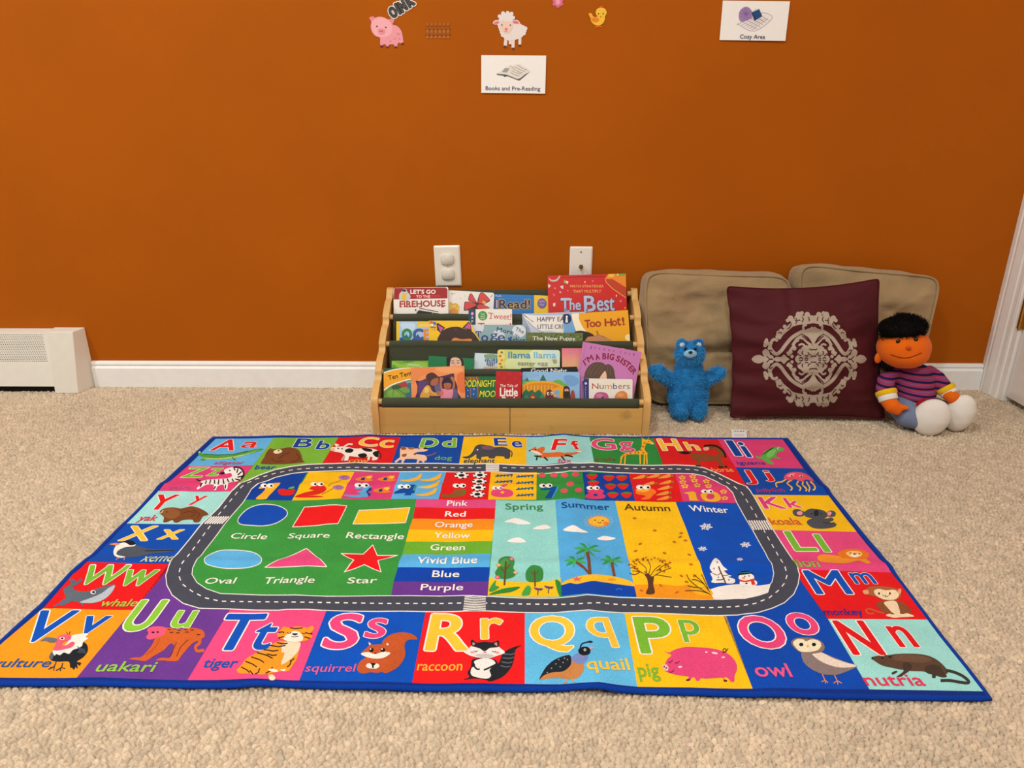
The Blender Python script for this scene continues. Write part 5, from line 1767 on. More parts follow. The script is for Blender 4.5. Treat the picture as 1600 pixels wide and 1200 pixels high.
def rug_art():
    a = Art(rug2, 'pile', 0.00004)
    # ---- ground colours
    a.w(0, 0, 1, 0)
    a.p(NV, '333 683 620 681 905 681 1230 685 1296 769 1345 831 1396 893 1472 995 1546 1089 1360 1087 1180 1083 1000 1078 925 1070 820 1074 640 1073 440 1068 300 1069 120 1065 -68 1065 0 1003 65 944 112 893 136 873 198 814 243 766', lay=0)
    def cell(c, q): a.p(c, q, lay=1)
    cell('62B2E8', '337 685.5 428 684 395.5 727.5 293.5 728')
    cell('79B43A', '428 684 528.7 683.4 502.5 726 500 745 365 770 362.5 766.3 395.5 727')
    cell('D9191B', '528.7 683.4 626 682.9 611 726 502 726')
    cell('0C48A8', '626 682.9 725 681.4 717 726 611 726')
    cell('F5C113', '725 681.4 822.5 682.8 822.5 726 717 726')
    cell('97D8D6', '822.5 682.8 921 682.8 929 726 822.5 726')
    cell('2F8A3C', '921 682.8 1021 684.5 1037.5 729 929 727')
    cell('D9191B', '1021 684.5 1121 686 1149 730.2 1176 775 1120 775 1037 729')
    cell('DC3F78', '1121 686 1223 686.5 1255.5 732 1148.7 730')
    cell('0C48A8', '1149 730 1255.5 732 1295 774 1177 773')
    cell('F5C113', '1176 773 1294.5 774 1338.5 831 1206 828')
    cell('E24A82', '1206 828 1338.5 831 1392.6 894.5 1246 889.5 1230 870')
    cell('E3191C', '1240 889.5 1392.6 894.5 1453.5 968 1293 967')
    cell('9EE0DB', '1293 967 1453.5 968 1536 1080 1358.6 1077')
    cell('0A49B4', '1246 889 1293.5 967 1358.6 1077 1270 1076 1176 1076 1130 962 1190 940')
    cell('FAC416', '975 953 1132 955 1176 1076 1080 1074 996 1073')
    cell('62BDEA', '820 952 975 953 996 1073 925 1066 820 1068.5')
    cell('ED1D20', '666 950 820 952 820 1068.5 740 1067.5 644 1067')
    cell('0A52BE', '511.5 950 666 951 644 1067 467.6 1063')
    cell('EE4C84', '359.6 950 511.5 950 467.6 1063 400 1060 293 1062.5')
    cell('6C3A94', '260.6 884 340 930 359.6 952 293 1062.5 200 1060 120 1058.5 208 952 211 950')
    cell('FB9A1C', '68 949.8 208 952.6 120 1058.7 -52 1058 4 1004')
    cell('E3191C', '136 878 268 880.5 211 950.5 208 953 68 950.2 114 897')
    cell('0C4CB0', '197.7 818 316.5 818.5 267.7 881 136 878')
    cell('A3E0DC', '247.5 767 366 767 316.5 819 197.7 818.3')
    cell('DC3F78', '293.5 728 396 727 364 768 247.5 767.5')
    # ---- road
    outer = '510 724.6 620 724.3 760 724.6 880 725 925 723 980 726.5 1037 727 1085 728 1100 731 1122.5 740 1145 751 1160 757.5 1172.5 767 1177.5 775 1190 797 1207.5 827 1236 870.5 1245.8 885 1249.4 898 1247 913 1240.5 928 1225.6 941.7 1207.5 950 1185 957 1153.5 961 1126.5 962 1072.5 960 1005 957.5 960 956.8 922 953.6 877.5 956.5 821 957 738 954.5 680 956 592.5 955.4 502.5 953.6 480 952 435 953.6 359.8 951.5 311.6 950.4 286 942.7 269 930 260.6 914.4 259 898.8 263.5 884.6 274.8 867.6 290 850 315.9 818 342 793 362.5 766.5 382.5 752.5 405 742.5 430 733.7 455 728.7 480 725.7'
    inner = '480 737.2 510 736.2 620 737 760 737 880 738 922 735.5 960 738.5 1055 740 1082.5 740.3 1100 743.5 1120 752.5 1140 765 1145 770 1151 785 1169.3 817.4 1196 864 1206.5 883 1209 896 1206.5 908.7 1198 920.4 1183 930 1162 935.3 1130 936.8 1045 935.3 960 933 932.5 930.5 895 932.5 760 932 720 930.6 620 931 580 931 455 930 380 928.7 345 927.5 322.5 920 307.5 910 300 897.5 301 887.5 307.5 875 320 860 342.5 831 362.5 805 380 785 392.5 764.5 410 753.7 430 746 455 740'
    mid = '500 730.5 620 730.5 760 730.8 880 731.3 925 729 980 732 1060 733 1086 734 1104 738 1124 747 1145 759 1159 770 1180 803 1197 835 1216 868 1226 884 1230 898 1226 911 1217 922 1202 934 1180 943 1150 948 1110 949.5 1040 947.5 975 945.2 935 942 880 944.5 800 943.5 740 942 690 943 600 943 480 941 380 940 345 939.5 320 934 300 924 284 912 279 898 283 882 296 866 318 836 340 806 362 780 378 760 400 748.5 430 739.5 460 733.5'
    a.lay = 1
    a.p('474A57', outer, lay=2)
    a.p('3C9640', inner, lay=3)
    # ---- middle block
    a.p('0A3FA0', '480 737.2 456 782 381 780.5 392.5 764.5 410 753.7 430 746 455 740', lay=4)
    def num(c, q): a.p(c, q, lay=4)
    num('F5BE13', '482.5 737.2 553.7 737.3 532.5 779.2 456 782'); num('DC3F78', '553.7 737.3 625 737.5 611 779.7 532.5 779.2'); num('5CB0E8', '625 737.5 697 737.6 685 780.3 611 779.7')
    num('DE1A1C', '697 737.6 767 737.6 762.5 780.7 685 780.3'); num('F5BE13', '767 737.6 838.7 738 838 780.7 762.5 780.7'); num('35913E', '838.7 738 910 737.6 914.5 781.3 838 780.7')
    num('0A3FA0', '910 737.6 982.5 738.8 992.5 783 914.5 781.3'); num('DE1A1C', '982.5 738.8 1055 740.2 1067.5 785 992.5 783'); num('DC3F78', '1055 740.2 1082.5 740.5 1100 743.5 1120 752.5 1140 765 1145 770 1151 786 1067.5 785')
    a.p('DE4C86', '651 779.5 775 781 774 794.3 648.5 792.7', lay=4); a.p('E5191C', '648.5 792.7 774 794.3 773 811.3 645 810.5', lay=4); a.p('F5921C', '645 810.5 773 811.3 771 828.3 639 827.5', lay=4)
    a.p('F8C215', '639 827.5 771 828.3 769 845.6 634 846.5', lay=4); a.p('6DB232', '634 846.5 769 845.6 766.7 865.2 628.5 866.5', lay=4); a.p('58B2EA', '628.5 866.5 766.7 865.2 765 886.3 621.5 886.4', lay=4)
    a.p('0B44AE', '621.5 886.4 765 886.3 763.5 909 615 908.8', lay=4); a.p('6A3892', '615 908.8 763.5 909 762.3 931.4 611 931', lay=4)
    a.p('92D9D3', '775 781 867.5 780.8 877.5 932.4 762.3 931.4', lay=4)
    a.p('55AEE8', '867.5 780.8 961 782 995 933.6 932 930.3 877.5 932.2', lay=4)
    a.p('F9C516', '961 782 1055.6 784.2 1114 936.6 995 933.6', lay=4)
    a.p('0B4FBC', '1055.6 784.2 1150.5 785.8 1169.3 817.4 1196 864 1206.5 883 1209 896 1206.5 908.7 1198 920.4 1183 930 1162 935.3 1130 936.8 1114 936.6', lay=4)
    # road edges, dashes and crossings
    a.l('EDEBE6', 1.5, outer, lay=5, closed=True); a.l('EDEBE6', 1.3, inner, lay=6, closed=True)
    m = nums(mid); d = 0; nd = 0
    for i in range(len(m)):
        (x0, y0), (x1, y1) = m[i], m[(i + 1) % len(m)]
        L = math.hypot(x1 - x0, y1 - y0); dx, dy = (x1 - x0) / L, (y1 - y0) / L
        s0 = 0.0
        while s0 < L:
            ph = (d + s0) % 13.6
            if ph < 6.6:
                e = min(L, s0 + 6.6 - ph)
                a.l('F1EEE8', 1.1 + 0.7 * max(0, (y0 - 740)) / 200, [(x0 + dx * s0, y0 + dy * s0), (x0 + dx * e, y0 + dy * e)], lay=5, rnd=False)
                s0 = e + 1e-3
            else: s0 += 13.6 - ph + 1e-3
        d += L
    for k in range(8):
        f = (k + 0.25) / 7.8
        a.lay = 6
        a.l('F1EEE8', 1.0, [(759, 725.3 + 11.3 * f), (780, 725.3 + 11.3 * f)], lay=7, rnd=False)
    a.p('464852', '758 725.4 780 725.4 781 736.8 757.5 736.8', lay=6)
    a.p('464852', '727 932 759 932 759 954.5 723 954.5', lay=6)
    for k in range(9):
        y = 932.3 + 2.6 * k
        a.l('F1EEE8', 1.35, [(726 - k * .3, y + .6), (742, y - .6), (759, y + .4)], lay=7, rnd=False)
    a.p('464852', '330 806.5 360 806.5 347 820 318 820', lay=6)
    a.p('464852', '1168 812.5 1199 813 1208 829 1177 829', lay=6)
    for k in range(8):
        x = 331.5 + k * 3.75
        a.l('F1EEE8', 2.0, [(x, 807), (x - 11.5, 818.6)], lay=7, rnd=False)
        x = 1170 + k * 3.9
        a.l('F1EEE8', 2.1, [(x, 813.2), (x + 8.5, 828)], lay=7, rnd=False)
    WO = 'F6F3EE'
    def big(ch, x0, yb, x1, yt, c, yb2=None, b=0.06, ow=0.030):
        a.w(0, 0, 1, 8); a.t(ch, x0, yb, x1, yt, c, yb2=yb2, bold=b, out=WO, outw=ow, res=4)
    def word(s, x0, yb, x1, yt, c, yb2=None, b=0.05, sh=0.0):
        a.w(0, 0, 1, 20); a.t(s, x0, yb, x1, yt, c, yb2=yb2, bold=b * 0.45, off=0.004, shear=sh)
    # ---- letters
    for ch, x0, yb, x1, yt, c in (('A', 329, 703.5, 364, 687, R), ('a', 375, 699.5, 399, 690.3, R), ('B', 458, 699, 484, 685.5, '0C3F9C'), ('b', 493, 702, 511.5, 688.8, '0C3F9C'), ('C', 560, 697.5, 588, 684, 'F5C23A'), ('c', 593, 699, 613, 687.8, 'F5C23A'),
                               ('D', 656, 699, 681.5, 685.3, LG), ('d', 692, 698.5, 711.5, 685, LG), ('E', 773.5, 696.5, 793, 685, '0C3F9C'), ('e', 801, 699, 816, 689.5, '0C3F9C'), ('F', 862, 703, 881, 686.5, R), ('f', 897, 702, 910, 689, R),
                               ('G', 927, 702.5, 963, 685.7, 'DC4A80'), ('g', 969, 701, 991, 690.5, 'DC4A80'), ('H', 1037, 704, 1065, 686.5, 'F5C23A'), ('h', 1076, 703.5, 1094, 691, 'F5C23A'), ('I', 1150, 712, 1158.5, 688.8, '0C3F9C'), ('i', 1168.5, 714, 1174.5, 691.5, '0C3F9C'),
                               ('J', 1166, 752, 1182, 735, R), ('j', 1196, 748, 1209, 735.5, R), ('K', 1195.5, 794.5, 1228, 777, 'DC3F7A'), ('k', 1233.5, 793, 1253.5, 778.5, 'DC3F7A'), ('L', 1244, 860.5, 1277, 831, LG), ('l', 1289.5, 862, 1297.5, 835.5, LG),
                               ('M', 1277, 927.5, 1332, 892.5, '0C52BC'), ('m', 1337.5, 912, 1370.5, 895.5, '0C52BC'), ('N', 1334.5, 1022, 1382, 971, R), ('n', 1407, 1010.5, 1436, 979, R), ('O', 1170, 1012, 1236, 964.5, P), ('o', 1240.5, 990.5, 1285, 958.5, P),
                               ('P', 1003.5, 1019.5, 1056, 965.5, LG), ('p', 1066.5, 991, 1095, 969, LG), ('Q', 829, 1007, 896, 963, 'F7C83A'), ('q', 923, 995, 960, 966, 'F7C83A'), ('R', 666, 1015, 728, 961, 'F7C83A'), ('r', 753, 998, 786, 967, 'F7C83A'),
                               ('S', 503, 1012, 553, 960, P), ('s', 569, 996, 599, 967, P), ('T', 326, 1014, 388, 960, '0C52BC'), ('t', 386, 1014, 417, 975, '0C52BC'), ('U', 187, 985, 228, 939.5, '8FCB3A'), ('u', 264, 980, 295, 954.5, '8FCB3A'),
                               ('V', 22, 1001.5, 82, 955, '0C52BC'), ('v', 114, 989.5, 153, 963, '0C52BC'), ('W', 117, 912.5, 181, 884, LG), ('w', 181, 914, 230, 891, LG), ('X', 186, 844.5, 229, 822.5, 'F7C23A'), ('x', 245.5, 842.5, 277.5, 828, 'F7C23A'),
                               ('Y', 227.5, 796, 260, 773.5, R), ('y', 298, 784, 317, 775, R), ('Z', 283, 746, 313.5, 730.5, LG), ('z', 322.5, 743.5, 339, 732, LG)):
        big(ch, x0, yb, x1, yt, c)
    for s_, x0, yb, x1, yt, c, b in (('alligator', 334, 725.5, 379, 720.8, 'C83A5A', .04), ('bear', 397.5, 733.5, 429, 727.3, '16509C', .06), ('cow', 544, 723.6, 575, 719, 'F5A93A', .06), ('dog', 679, 719, 706, 712.7, '6FB07A', .06), ('elephant', 724, 723.6, 772.5, 716.7, '1E3A5E', .04),
                                    ('fox', 871.5, 723.8, 892.5, 717.3, 'D84A6A', .06), ('giraffe', 930, 720.4, 962, 715.4, '7A5A30', .03), ('horse', 1114, 737.7, 1147, 731, 'F5A05A', .04), ('iguana', 1153, 726, 1197, 721, '1C3E98', .06), ('jellyfish', 1182, 769.3, 1227, 763.5, 'C02A50', .03),
                                    ('koala', 1206.5, 820, 1253.5, 809.5, 'D2603A', .07), ('lion', 1245.5, 886.3, 1282, 874.5, '8CC04A', .06), ('monkey', 1289.5, 961.3, 1350, 951.5, '3A2A8A', .07), ('nutria', 1354.5, 1071.5, 1447.5, 1054.6, 'E03A5A', .07), ('owl', 1183.5, 1058, 1238.5, 1037.5, 'EE5A8C', .07),
                                    ('pig', 999, 1057.5, 1031.5, 1038, '7CB83A', .08), ('quail', 918.5, 1047.5, 985, 1029.5, 'F5C83A', .07), ('raccoon', 651.5, 1048, 721.5, 1038.3, 'F8B03A', .08), ('squirrel', 476, 1050, 553.5, 1038, 'E8608C', .03), ('tiger', 315.5, 1043, 367.5, 1029.5, '0E56B4', .07),
                                    ('uakari', 148, 1050, 238.5, 1034.5, '92C84A', .08), ('vulture', -16, 1042.5, 75.5, 1029.5, '1E5AA0', .06), ('whale', 154.5, 947.6, 211.5, 936.5, 'B0C84A', .06), ('xeme', 218.5, 878, 267.5, 869.8, 'C8D4A8', .03), ('yak', 214.5, 814, 242, 805, 'D83A4A', .07), ('zebra', 264, 764.6, 297.5, 759.4, 'A8608A', .02)):
        word(s_, x0, yb, x1, yt, c, b=b)
    # ---- block captions
    for s_, x0, yb, x1, yt, yb2 in (('Circle', 359, 841.5, 415.5, 833, 843), ('Square', 449, 841.7, 514, 834, 841), ('Rectangle', 540, 841, 630, 832, 843), ('Oval', 318.5, 912.5, 366, 903.5, 912), ('Triangle', 411, 912.5, 490, 903, 911.5), ('Star', 542, 912, 588, 903, 911.5)):
        word(s_, x0, yb, x1, yt, 'F1F0E2', yb2, .05)
    for s_, x0, yb, x1, yt in (('Pink', 698, 790.8, 730, 782.7), ('Red', 695, 807.5, 727, 799.5), ('Orange', 679, 824, 738, 815.8), ('Yellow', 678, 841, 734, 832.5), ('Green', 672, 860, 726, 851), ('Vivid Blue', 651, 880.5, 745, 871), ('Blue', 675, 902, 717, 892), ('Purple', 657, 922.5, 723, 913)):
        word(s_, x0, yb, x1, yt, 'F7F4EE', None, .06)
    word('Spring', 790, 796.3, 848.5, 787, '3E8A50', None, .05); word('Summer', 878, 794.5, 953, 785.8, '17478C', 797, .05); word('Autumn', 976, 797, 1047.5, 787.5, '5A3A18', 799, .05); word('Winter', 1079, 799.5, 1139.5, 790.3, 'F3F3F2', 802, .05)
    OL = 'EFEBDC'
    def shape(c, q):
        a.w(280, 760, 4, 8); a.p(c, q); a.l(OL, 5, q, closed=True)
    el = lambda cx, cy, rx, ry, sk: [(cx + rx * math.cos(t) - sk * math.sin(t), cy + ry * math.sin(t)) for t in [2 * math.pi * i / 40 for i in range(40)]]
    shape('0B4BB6', smooth_loop(nums('366 215 385 180 430 140 490 117 550 112 620 122 668 148 674 180 640 212 590 236 520 248 440 244 385 238'), 3)); shape('E8191C', '782 130 940 117 1048 122 992 234 860 246 708 254'); shape('F9C316', '1124 150 1442 133 1414 228 1085 236')
    shape('5CB2E8', smooth_loop(nums('158 455 185 430 250 403 320 398 400 402 470 415 512 446 508 480 460 502 400 512 300 514 230 505 190 494 165 482'), 3)); shape('E24A82', '796 388 922 503 660 505 536 507')
    shape('E8191C', '1210 366 1238 432 1364 432 1242 466 1262 536 1158 490 1032 536 1092 462 1012 420 1150 424')
    # ---- number row
    eyes_ = lambda x, y, r, : (lambda r: (a.e('F6F3EE', x - r * 1.0, y, r * 1.15, r * .68), a.e('F6F3EE', x + r * 1.1, y, r * 1.15, r * .68), a.e(K, x - r * .6, y + r * .1, r * .42, r * .34), a.e(K, x + r * 1.5, y + r * .1, r * .42, r * .34)))(r * 0.85)
    A_ = lambda: a.w(280, 670, 4, 8)
    A_(); a.s('F3B62E', '506 362 560 346 632 338 606 372 560 420 540 440 478 438 520 400 538 372 500 376'); eyes_(548, 356, 22)
    a.s('D8231F', '618 384 650 376 680 384 724 380 712 410 670 418 630 412').l('6A8A2A', 4, '680 380 690 366'); a.s('6FAA3A', '684 374 710 362 722 368 700 378')
    A_(); a.s('D8261C', '812 376 850 352 900 354 920 376 900 398 850 414 800 416 880 420 890 428 726 428 780 400 840 386'); eyes_(862, 346, 22)
    a.l('B06A3A', 4, '930 360 1010 322').l('B06A3A', 4, '890 412 960 374')
    for x, y in ((1032, 306), (994, 368)): a.e('B878A8', x, y, 36, 15); a.ls('7A4A88', 3, [(x - 24, y), (x, y - 9), (x + 22, y - 1), (x, y + 8), (x - 12, y), (x + 8, y - 3)])
    A_(); a.s('5AAAE0', '1100 366 1150 352 1196 360 1200 380 1170 392 1196 404 1180 424 1110 430 1034 420 1040 412 1100 416 1136 404 1110 396 1140 386 1150 374 1110 378'); a.s('17408C', '1196 366 1204 384 1180 394 1198 408 1184 424 1178 408 1170 392'); eyes_(1140, 354, 24)
    for x, y in ((1156, 312), (1296, 312), (1266, 384)):
        a.s('E8802C', [(x - 56, y + 4), (x - 20, y - 10), (x + 30, y - 18), (x + 56, y - 22), (x + 40, y + 2), (x + 58, y + 10), (x + 20, y + 20), (x - 30, y + 16)]); a.p('2A3A8A', [(x - 16, y - 4), (x + 6, y - 8), (x + 2, y + 12), (x - 22, y + 10)]); a.e('F2C33A', x + 32, y - 8, 18, 8)
    a.w(600, 670, 4, 8); a.p('0E4A9C', '64 396 150 350 196 350 180 386 196 388 188 404 172 404 168 416 124 416 136 402 62 406'); a.p('3A8A6A', '196 352 206 356 190 392 184 388'); eyes_(124, 362, 22)
    for x, y in ((172, 308), (294, 306), (284, 350), (266, 398)): a.s('F2B63A', [(x - 70, y + 14), (x - 20, y + 10), (x + 30, y - 6), (x + 56, y - 24), (x + 66, y - 22), (x + 50, y + 8), (x, y + 24), (x - 50, y + 22)])
    a.w(600, 670, 4, 8); a.s('8A5A2C', '440 380 500 376 500 400 480 420 430 430 366 426 364 410 400 412 430 400 440 392'); a.s('5A7A2A', '498 380 512 384 506 408 486 422 494 402'); eyes_(470, 356, 22)
    for x, y in ((485, 292), (600, 290), (596, 330), (590, 368), (584, 410)):
        a.lay = 10; a.e('F3F1EC', x, y, 45, 19); a.s('18191E', [(x - 14, y - 6), (x + 10, y - 8), (x + 18, y + 3), (x, y + 9), (x - 18, y + 4)])
        for dx, dy in ((-36, -6), (32, -10), (38, 6), (-28, 12), (8, 17), (0, -17)): a.e('18191E', x + dx, y + dy, 8, 4, lay=12)
    a.w(600, 670, 4, 8); a.s('E2487C', '740 352 776 350 740 372 790 382 808 404 790 424 730 428 680 420 668 400 690 376'); a.e('F5BE13', 740, 398, 12, 8); eyes_(708, 370, 18)
    for x, y in ((750, 292), (880, 296), (748, 330), (880, 336), (880, 374), (880, 414)):
        for k in range(5): a.l('1C5E8A', 9, [(x - 44 + k * 22, y + 8), (x - 36 + k * 22, y - 6)], lay=10)
        a.l('154A70', 7, [(x - 54, y + 6), (x + 54, y - 6)], lay=9)
    a.w(600, 670, 4, 8); a.p('0E4A9C', '976 374 1082 360 1046 436 1004 434 1038 380 980 384'); a.p('3A9AD8', '1082 360 1090 366 1054 436 1046 436'); eyes_(1010, 356, 22)
    for x, y in ((988, 290), (1062, 290), (1128, 290), (1196, 286), (1164, 346), (1126, 388), (1216, 384)): a.lay = 10; a.e('E2506A', x, y, 24, 15, n=9)
    a.w(600, 670, 4, 8); a.s('D83E6E', '1270 392 1300 376 1350 376 1376 392 1364 404 1386 420 1370 436 1310 440 1264 434 1258 418 1280 404'); a.e('0A3FA0', 1322, 414, 14, 8); eyes_(1306, 370, 22)
    def berry(x, y):
        a.lay = 10; a.s('E0241C', [(x - 36, y - 8), (x, y - 16), (x + 36, y - 8), (x + 20, y + 14), (x, y + 22), (x - 20, y + 14)]); a.s('4A8A2A', [(x - 26, y - 12), (x, y - 18), (x + 26, y - 12), (x, y - 6)])
    for x, y in ((1300, 298), (1406, 306), (1486, 306), (1308, 340), (1416, 360), (1494, 358), (1430, 412), (1516, 412)): berry(x, y)
    a.w(960, 670, 4, 8); a.s('EE7A22', '136 390 180 372 236 376 262 396 240 416 216 440 166 440 196 420 140 408'); a.s('F5B03A', '130 384 176 374 220 384 180 396'); eyes_(180, 366, 24)
    for x, y in ((162, 302), (250, 296), (322, 298), (220, 344), (326, 336), (316, 370), (310, 404), (312, 434)):
        a.lay = 10; a.s('F09A3A', [(x - 50, y + 12), (x - 10, y - 6), (x + 24, y - 14), (x + 30, y), (x + 4, y + 10)]); a.p('7A8A2A', [(x + 24, y - 4), (x + 46, y - 10), (x + 44, y + 4)])
    a.w(960, 670, 4, 8); a.p('F3B62E', '430 402 490 392 508 400 516 440 530 450 470 450 462 410'); a.s('F3B62E', '540 410 580 392 630 396 662 420 660 446 620 456 566 450 544 430'); a.e('D83E74', 600, 424, 26, 18); eyes_(578, 392, 20)
    for x, y in ((424, 306), (490, 298), (428, 334), (500, 324), (440, 360), (518, 354), (574, 328), (588, 358), (682, 394), (690, 434)):
        a.lay = 10
        for k in range(5): a.e('F2C23A', x + 15 * math.cos(k * 1.257 - .4), y + 9 * math.sin(k * 1.257 - .4), 8, 5, n=7, lay=10)
        a.e('E87A2A', x, y, 6, 4, n=7, lay=11)
    # ---- seasons
    a.w(620, 760, 4, 8)
    for q in ('676 220 710 206 740 198 780 208 820 222 834 236 770 238 720 228 690 226', '850 266 880 250 930 240 960 256 950 264 900 270', '690 346 712 330 760 320 800 338 802 350 740 352'): a.s('F5F3EF', q)
    a.p('F2C81C', smooth_loop(nums('578 566 640 590 720 596 800 600 900 596 960 590 1024 574'), 4, False) + [(1029, 686), (568, 682)])
    a.s('3A8A44', '640 460 680 438 726 446 736 480 728 510 746 540 730 566 680 580 630 572 614 540 630 510'); a.s('4E9E4E', '650 470 680 450 700 470 680 500 650 500').l('6A4A20', 12, '682 470 672 620').l('6A4A20', 6, '678 520 712 490').l('6A4A20', 6, '678 540 650 510')
    for x, y, c in ((718, 456, 'E85A7A'), (636, 494, 'F0A03A'), (742, 540, 'F0A05A'), (628, 570, 'E85A6A')): a.e(c, x, y, 15, 11, n=8).e('F6E2C0', x, y, 5, 4, n=6)
    a.s('3A8A44', '806 540 830 504 862 494 904 510 916 548 904 590 860 600 812 590').l('6A4A20', 9, '862 530 864 628').l('6A4A20', 5, '862 560 842 535').l('6A4A20', 5, '862 560 886 530')
    a.s('3E9A44', '576 652 600 610 620 590 616 620 640 634 596 660').s('2E8A3C', '576 680 640 650 700 636 770 632 720 660 660 670').s('4AA84A', '780 680 800 640 822 622 838 640 830 676 806 684').s('2E8A3C', '990 590 1020 600 1028 640 1028 688 1010 676')
    for x, y in ((884, 644), (950, 634)):
        a.l('5A3A6A', 5, [(x, y), (x - 4, y + 38)])
        for k in range(5): a.l('6A3A7A', 7, [(x, y), (x + 28 * math.cos(k * .75 - .0) * (1 if k < 5 else -1), y - 4 + 14 * math.sin(k * .75 + .3))])
    a.w(620, 760, 4, 8)
    a.e('F5A83A', 1262, 220, 68, 34, n=24).e('F7C23A', 1262, 218, 58, 28, n=24)
    for k in range(20): a.l('F0A85A', 3, [(1262 + 76 * math.cos(k * .314), 220 + 38 * math.sin(k * .314)), (1262 + 92 * math.cos(k * .314), 220 + 46 * math.sin(k * .314))], lay=9)
    a.e(K, 1240, 212, 5, 4).e(K, 1288, 214, 5, 4).ls('7A3A18', 4, '1252 224 1266 230 1280 224').e('EE8A3A', 1306, 232, 16, 12)
    for q in ('1040 276 1080 250 1110 246 1150 268 1196 290 1120 288', '1252 328 1290 312 1330 316 1368 326 1330 338 1280 338'): a.s('F5F3EF', q)
    a.s('F5C22A', '1024 618 1060 590 1130 566 1220 552 1320 558 1420 580 1476 604 1482 628 1400 624 1200 620 1100 612')
    a.p('0B44AE', smooth_loop(nums('1026 622 1080 606 1130 612 1220 594 1300 602 1400 616 1484 626'), 4, False) + [(1499, 691), (1300, 680), (1030, 687)])
    a.l('7A4A2A', 20, '1192 410 1208 552').l('7A4A2A', 14, '1120 476 1170 510 1206 550').l('7A4A2A', 17, '1344 476 1360 562')
    for cx, cy, r in ((1190, 392, 86), (1116, 468, 70), (1342, 462, 70)):
        for k in range(8):
            an = k * .785 + .2
            a.s('2E9A4A' if k % 2 else '46B258', [(cx, cy), (cx + r * .5 * math.cos(an) - 8 * math.sin(an), cy + r * .30 * math.sin(an) - 8), (cx + r * math.cos(an), cy + r * .56 * math.sin(an) + 6), (cx + r * .5 * math.cos(an), cy + r * .34 * math.sin(an) + 8)], lay=16 + k % 3)
    a.lay = 20
    a.p('E86A5A', '1122 566 1132 576 1160 572 1140 586 1150 600 1126 590 1104 596 1112 582 1090 574 1116 576').e('F0A02A', 1344, 584, 26, 8).ls('3A7AD8', 5, '1370 650 1390 640 1410 650')
    a.w(960, 760, 4.706, 8)
    a.p('F29A1C', smooth_loop(nums('142 724 240 722 340 720 460 732 560 726 690 750'), 4, False) + [(732, 832), (166, 816)])
    a.s('F5B41C', '560 732 690 748 720 800 600 790')
    rr = random.Random(5)
    a.s('5A3A2A', '232 790 248 740 240 680 222 650 250 640 266 660 290 668 286 720 296 788')
    for q in ('230 650 190 630 130 622', '200 636 150 600 120 570', '236 648 230 600 180 560', '250 650 265 590 240 540', '262 660 300 610 340 580', '280 668 340 630 420 600', '300 650 360 660 420 670', '320 620 350 590 400 570', '190 630 150 650 110 640', '160 612 130 600 116 604'):
        a.ls('5A3A2A', 5, q)
    for _ in range(58):
        t = rr.uniform(0, 6.28); q = rr.uniform(.45, 1) ** .5
        a.e(rr.choice(['B0641C', 'C8781C', 'A85A18']), 265 + 160 * q * math.cos(t), 585 + 62 * q * math.sin(t) * (1 if math.sin(t) < 0 else .9), rr.uniform(6, 10), rr.uniform(4, 7), rr.uniform(-50, 50), n=6, lay=24)
    a.lay = 25
    for x, y in ((148, 236), (296, 326), (490, 346), (482, 374), (522, 400), (440, 410), (190, 424), (156, 476), (368, 492), (550, 504), (562, 576), (590, 660), (530, 704), (492, 660), (340, 730), (198, 768), (460, 780)): a.e('C4721C', x, y, 15, 7, rr.uniform(-30, 30), n=8, lay=25)
    for q in ('708 800 640 760 560 700 530 650', '700 780 640 700 580 650', '690 760 660 690 640 650', '690 790 620 770 520 770', '640 750 560 740 540 730', '660 720 600 690 570 690'): a.ls('4A3018', 5, q, lay=26)
    a.e('F5D03A', 630, 740, 22, 10)
    a.w(960, 760, 4.706, 8)
    a.p('F3EFE8', smooth_loop(nums('698 762 760 740 860 724 960 720 1060 730 1150 716'), 4, False) + [(1130, 782), (1060, 806), (960, 828), (800, 834), (728, 831)])
    def flake(x, y, r):
        for k in range(3):
            an = k * 1.047 + .2; c, s_ = math.cos(an) * r, math.sin(an) * r * .55
            a.l('EFF1F4', r * .16, [(x - c, y - s_), (x + c, y + s_)], lay=10)
            for sg in (1, -1): a.l('EFF1F4', r * .12, [(x + sg * c * .62 - s_ * .5, y + sg * s_ * .62 + c * .2), (x + sg * c * .62 + s_ * .5, y + sg * s_ * .62 - c * .2)], lay=10)
    flake(674, 298, 48); flake(648, 460, 34); flake(964, 430, 40); flake(922, 538, 24)
    a.lay = 11
    a.s('F3EFE8', '738 530 770 548 800 590 832 616 806 622 836 650 862 660 836 668 884 684 880 712 840 716 800 710 740 712 712 704 722 680 704 640 720 636 702 606 706 580', k=3)
    a.l('5A3A2A', 10, '766 590 790 650 820 720').ls('5A3A2A', 5, '720 640 756 654 782 640').ls('5A3A2A', 5, '790 660 830 655 850 640').ls('5A3A2A', 7, '750 690 790 688 810 676').dots('4A8AC8', 6, '756 560 732 606 764 670 842 690')
    a.e('F6F2EC', 970, 672, 58, 34, n=20).e('F6F2EC', 985, 712, 66, 28, n=20).s('1B1C22', '916 644 1006 636 1010 644 920 654').p('1B1C22', '926 628 990 622 994 640 928 648').l('2A8A8A', 5, '926 640 994 634').s('D8362A', '920 686 960 696 1020 682 1030 690 970 706 924 700').p('D8362A', '1000 690 1026 686 1036 726 1010 728').e(K, 958, 664, 5, 4).e(K, 990, 662, 5, 4).s('EE8A2A', '934 676 958 672 958 684').e(K, 970, 716, 9, 5)
    # ---- animals
    a.w(280, 670, 4, 8)   # alligator
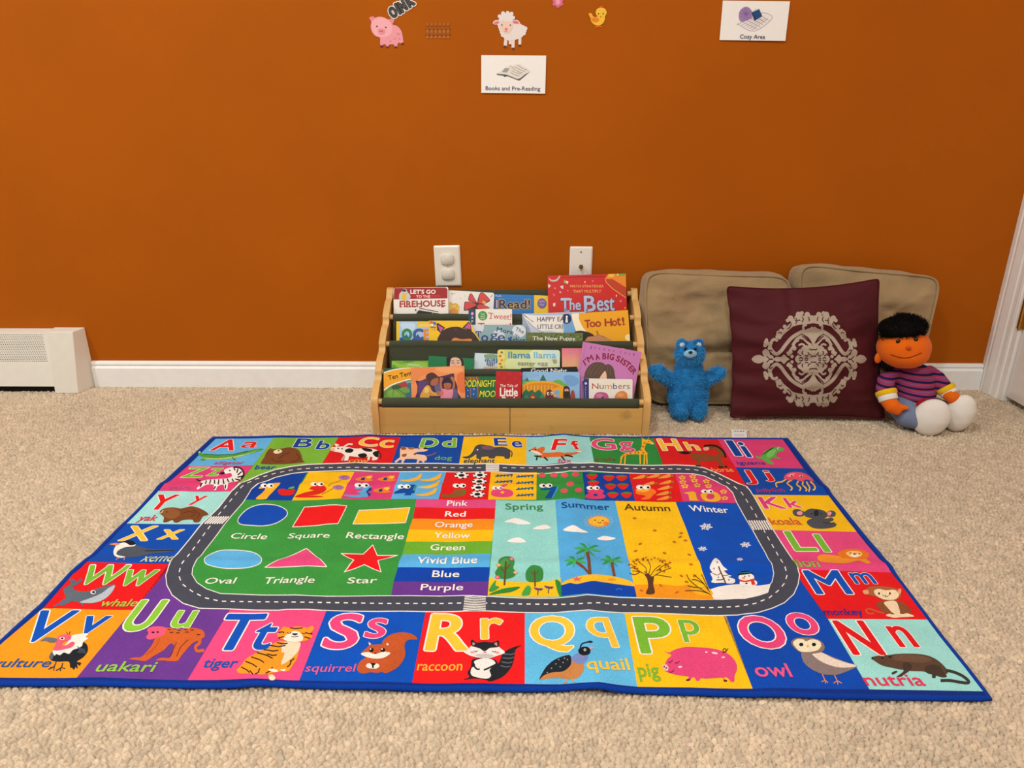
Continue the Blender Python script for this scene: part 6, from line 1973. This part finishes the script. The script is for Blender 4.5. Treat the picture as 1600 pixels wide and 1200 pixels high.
    a.s('4E9A3A', '118 150 132 142 150 158 240 166 330 162 420 140 500 124 522 126 518 134 440 158 360 178 346 196 326 180 240 190 170 188 160 198 130 196 150 180 126 168').s('A8CC6A', '150 180 240 184 330 174 420 156 500 132 430 160 340 184 240 192 170 190', k=3).l('2E6A2A', 5, '150 158 240 164 340 160 430 140').e('F2EFE0', 128, 146, 5, 4).l('3E8A32', 7, '330 178 350 198')
    a.w(280, 670, 4, 8)   # bear
    a.s('7A4724', '510 214 530 180 550 140 572 122 586 128 640 124 690 116 740 128 762 160 772 196 784 208 730 216 640 222 540 222').e('F1DDB8', 616, 143, 28, 13, -8).e('3A2014', 622, 138, 6, 4).ls('5A3218', 5, '574 186 610 206 650 200').ls('5A3218', 5, '620 190 660 160 690 150').ls('5A3218', 5, '730 150 750 190 700 210')
    a.w(280, 670, 4, 8)   # cow
    a.s('F1EAE0', '946 120 990 112 1040 112 1100 124 1180 122 1236 134 1248 160 1238 190 1220 196 1200 176 1120 178 1060 172 1050 196 1030 198 1036 170 1010 150 960 140').s('18181C', '1036 134 1066 122 1090 134 1074 150 1044 148').s('18181C', '1120 160 1160 154 1174 170 1150 182 1124 176').s('18181C', '1140 122 1196 126 1206 142 1166 142').s('18181C', '1210 150 1244 140 1244 178 1222 172').s('E8B4A0', '946 126 968 122 972 138 952 140').l('F1EAE0', 9, '986 112 976 98 998 104').l('F1EAE0', 9, '1030 112 1060 96 1084 98').l('B8ACA0', 12, '1034 170 1016 200').l('F1EAE0', 14, '1056 170 1048 200').l('F1EAE0', 14, '1188 172 1182 196').l('F1EAE0', 14, '1222 180 1208 198').e(K, 994, 124, 5, 4).e(K, 1018, 126, 5, 4).ls('18181C', 5, '1244 140 1260 164 1256 186')
    a.w(600, 670, 4, 8)   # dog
    a.s('F1C9A8', '106 114 150 118 190 124 250 122 274 132 256 142 210 146 190 156 230 162 262 170 266 196 240 204 196 190 130 190 104 196 100 160').s('9A5A34', '104 116 130 114 140 128 112 132').s('B06A3C', '150 118 190 118 180 130 156 128').s('9A5A34', '112 162 140 156 138 172 118 176').s('9A5A34', '180 158 200 156 196 166').l('F1C9A8', 13, '108 180 70 210').l('F1C9A8', 13, '128 186 112 214').l('F1C9A8', 13, '220 190 208 214').l('F1C9A8', 13, '250 190 244 212').ls('9A5A34', 7, '262 172 300 164 326 150').e(K, 260, 124, 14, 6).e(K, 218, 128, 4, 3)
    a.w(600, 670, 4, 8)   # elephant
    a.s('464852', '494 176 530 168 556 140 570 112 600 98 650 104 690 116 740 114 780 128 790 160 782 186 756 186 748 174 700 172 690 186 656 184 650 174 610 178 606 190 578 184 576 160 548 178 520 186 496 182').s('7A5A68', '612 112 650 104 690 116 680 130 640 132 614 124').ls('464852', 7, '782 132 800 150 796 176').e('F1EEE8', 584, 132, 5, 4)
    a.w(600, 670, 4, 8)   # fox
    a.s('DE6A24', '908 136 930 122 946 112 956 126 990 112 1006 120 1000 138 990 148 1040 150 1096 146 1130 154 1140 150 1190 148 1226 134 1240 140 1210 154 1150 172 1110 176 1040 178 990 182 970 166 950 148').s('F3E6D4', '910 138 940 136 966 146 990 164 960 160 930 146').l('2A1C18', 9, '984 176 940 170').l('2A1C18', 9, '960 166 952 196').l('2A1C18', 9, '1000 178 1024 198').l('2A1C18', 9, '1108 172 1130 198').l('2A1C18', 9, '1130 168 1180 176').s('F3E6D4', '1200 144 1240 136 1226 148').e(K, 910, 138, 6, 4).e(K, 946, 132, 5, 4)
    a.w(960, 670, 4, 8)   # giraffe
    a.s('F1B62C', '172 64 182 62 196 70 216 68 248 92 236 98 204 90 196 100 188 130 202 148 204 160 110 160 64 170 40 190 38 180 56 160 90 148 150 140 170 110', k=3).l('F1B62C', 9, '44 180 38 222').l('F1B62C', 9, '68 168 64 222').l('F1B62C', 9, '160 156 162 222').l('F1B62C', 9, '188 156 186 224').l('F1B62C', 9, '200 156 204 222').l('C8862A', 5, '176 64 170 54').l('C8862A', 5, '206 68 216 56').dots('C8741C', 8, '100 154 80 162 130 152 150 150 166 134 178 112 180 150 188 90 60 172', 6).e('E8CBA8', 238, 94, 10, 6).e(K, 214, 80, 4, 3)
    a.w(960, 670, 4, 8)   # horse
    a.s('8A4A22', '560 116 600 104 640 112 676 138 690 166 664 190 690 236 660 238 640 200 590 204 540 206 536 232 510 232 516 204 488 190 474 160 520 150 590 160 640 164 650 146 620 130 580 134', k=3).ls('20140F', 12, '560 108 600 104 640 110 680 140 696 180').s('20140F', '480 152 440 160 404 150 410 144 450 142').s('E8A88A', '556 120 586 114 590 132 562 136').l('20140F', 9, '650 238 680 242').l('20140F', 9, '690 234 704 240').l('20140F', 8, '508 232 540 234').e(K, 610, 118, 4, 3)
    a.w(960, 670, 4, 8)   # iguana
    a.s('5CB04A', '1064 128 1030 112 1000 116 960 130 930 150 920 176 886 170 892 184 924 190 960 216 994 224 990 212 970 196 1000 182 1030 190 1036 184 1010 170 1020 148 1050 140', k=3).s('7ACB62', '1010 130 1000 160 970 180 950 170 970 140').e('F3F0E2', 1026, 124, 9, 6).e(K, 1028, 124, 5, 4)
    for k in range(8): a.p('4A9A3C', [(1000 - k * 11, 118 + k * 7), (992 - k * 11, 104 + k * 9), (986 - k * 11, 124 + k * 7)], lay=9)
    a.w(960, 670, 4, 8)   # jellyfish
    for q in ('1080 310 1050 330 1010 340 1016 366', '1110 320 1080 340 1110 370 1100 386', '1150 326 1140 350 1164 370 1156 388', '1180 330 1176 350 1200 376 1196 390', '1200 330 1210 350 1220 370 1214 394', '1224 330 1246 350 1254 374 1240 384'): a.ls('F0B83A', 9, q, lay=9)
    a.lay = 9; a.s('E2506A', '1058 306 1080 280 1130 270 1190 280 1236 312 1242 330 1200 318 1170 330 1130 316 1100 324 1072 316').s('F08A9A', '1076 296 1100 282 1130 280 1100 300').e('F3E0E0', 1108, 293, 12, 5).e('F3E0E0', 1168, 296, 12, 5).e(K, 1108, 294, 7, 4).e(K, 1168, 297, 7, 4)
    a.w(960, 760, 4.706, 8)   # koala
    a.s('50525A', '1310 190 1320 172 1350 168 1384 182 1400 190 1390 216 1360 222 1324 214').s('F0A0A8', '1342 190 1370 182 1384 196 1372 212 1348 208')
    a.w(1200, 760, 3.53, 11)
    a.s('50525A', '320 158 332 138 356 134 374 148 366 166 340 168').s('F0A0A8', '324 152 336 140 350 144 346 158 330 162').s('4E5058', '198 146 230 124 270 126 310 136 330 158 312 176 270 182 240 176 206 166').s('4E5058', '222 186 260 176 320 178 350 172 362 186 340 200 376 206 366 224 310 234 250 230 216 206').e('22242C', 266, 148, 14, 18, 10).e('22242C', 240, 152, 4, 4).e('22242C', 292, 152, 4, 4).ls('34363E', 4, '300 200 340 204 368 200')
    a.w(1200, 760, 3.53, 8)   # lion
    a.s('F2972A', '272 390 300 376 360 380 410 388 470 396 520 392 566 420 540 426 500 410 440 424 360 424 290 416').s('E27A1C', '384 368 420 350 470 344 520 352 556 370 548 396 510 402 440 398 400 392', k=3).s('F6BE6A', '430 366 470 356 510 362 520 378 490 392 450 388').s('F6E6CC', '456 376 480 372 506 380 490 392 460 388').e('6A3418', 478, 374, 9, 4).e(K, 454, 368, 4, 3).e(K, 504, 372, 4, 3)
    a.w(1200, 760, 3.53, 8)   # monkey
    a.ls('C0643A', 8, '640 700 600 690 560 676 540 684 556 702 584 700').s('8A5230', '606 640 660 628 730 634 764 660 794 690 770 700 700 706 640 694 600 660').s('F2D8B4', '640 640 700 632 722 670 726 704 690 700 660 670').s('A8663A', '536 572 566 554 620 552 690 560 730 580 728 612 690 630 640 630 600 610 556 600 530 592').s('F4DDB8', '584 578 610 566 650 574 700 572 722 600 700 624 650 626 600 606').s('E8A878', '522 578 548 572 556 592 534 596').s('E8A878', '716 572 734 566 732 590 720 596').e(K, 612, 592, 5, 7).e(K, 672, 592, 5, 7).ls('5A3018', 3, '630 600 650 610 666 602').l('5A3018', 3, '648 598 648 608').s('F4DDB8', '650 714 668 704 690 708 710 700 740 706 770 702 806 718 780 722 730 724 690 726')
    a.w(1240, 930, 4.444, 8)   # nutria
    a.s('5C4434', '540 436 560 426 620 416 660 416 720 408 800 406 880 410 950 426 1010 460 1060 510 1070 540 1040 552 960 548 900 530 830 528 760 520 690 506 620 490 570 462').s('6E5240', '700 420 800 414 900 424 960 450 900 470 780 460 700 450').s('46372E', '756 480 790 468 820 486 816 516 776 546 742 568 714 568 740 548 764 524').s('46372E', '914 500 950 484 1010 490 1040 530 1064 566 1030 572 990 560 984 576 960 572 960 552 924 540').ls('3C3833', 20, '1056 522 1110 534 1170 560 1212 594 1210 610 1160 606 1090 594 1020 594').s('46372E', '680 540 710 526 720 534 690 552').e('2A1E18', 668, 430, 10, 7).e('2A1E18', 616, 436, 7, 7).e('2A1E18', 546, 440, 7, 7)
    a.w(960, 930, 4.444, 8)   # owl
    a.l('D88A5A', 7, '1440 540 1464 598').l('D88A5A', 7, '1520 540 1550 602').ls('D88A5A', 7, '1438 602 1464 594 1482 610').ls('D88A5A', 7, '1522 612 1548 598 1578 612').l('D88A5A', 6, '1464 596 1466 616').l('D88A5A', 6, '1548 600 1552 622')
    a.s('8A7A78', '1300 390 1360 386 1440 400 1540 440 1620 470 1686 492 1640 520 1590 540 1530 556 1440 548 1360 510 1310 460').s('E8D8C8', '1372 400 1430 396 1520 440 1610 470 1684 492 1620 504 1540 500 1450 470 1390 430').s('8A7668', '1226 330 1250 304 1300 296 1370 298 1430 318 1460 360 1440 396 1370 408 1300 402 1250 370').s('F2E8C8', '1240 330 1270 306 1310 308 1330 322 1370 308 1420 320 1436 352 1410 384 1350 396 1290 392 1254 360').e(K, 1297, 345, 15, 12).e(K, 1385, 345, 15, 12).s('E8B44A', '1334 352 1350 348 1344 366')
    a.w(960, 930, 4.444, 8)   # pig
    a.s('E2487E', '346 390 380 398 430 374 500 360 580 362 660 368 750 388 810 424 846 474 850 520 834 560 832 600 806 600 786 574 760 572 780 600 758 596 750 574 640 580 600 578 588 596 566 592 558 574 540 572 522 594 498 590 516 566 440 556 380 540 350 524 336 496 352 480 366 446 396 418 370 404', k=3).s('E6C8C0', '334 490 360 482 376 506 364 526 340 514').e('6A2438', 346, 498, 5, 7).e('6A2438', 360, 506, 5, 7).ls('5A1830', 5, '374 462 386 470 404 452').ls('5A1830', 5, '420 468 432 474 452 460').ls('5A1830', 5, '378 536 400 534 412 520').e('F6D4DC', 456, 500, 14, 7).e('F6D4DC', 696, 404, 22, 7, 12).e('F6D4DC', 638, 398, 9, 6).e('F6D4DC', 756, 434, 12, 6).s('4A2028', '498 588 524 586 518 596 500 596').s('4A2028', '758 592 782 592 778 602 760 600').ls('4A2A20', 5, '750 402 776 394 770 374 754 380 764 398 790 372')
    a.w(630, 930, 4.444, 8)   # quail
    a.s('C8844A', '944 586 990 530 1060 500 1140 470 1200 456 1250 480 1252 520 1220 570 1160 584 1080 576 1010 580').s('7A8CC8', '1160 440 1210 404 1260 412 1286 424 1260 470 1220 480 1180 460').s('20262E', '944 588 966 540 1000 490 1060 444 1150 416 1166 450 1160 490 1110 530 1040 536 980 556').s('1C1E26', '1216 380 1240 362 1280 362 1300 384 1290 412 1250 420 1222 406').ls('1C2A3A', 9, '1228 366 1244 338 1290 326').e('1C2A3A', 1298, 326, 18, 8).e('F1EDE4', 1262, 382, 9, 9).e(K, 1263, 382, 5, 5).s('E0A0A0', '1296 362 1322 368 1300 380').ls('D89A4A', 6, '1130 580 1136 604 1110 610').ls('D89A4A', 6, '1170 580 1180 600 1200 606').dots('8A98A8', 5, '1080 450 1120 440 1060 480 1110 470 1030 510 1090 500 1140 450 1000 540')
    a.w(630, 930, 4.444, 8)   # raccoon
    a.s('23262C', '664 470 690 410 740 372 820 348 780 380 770 440 750 500 700 560 640 590 600 596 590 540')
    for q in ('700 410 750 412 772 404', '690 436 740 440 768 432', '682 464 730 472 758 464', '676 490 716 500 742 494'): a.ls('5E646C', 8, q)
    a.s('23262C', '480 450 540 440 620 444 656 470 640 520 660 560 600 600 576 590 500 580 420 588 460 570 446 540 470 500').s('EFEBE6', '494 460 560 440 620 450 640 480 600 520 610 560 580 582 500 570 470 550 474 510 500 490').ls('23262C', 12, '480 480 510 514 530 516').ls('23262C', 12, '650 480 590 510 560 522')
    a.s('EFEBE6', '420 396 450 380 480 350 560 336 640 350 680 374 706 402 660 420 600 440 540 438 470 424').s('23262C', '474 352 470 320 482 312 510 332 560 326 620 330 660 316 666 340 660 362 640 366 600 370 566 392 530 372 494 362').s('D88A8A', '482 330 500 340 484 352').s('D88A8A', '650 330 632 340 652 356').ls('3A3A40', 5, '494 392 506 396 516 388').ls('3A3A40', 5, '618 390 630 398 644 392').e('E8A0A0', 480, 400, 15, 8).e('E8A0A0', 654, 402, 15, 8).s('E03A4A', '556 396 578 396 567 404').s('C8C4C4', '500 420 570 410 630 424 570 440')
    a.w(300, 930, 4.444, 8)   # squirrel
    a.s('C0572A', '1320 330 1370 280 1440 260 1520 268 1566 306 1500 312 1476 350 1480 420 1440 490 1380 530 1330 540 1310 480 1330 420').s('C0572A', '1150 490 1180 450 1230 430 1310 440 1360 480 1350 520 1290 540 1240 536 1190 546 1150 526').s('C0572A', '1176 404 1210 370 1230 350 1224 322 1250 344 1300 342 1344 344 1362 328 1366 352 1356 376 1376 410 1340 440 1270 444 1210 430').s('F0E8DE', '1172 408 1220 396 1272 410 1330 394 1378 404 1330 436 1270 442 1210 430').e(K, 1246, 382, 16, 15).e(K, 1326, 382, 16, 15).e('F4F1EC', 1240, 376, 5, 5).e('F4F1EC', 1320, 376, 5, 5).s('3A1C14', '1266 402 1282 402 1274 410').s('F0E8DE', '1208 490 1230 474 1252 484 1276 474 1302 490 1286 510 1252 512 1222 508').p('20161A', '1236 472 1282 476 1262 492 1264 508 1250 508 1250 490').s('F0E8DE', '1228 330 1242 340 1232 350').s('F0E8DE', '1358 334 1350 348 1366 350')
    a.w(300, 930, 4.444, 8)   # tiger
    a.s('F09A28', '310 520 340 490 380 440 450 400 530 360 600 320 680 320 750 330 740 400 720 460 680 500 660 530 620 530 560 540 500 552 400 546 330 544').s('F2DDBE', '640 330 746 324 742 380 700 430 650 470 606 480 620 400').s('F09A28', '576 420 640 400 620 470 606 530 570 528 560 470').s('F09A28', '690 450 730 430 680 520 646 524 650 490').s('F09A28', '590 280 620 240 640 218 670 226 740 218 800 226 836 214 844 240 820 270 836 290 790 318 720 328 650 318').s('F4ECDE', '634 300 680 262 720 250 760 270 770 310 730 326 670 322').s('F4ECDE', '530 520 560 512 600 528 570 536').s('F4ECDE', '612 520 650 514 640 530').s('F2B45A', '530 556 560 552 580 576 570 592 540 590').e('F2DCC0', 556, 576, 22, 18)
    for q in ('540 350 600 360 650 350', '500 380 560 390 600 384', '450 400 520 420 560 440', '410 430 470 450 500 470', '370 460 420 480 450 500', '340 500 380 520 400 540', '560 500 540 530 510 545', '470 510 460 540 440 548', '400 524 420 546 424 550', '600 300 630 290 650 296', '600 262 630 256 640 264', '790 262 820 270 836 266', '780 290 810 300 820 300', '690 460 676 490 660 500', '710 440 700 450 680 460', '590 330 630 340 664 336', '680 228 720 234 770 228', '520 410 560 420 590 416'):
        a.l('2E1C14', 8, q, lay=14, rnd=False)
    a.lay = 16; a.s('2A2A30', '692 268 736 268 716 282').ls('2A2420', 4, '690 288 714 292 740 286').ls('2A2420', 5, '660 262 676 268 690 260').ls('2A2420', 5, '762 264 776 270 792 262')
    a.w(0, 930, 5, 8)   # uakari
    a.ls('D2622A', 24, '1560 290 1560 370 1530 400 1540 436 1596 430').s('D2622A', '1230 260 1320 256 1420 266 1500 256 1580 274 1600 320 1560 350 1500 380 1420 470 1390 512 1340 516 1280 512 1220 510 1260 490 1330 486 1360 400 1330 380 1280 430 1200 476 1140 514 1080 510 1010 500 1050 488 1110 480 1180 400 1210 340').s('EE5A80', '1150 270 1190 248 1260 246 1300 262 1280 310 1220 334 1170 350 1142 330 1160 300').ls('7A3A1C', 7, '1380 370 1350 430 1320 486').ls('7A3A1C', 7, '1470 350 1410 410 1380 480').ls('B8501F', 6, '1250 340 1210 410 1140 470')
    for x, y in ((1324, 270), (1364, 264), (1400, 276), (1450, 270), (1340, 292), (1390, 296), (1460, 290), (1550, 310), (1500, 272)): a.l('4A2A1A', 7, [(x - 14, y), (x + 14, y)], lay=14)
    a.e(K, 1196, 292, 13, 6, lay=15).e(K, 1232, 290, 10, 6, lay=15)
    a.w(0, 930, 5, 8)   # vulture
    a.ls('3C4048', 9, '440 520 420 560 376 580').ls('3C4048', 8, '424 556 420 590').ls('3C4048', 8, '430 560 390 566').ls('3C4048', 9, '490 530 478 566 436 590').ls('3C4048', 8, '478 564 510 576').ls('3C4048', 8, '478 566 470 594')
    a.s('20232B', '384 480 420 450 480 430 560 400 640 366 680 390 684 440 650 486 600 520 634 530 620 552 604 540 606 576 588 562 580 584 560 568 548 566 536 520 460 520 400 510').s('5E666E', '388 470 410 440 420 470 404 506 388 500').s('F1ECE6', '412 440 450 420 520 380 560 320 620 306 690 300 670 330 690 340 650 370 640 400 600 420 570 430 540 460 500 450 470 470 440 462 426 474').s('E8607A', '430 400 440 350 470 316 520 308 556 318 550 350 500 364 480 390 520 392 560 366 586 376 560 410 500 426 440 436 414 424').s('6A7078', '314 362 360 332 420 336 448 344 440 364 400 372 350 358').e('F3EFE6', 486, 340, 20, 12).e('E8486A', 486, 340, 13, 8).e(K, 486, 340, 7, 6).l('2A2A30', 5, '530 308 520 288').l('2A2A30', 5, '540 308 548 286')
    for k in range(7): a.ls('4A5866', 4, [(600 + k * 10, 400 + k * 4), (620 + k * 8, 430 + k * 4), (604 + k * 8, 452)], lay=18)
    a.w(0, 760, 3.53, 8)   # whale
    a.s('5E6A76', '352 580 356 560 390 540 384 514 400 510 424 524 446 508 452 520 420 546 400 554 420 574 480 580 560 556 620 542 634 550 600 600 540 636 470 640 460 662 440 642 390 634 340 650 300 664 300 656 360 624').s('B4BEC6', '440 640 500 616 560 590 600 560 634 546 620 580 580 620 520 642').e('F1EEE8', 514, 584, 15, 11).e('2A3038', 516, 584, 9, 7).s('5E6A76', '330 640 380 610 400 630 340 660')
    a.w(0, 760, 3.53, 8)   # xeme (gull)
    a.s('4E5562', '640 356 680 330 740 324 800 340 860 348 950 346 964 354 900 366 840 370 760 388 700 392 650 380').s('F1ECE2', '628 350 650 318 700 308 744 318 740 330 690 336 650 356 646 378 690 388 660 396 630 380').s('1A1C22', '656 312 690 300 730 300 748 318 720 326 690 310').s('E8905A', '604 320 640 312 660 318 640 326').l('E8905A', 4, '664 392 640 406').l('E8905A', 4, '690 390 684 408').l('2A2E38', 6, '800 356 960 352')
    a.w(0, 760, 3.53, 8)   # yak
    a.s('7A4522', '880 146 900 124 950 116 1000 122 1060 110 1120 130 1150 156 1120 166 1100 196 1070 198 1060 184 1010 186 980 200 960 198 950 186 920 198 900 196 904 170').s('8E5A30', '890 140 930 120 980 130 990 160 950 180 910 168').ls('5A3016', 4, '1000 150 1040 140 1080 150 1050 170').ls('5A3016', 4, '1060 130 1100 150 1090 176').ls('D8C49A', 5, '864 150 890 146 900 132').e(K, 920, 142, 4, 3)
    a.w(280, 670, 4, 8)   # zebra
    a.s('F1EDE8', '280 260 300 248 340 240 380 250 402 280 390 310 360 330 310 340 300 376 284 378 276 350 240 360 230 382 214 378 216 350 170 350 140 366 116 380 112 370 140 344 134 330 170 320 240 314 300 310 330 296 320 276 290 282', k=3).s('18181C', '248 282 270 270 286 276 274 286')
    for q in ('340 240 350 262', '368 250 360 276', '390 268 366 290', '398 296 364 304', '380 322 350 314', '330 312 340 332', '300 312 310 334', '274 314 280 346', '248 316 244 350', '220 318 222 346', '196 318 190 346', '170 322 164 346', '146 340 130 366', '228 360 216 378', '290 350 288 374'):
        a.l('18181C', 8, q, lay=12, rnd=False)
    a.ls('18181C', 10, '344 240 384 248 404 282 386 316', lay=13).ls('18181C', 7, '136 326 118 322 108 316', lay=13).e(K, 316, 262, 5, 4, lay=13)
    return a


def build_rug():
    art = rug_art()
    cx, cy = -0.06, 1.18
    t = thing('play_rug', 'colourful rectangular alphabet play rug with a grey road loop on the beige carpet', 'rug', (cx, cy, 0))
    mb = MB()
    art.into(mb, lambda u, v, d: V((u, v, d)))
    me = mb.mesh('rug_pile')
    bm = bmesh.new(); bm.from_mesh(me)
    def kinks(xs, fs): return [xs[i] for i in range(1, len(xs) - 1) if abs(fs[i + 1] - 2 * fs[i] + fs[i - 1]) > 4e-6]
    for x in kinks(XB, FX): bmesh.ops.bisect_plane(bm, geom=bm.verts[:] + bm.edges[:] + bm.faces[:], plane_co=(x, 0, 0), plane_no=(1, 0, 0), dist=1e-6)
    for y in kinks(YB, GY): bmesh.ops.bisect_plane(bm, geom=bm.verts[:] + bm.edges[:] + bm.faces[:], plane_co=(0, y, 0), plane_no=(0, 1, 0), dist=1e-6)
    for v in bm.verts: v.co.z += rug_z(v.co.x, v.co.y)
    bm.to_mesh(me); bm.free()
    co = np.zeros(len(me.vertices) * 3, np.float32); me.vertices.foreach_get('co', co); co = co.reshape(-1, 3)
    e = 0.004
    gx = np.linspace(-0.85, 0.75, 801); gv = np.linspace(0.70, 1.65, 476)
    tx = np.array([-(_fx(x + e) - _fx(x - e)) / (2 * e) for x in gx]); ty = np.array([-(_gy(y + e) - _gy(y - e)) / (2 * e) for y in gv])
    nx = np.interp(co[:, 0], gx, tx); ny = np.interp(co[:, 1], gv, ty)
    nn = np.stack([nx, ny, np.ones_like(nx)], -1); nn /= np.linalg.norm(nn, axis=1)[:, None]
    link('rug_pile', me, t)
    me.polygons.foreach_set('use_smooth', np.ones(len(me.polygons), bool))
    me.normals_split_custom_set_from_vertices([tuple(q) for q in nn])
    # bound edge and backing
    edge = nums('333 683 480 681.7 620 681 760 680.6 905 681 1060 683.6 1230 685 1264 730 1296 769 1321 800 1345 831 1372 862 1396 893 1436 947 1472 995 1510 1042 1546 1089 1450 1088.3 1360 1087 1270 1085 1180 1083 1090 1080.5 1000 1078 960 1075 930 1070 900 1072 820 1075 730 1074 640 1073.5 540 1071 440 1067.5 400 1066 370 1069 300 1069.5 210 1067.5 120 1066 30 1066 -68 1066 -34 1035 0 1003 32 973 65 944 90 917 112 893 136 873 168 843 198 814 222 790 243 766 286 726')
    pts = []
    P2 = [rug2(*q) for q in edge]
    for i in range(len(P2)):
        (x0, y0), (x1, y1) = P2[i], P2[(i + 1) % len(P2)]
        n = max(1, int(math.hypot(x1 - x0, y1 - y0) / 0.012))
        for k in range(n):
            x, y = x0 + (x1 - x0) * k / n, y0 + (y1 - y0) * k / n
            pts.append(V((x, y, rug_z(x, y) - 0.0022)))
    MB().tube(pts, 0.0042, mat('083A9C', 'pile'), 10, closed=True, ry=0.0034).build('bound_edge', t)
    n = len(pts)
    bk = MB(); vs = [V((p.x, p.y, p.z + 0.002)) for p in pts] + [V((p.x, p.y, max(0.0004, p.z - 0.0035))) for p in pts]
    bk.add(vs, [(i, (i + 1) % n, (i + 1) % n + n, i + n)[::-1] for i in range(n)], mat('083A9C', 'pile'))
    bk.build('backing', t)
    # care label sewn to the far edge
    q = [on_z(x, y, 0.004) for x, y in ((1143.5, 685), (1167, 685.5), (1166, 672), (1142.5, 671.5))]
    pl = Plane((q[0] + q[2]) / 2, q[1] - q[0], (0, 0.0, 1))
    a = Art(lambda x, y: (lambda w: ((w - pl.o).dot(pl.u), (w - pl.o).dot(pl.v)))(on_z(x, y, 0.0045)), 'paper', 0.00005)
    a.w(0, 0, 1)
    for x, mark in ((1145.5, '0 0 1.2 -1.6 2 0'), (1148.6, '0 0 0 -1.6 1.7 -1.6 1.7 0'), (1152, '0 0 .2 -1.7 1.2 -1.2 2.2 -1.7 2.2 0'), (1156.2, '0 0 0 -1.8 2.6 -1.8 2.6 0'), (1160.3, '0 -.6 1 -1.7 2.6 -1.4 2.6 0 1 0')):
        a.lay = 0; a.p('77777C', [(x + i, 675.2 + j) for i, j in nums(mark)])
    
    for k in range(2): a.l('A8A8A8', 0.5, [(1147, 679.5 + 2 * k), (1163, 679.7 + 2 * k)])
    lb = MB(); lb.prism([V((p.x, p.y, 0.0052)) for p in q], (0, 0, -0.0008), mat('F1EFEA', 'paper'))
    a.into(lb, lambda u, v, d: pl.o + pl.u * u + pl.v * v + V((0, 0, 0.0014 + d)))
    lb.build('care_label', t)


build_rug()
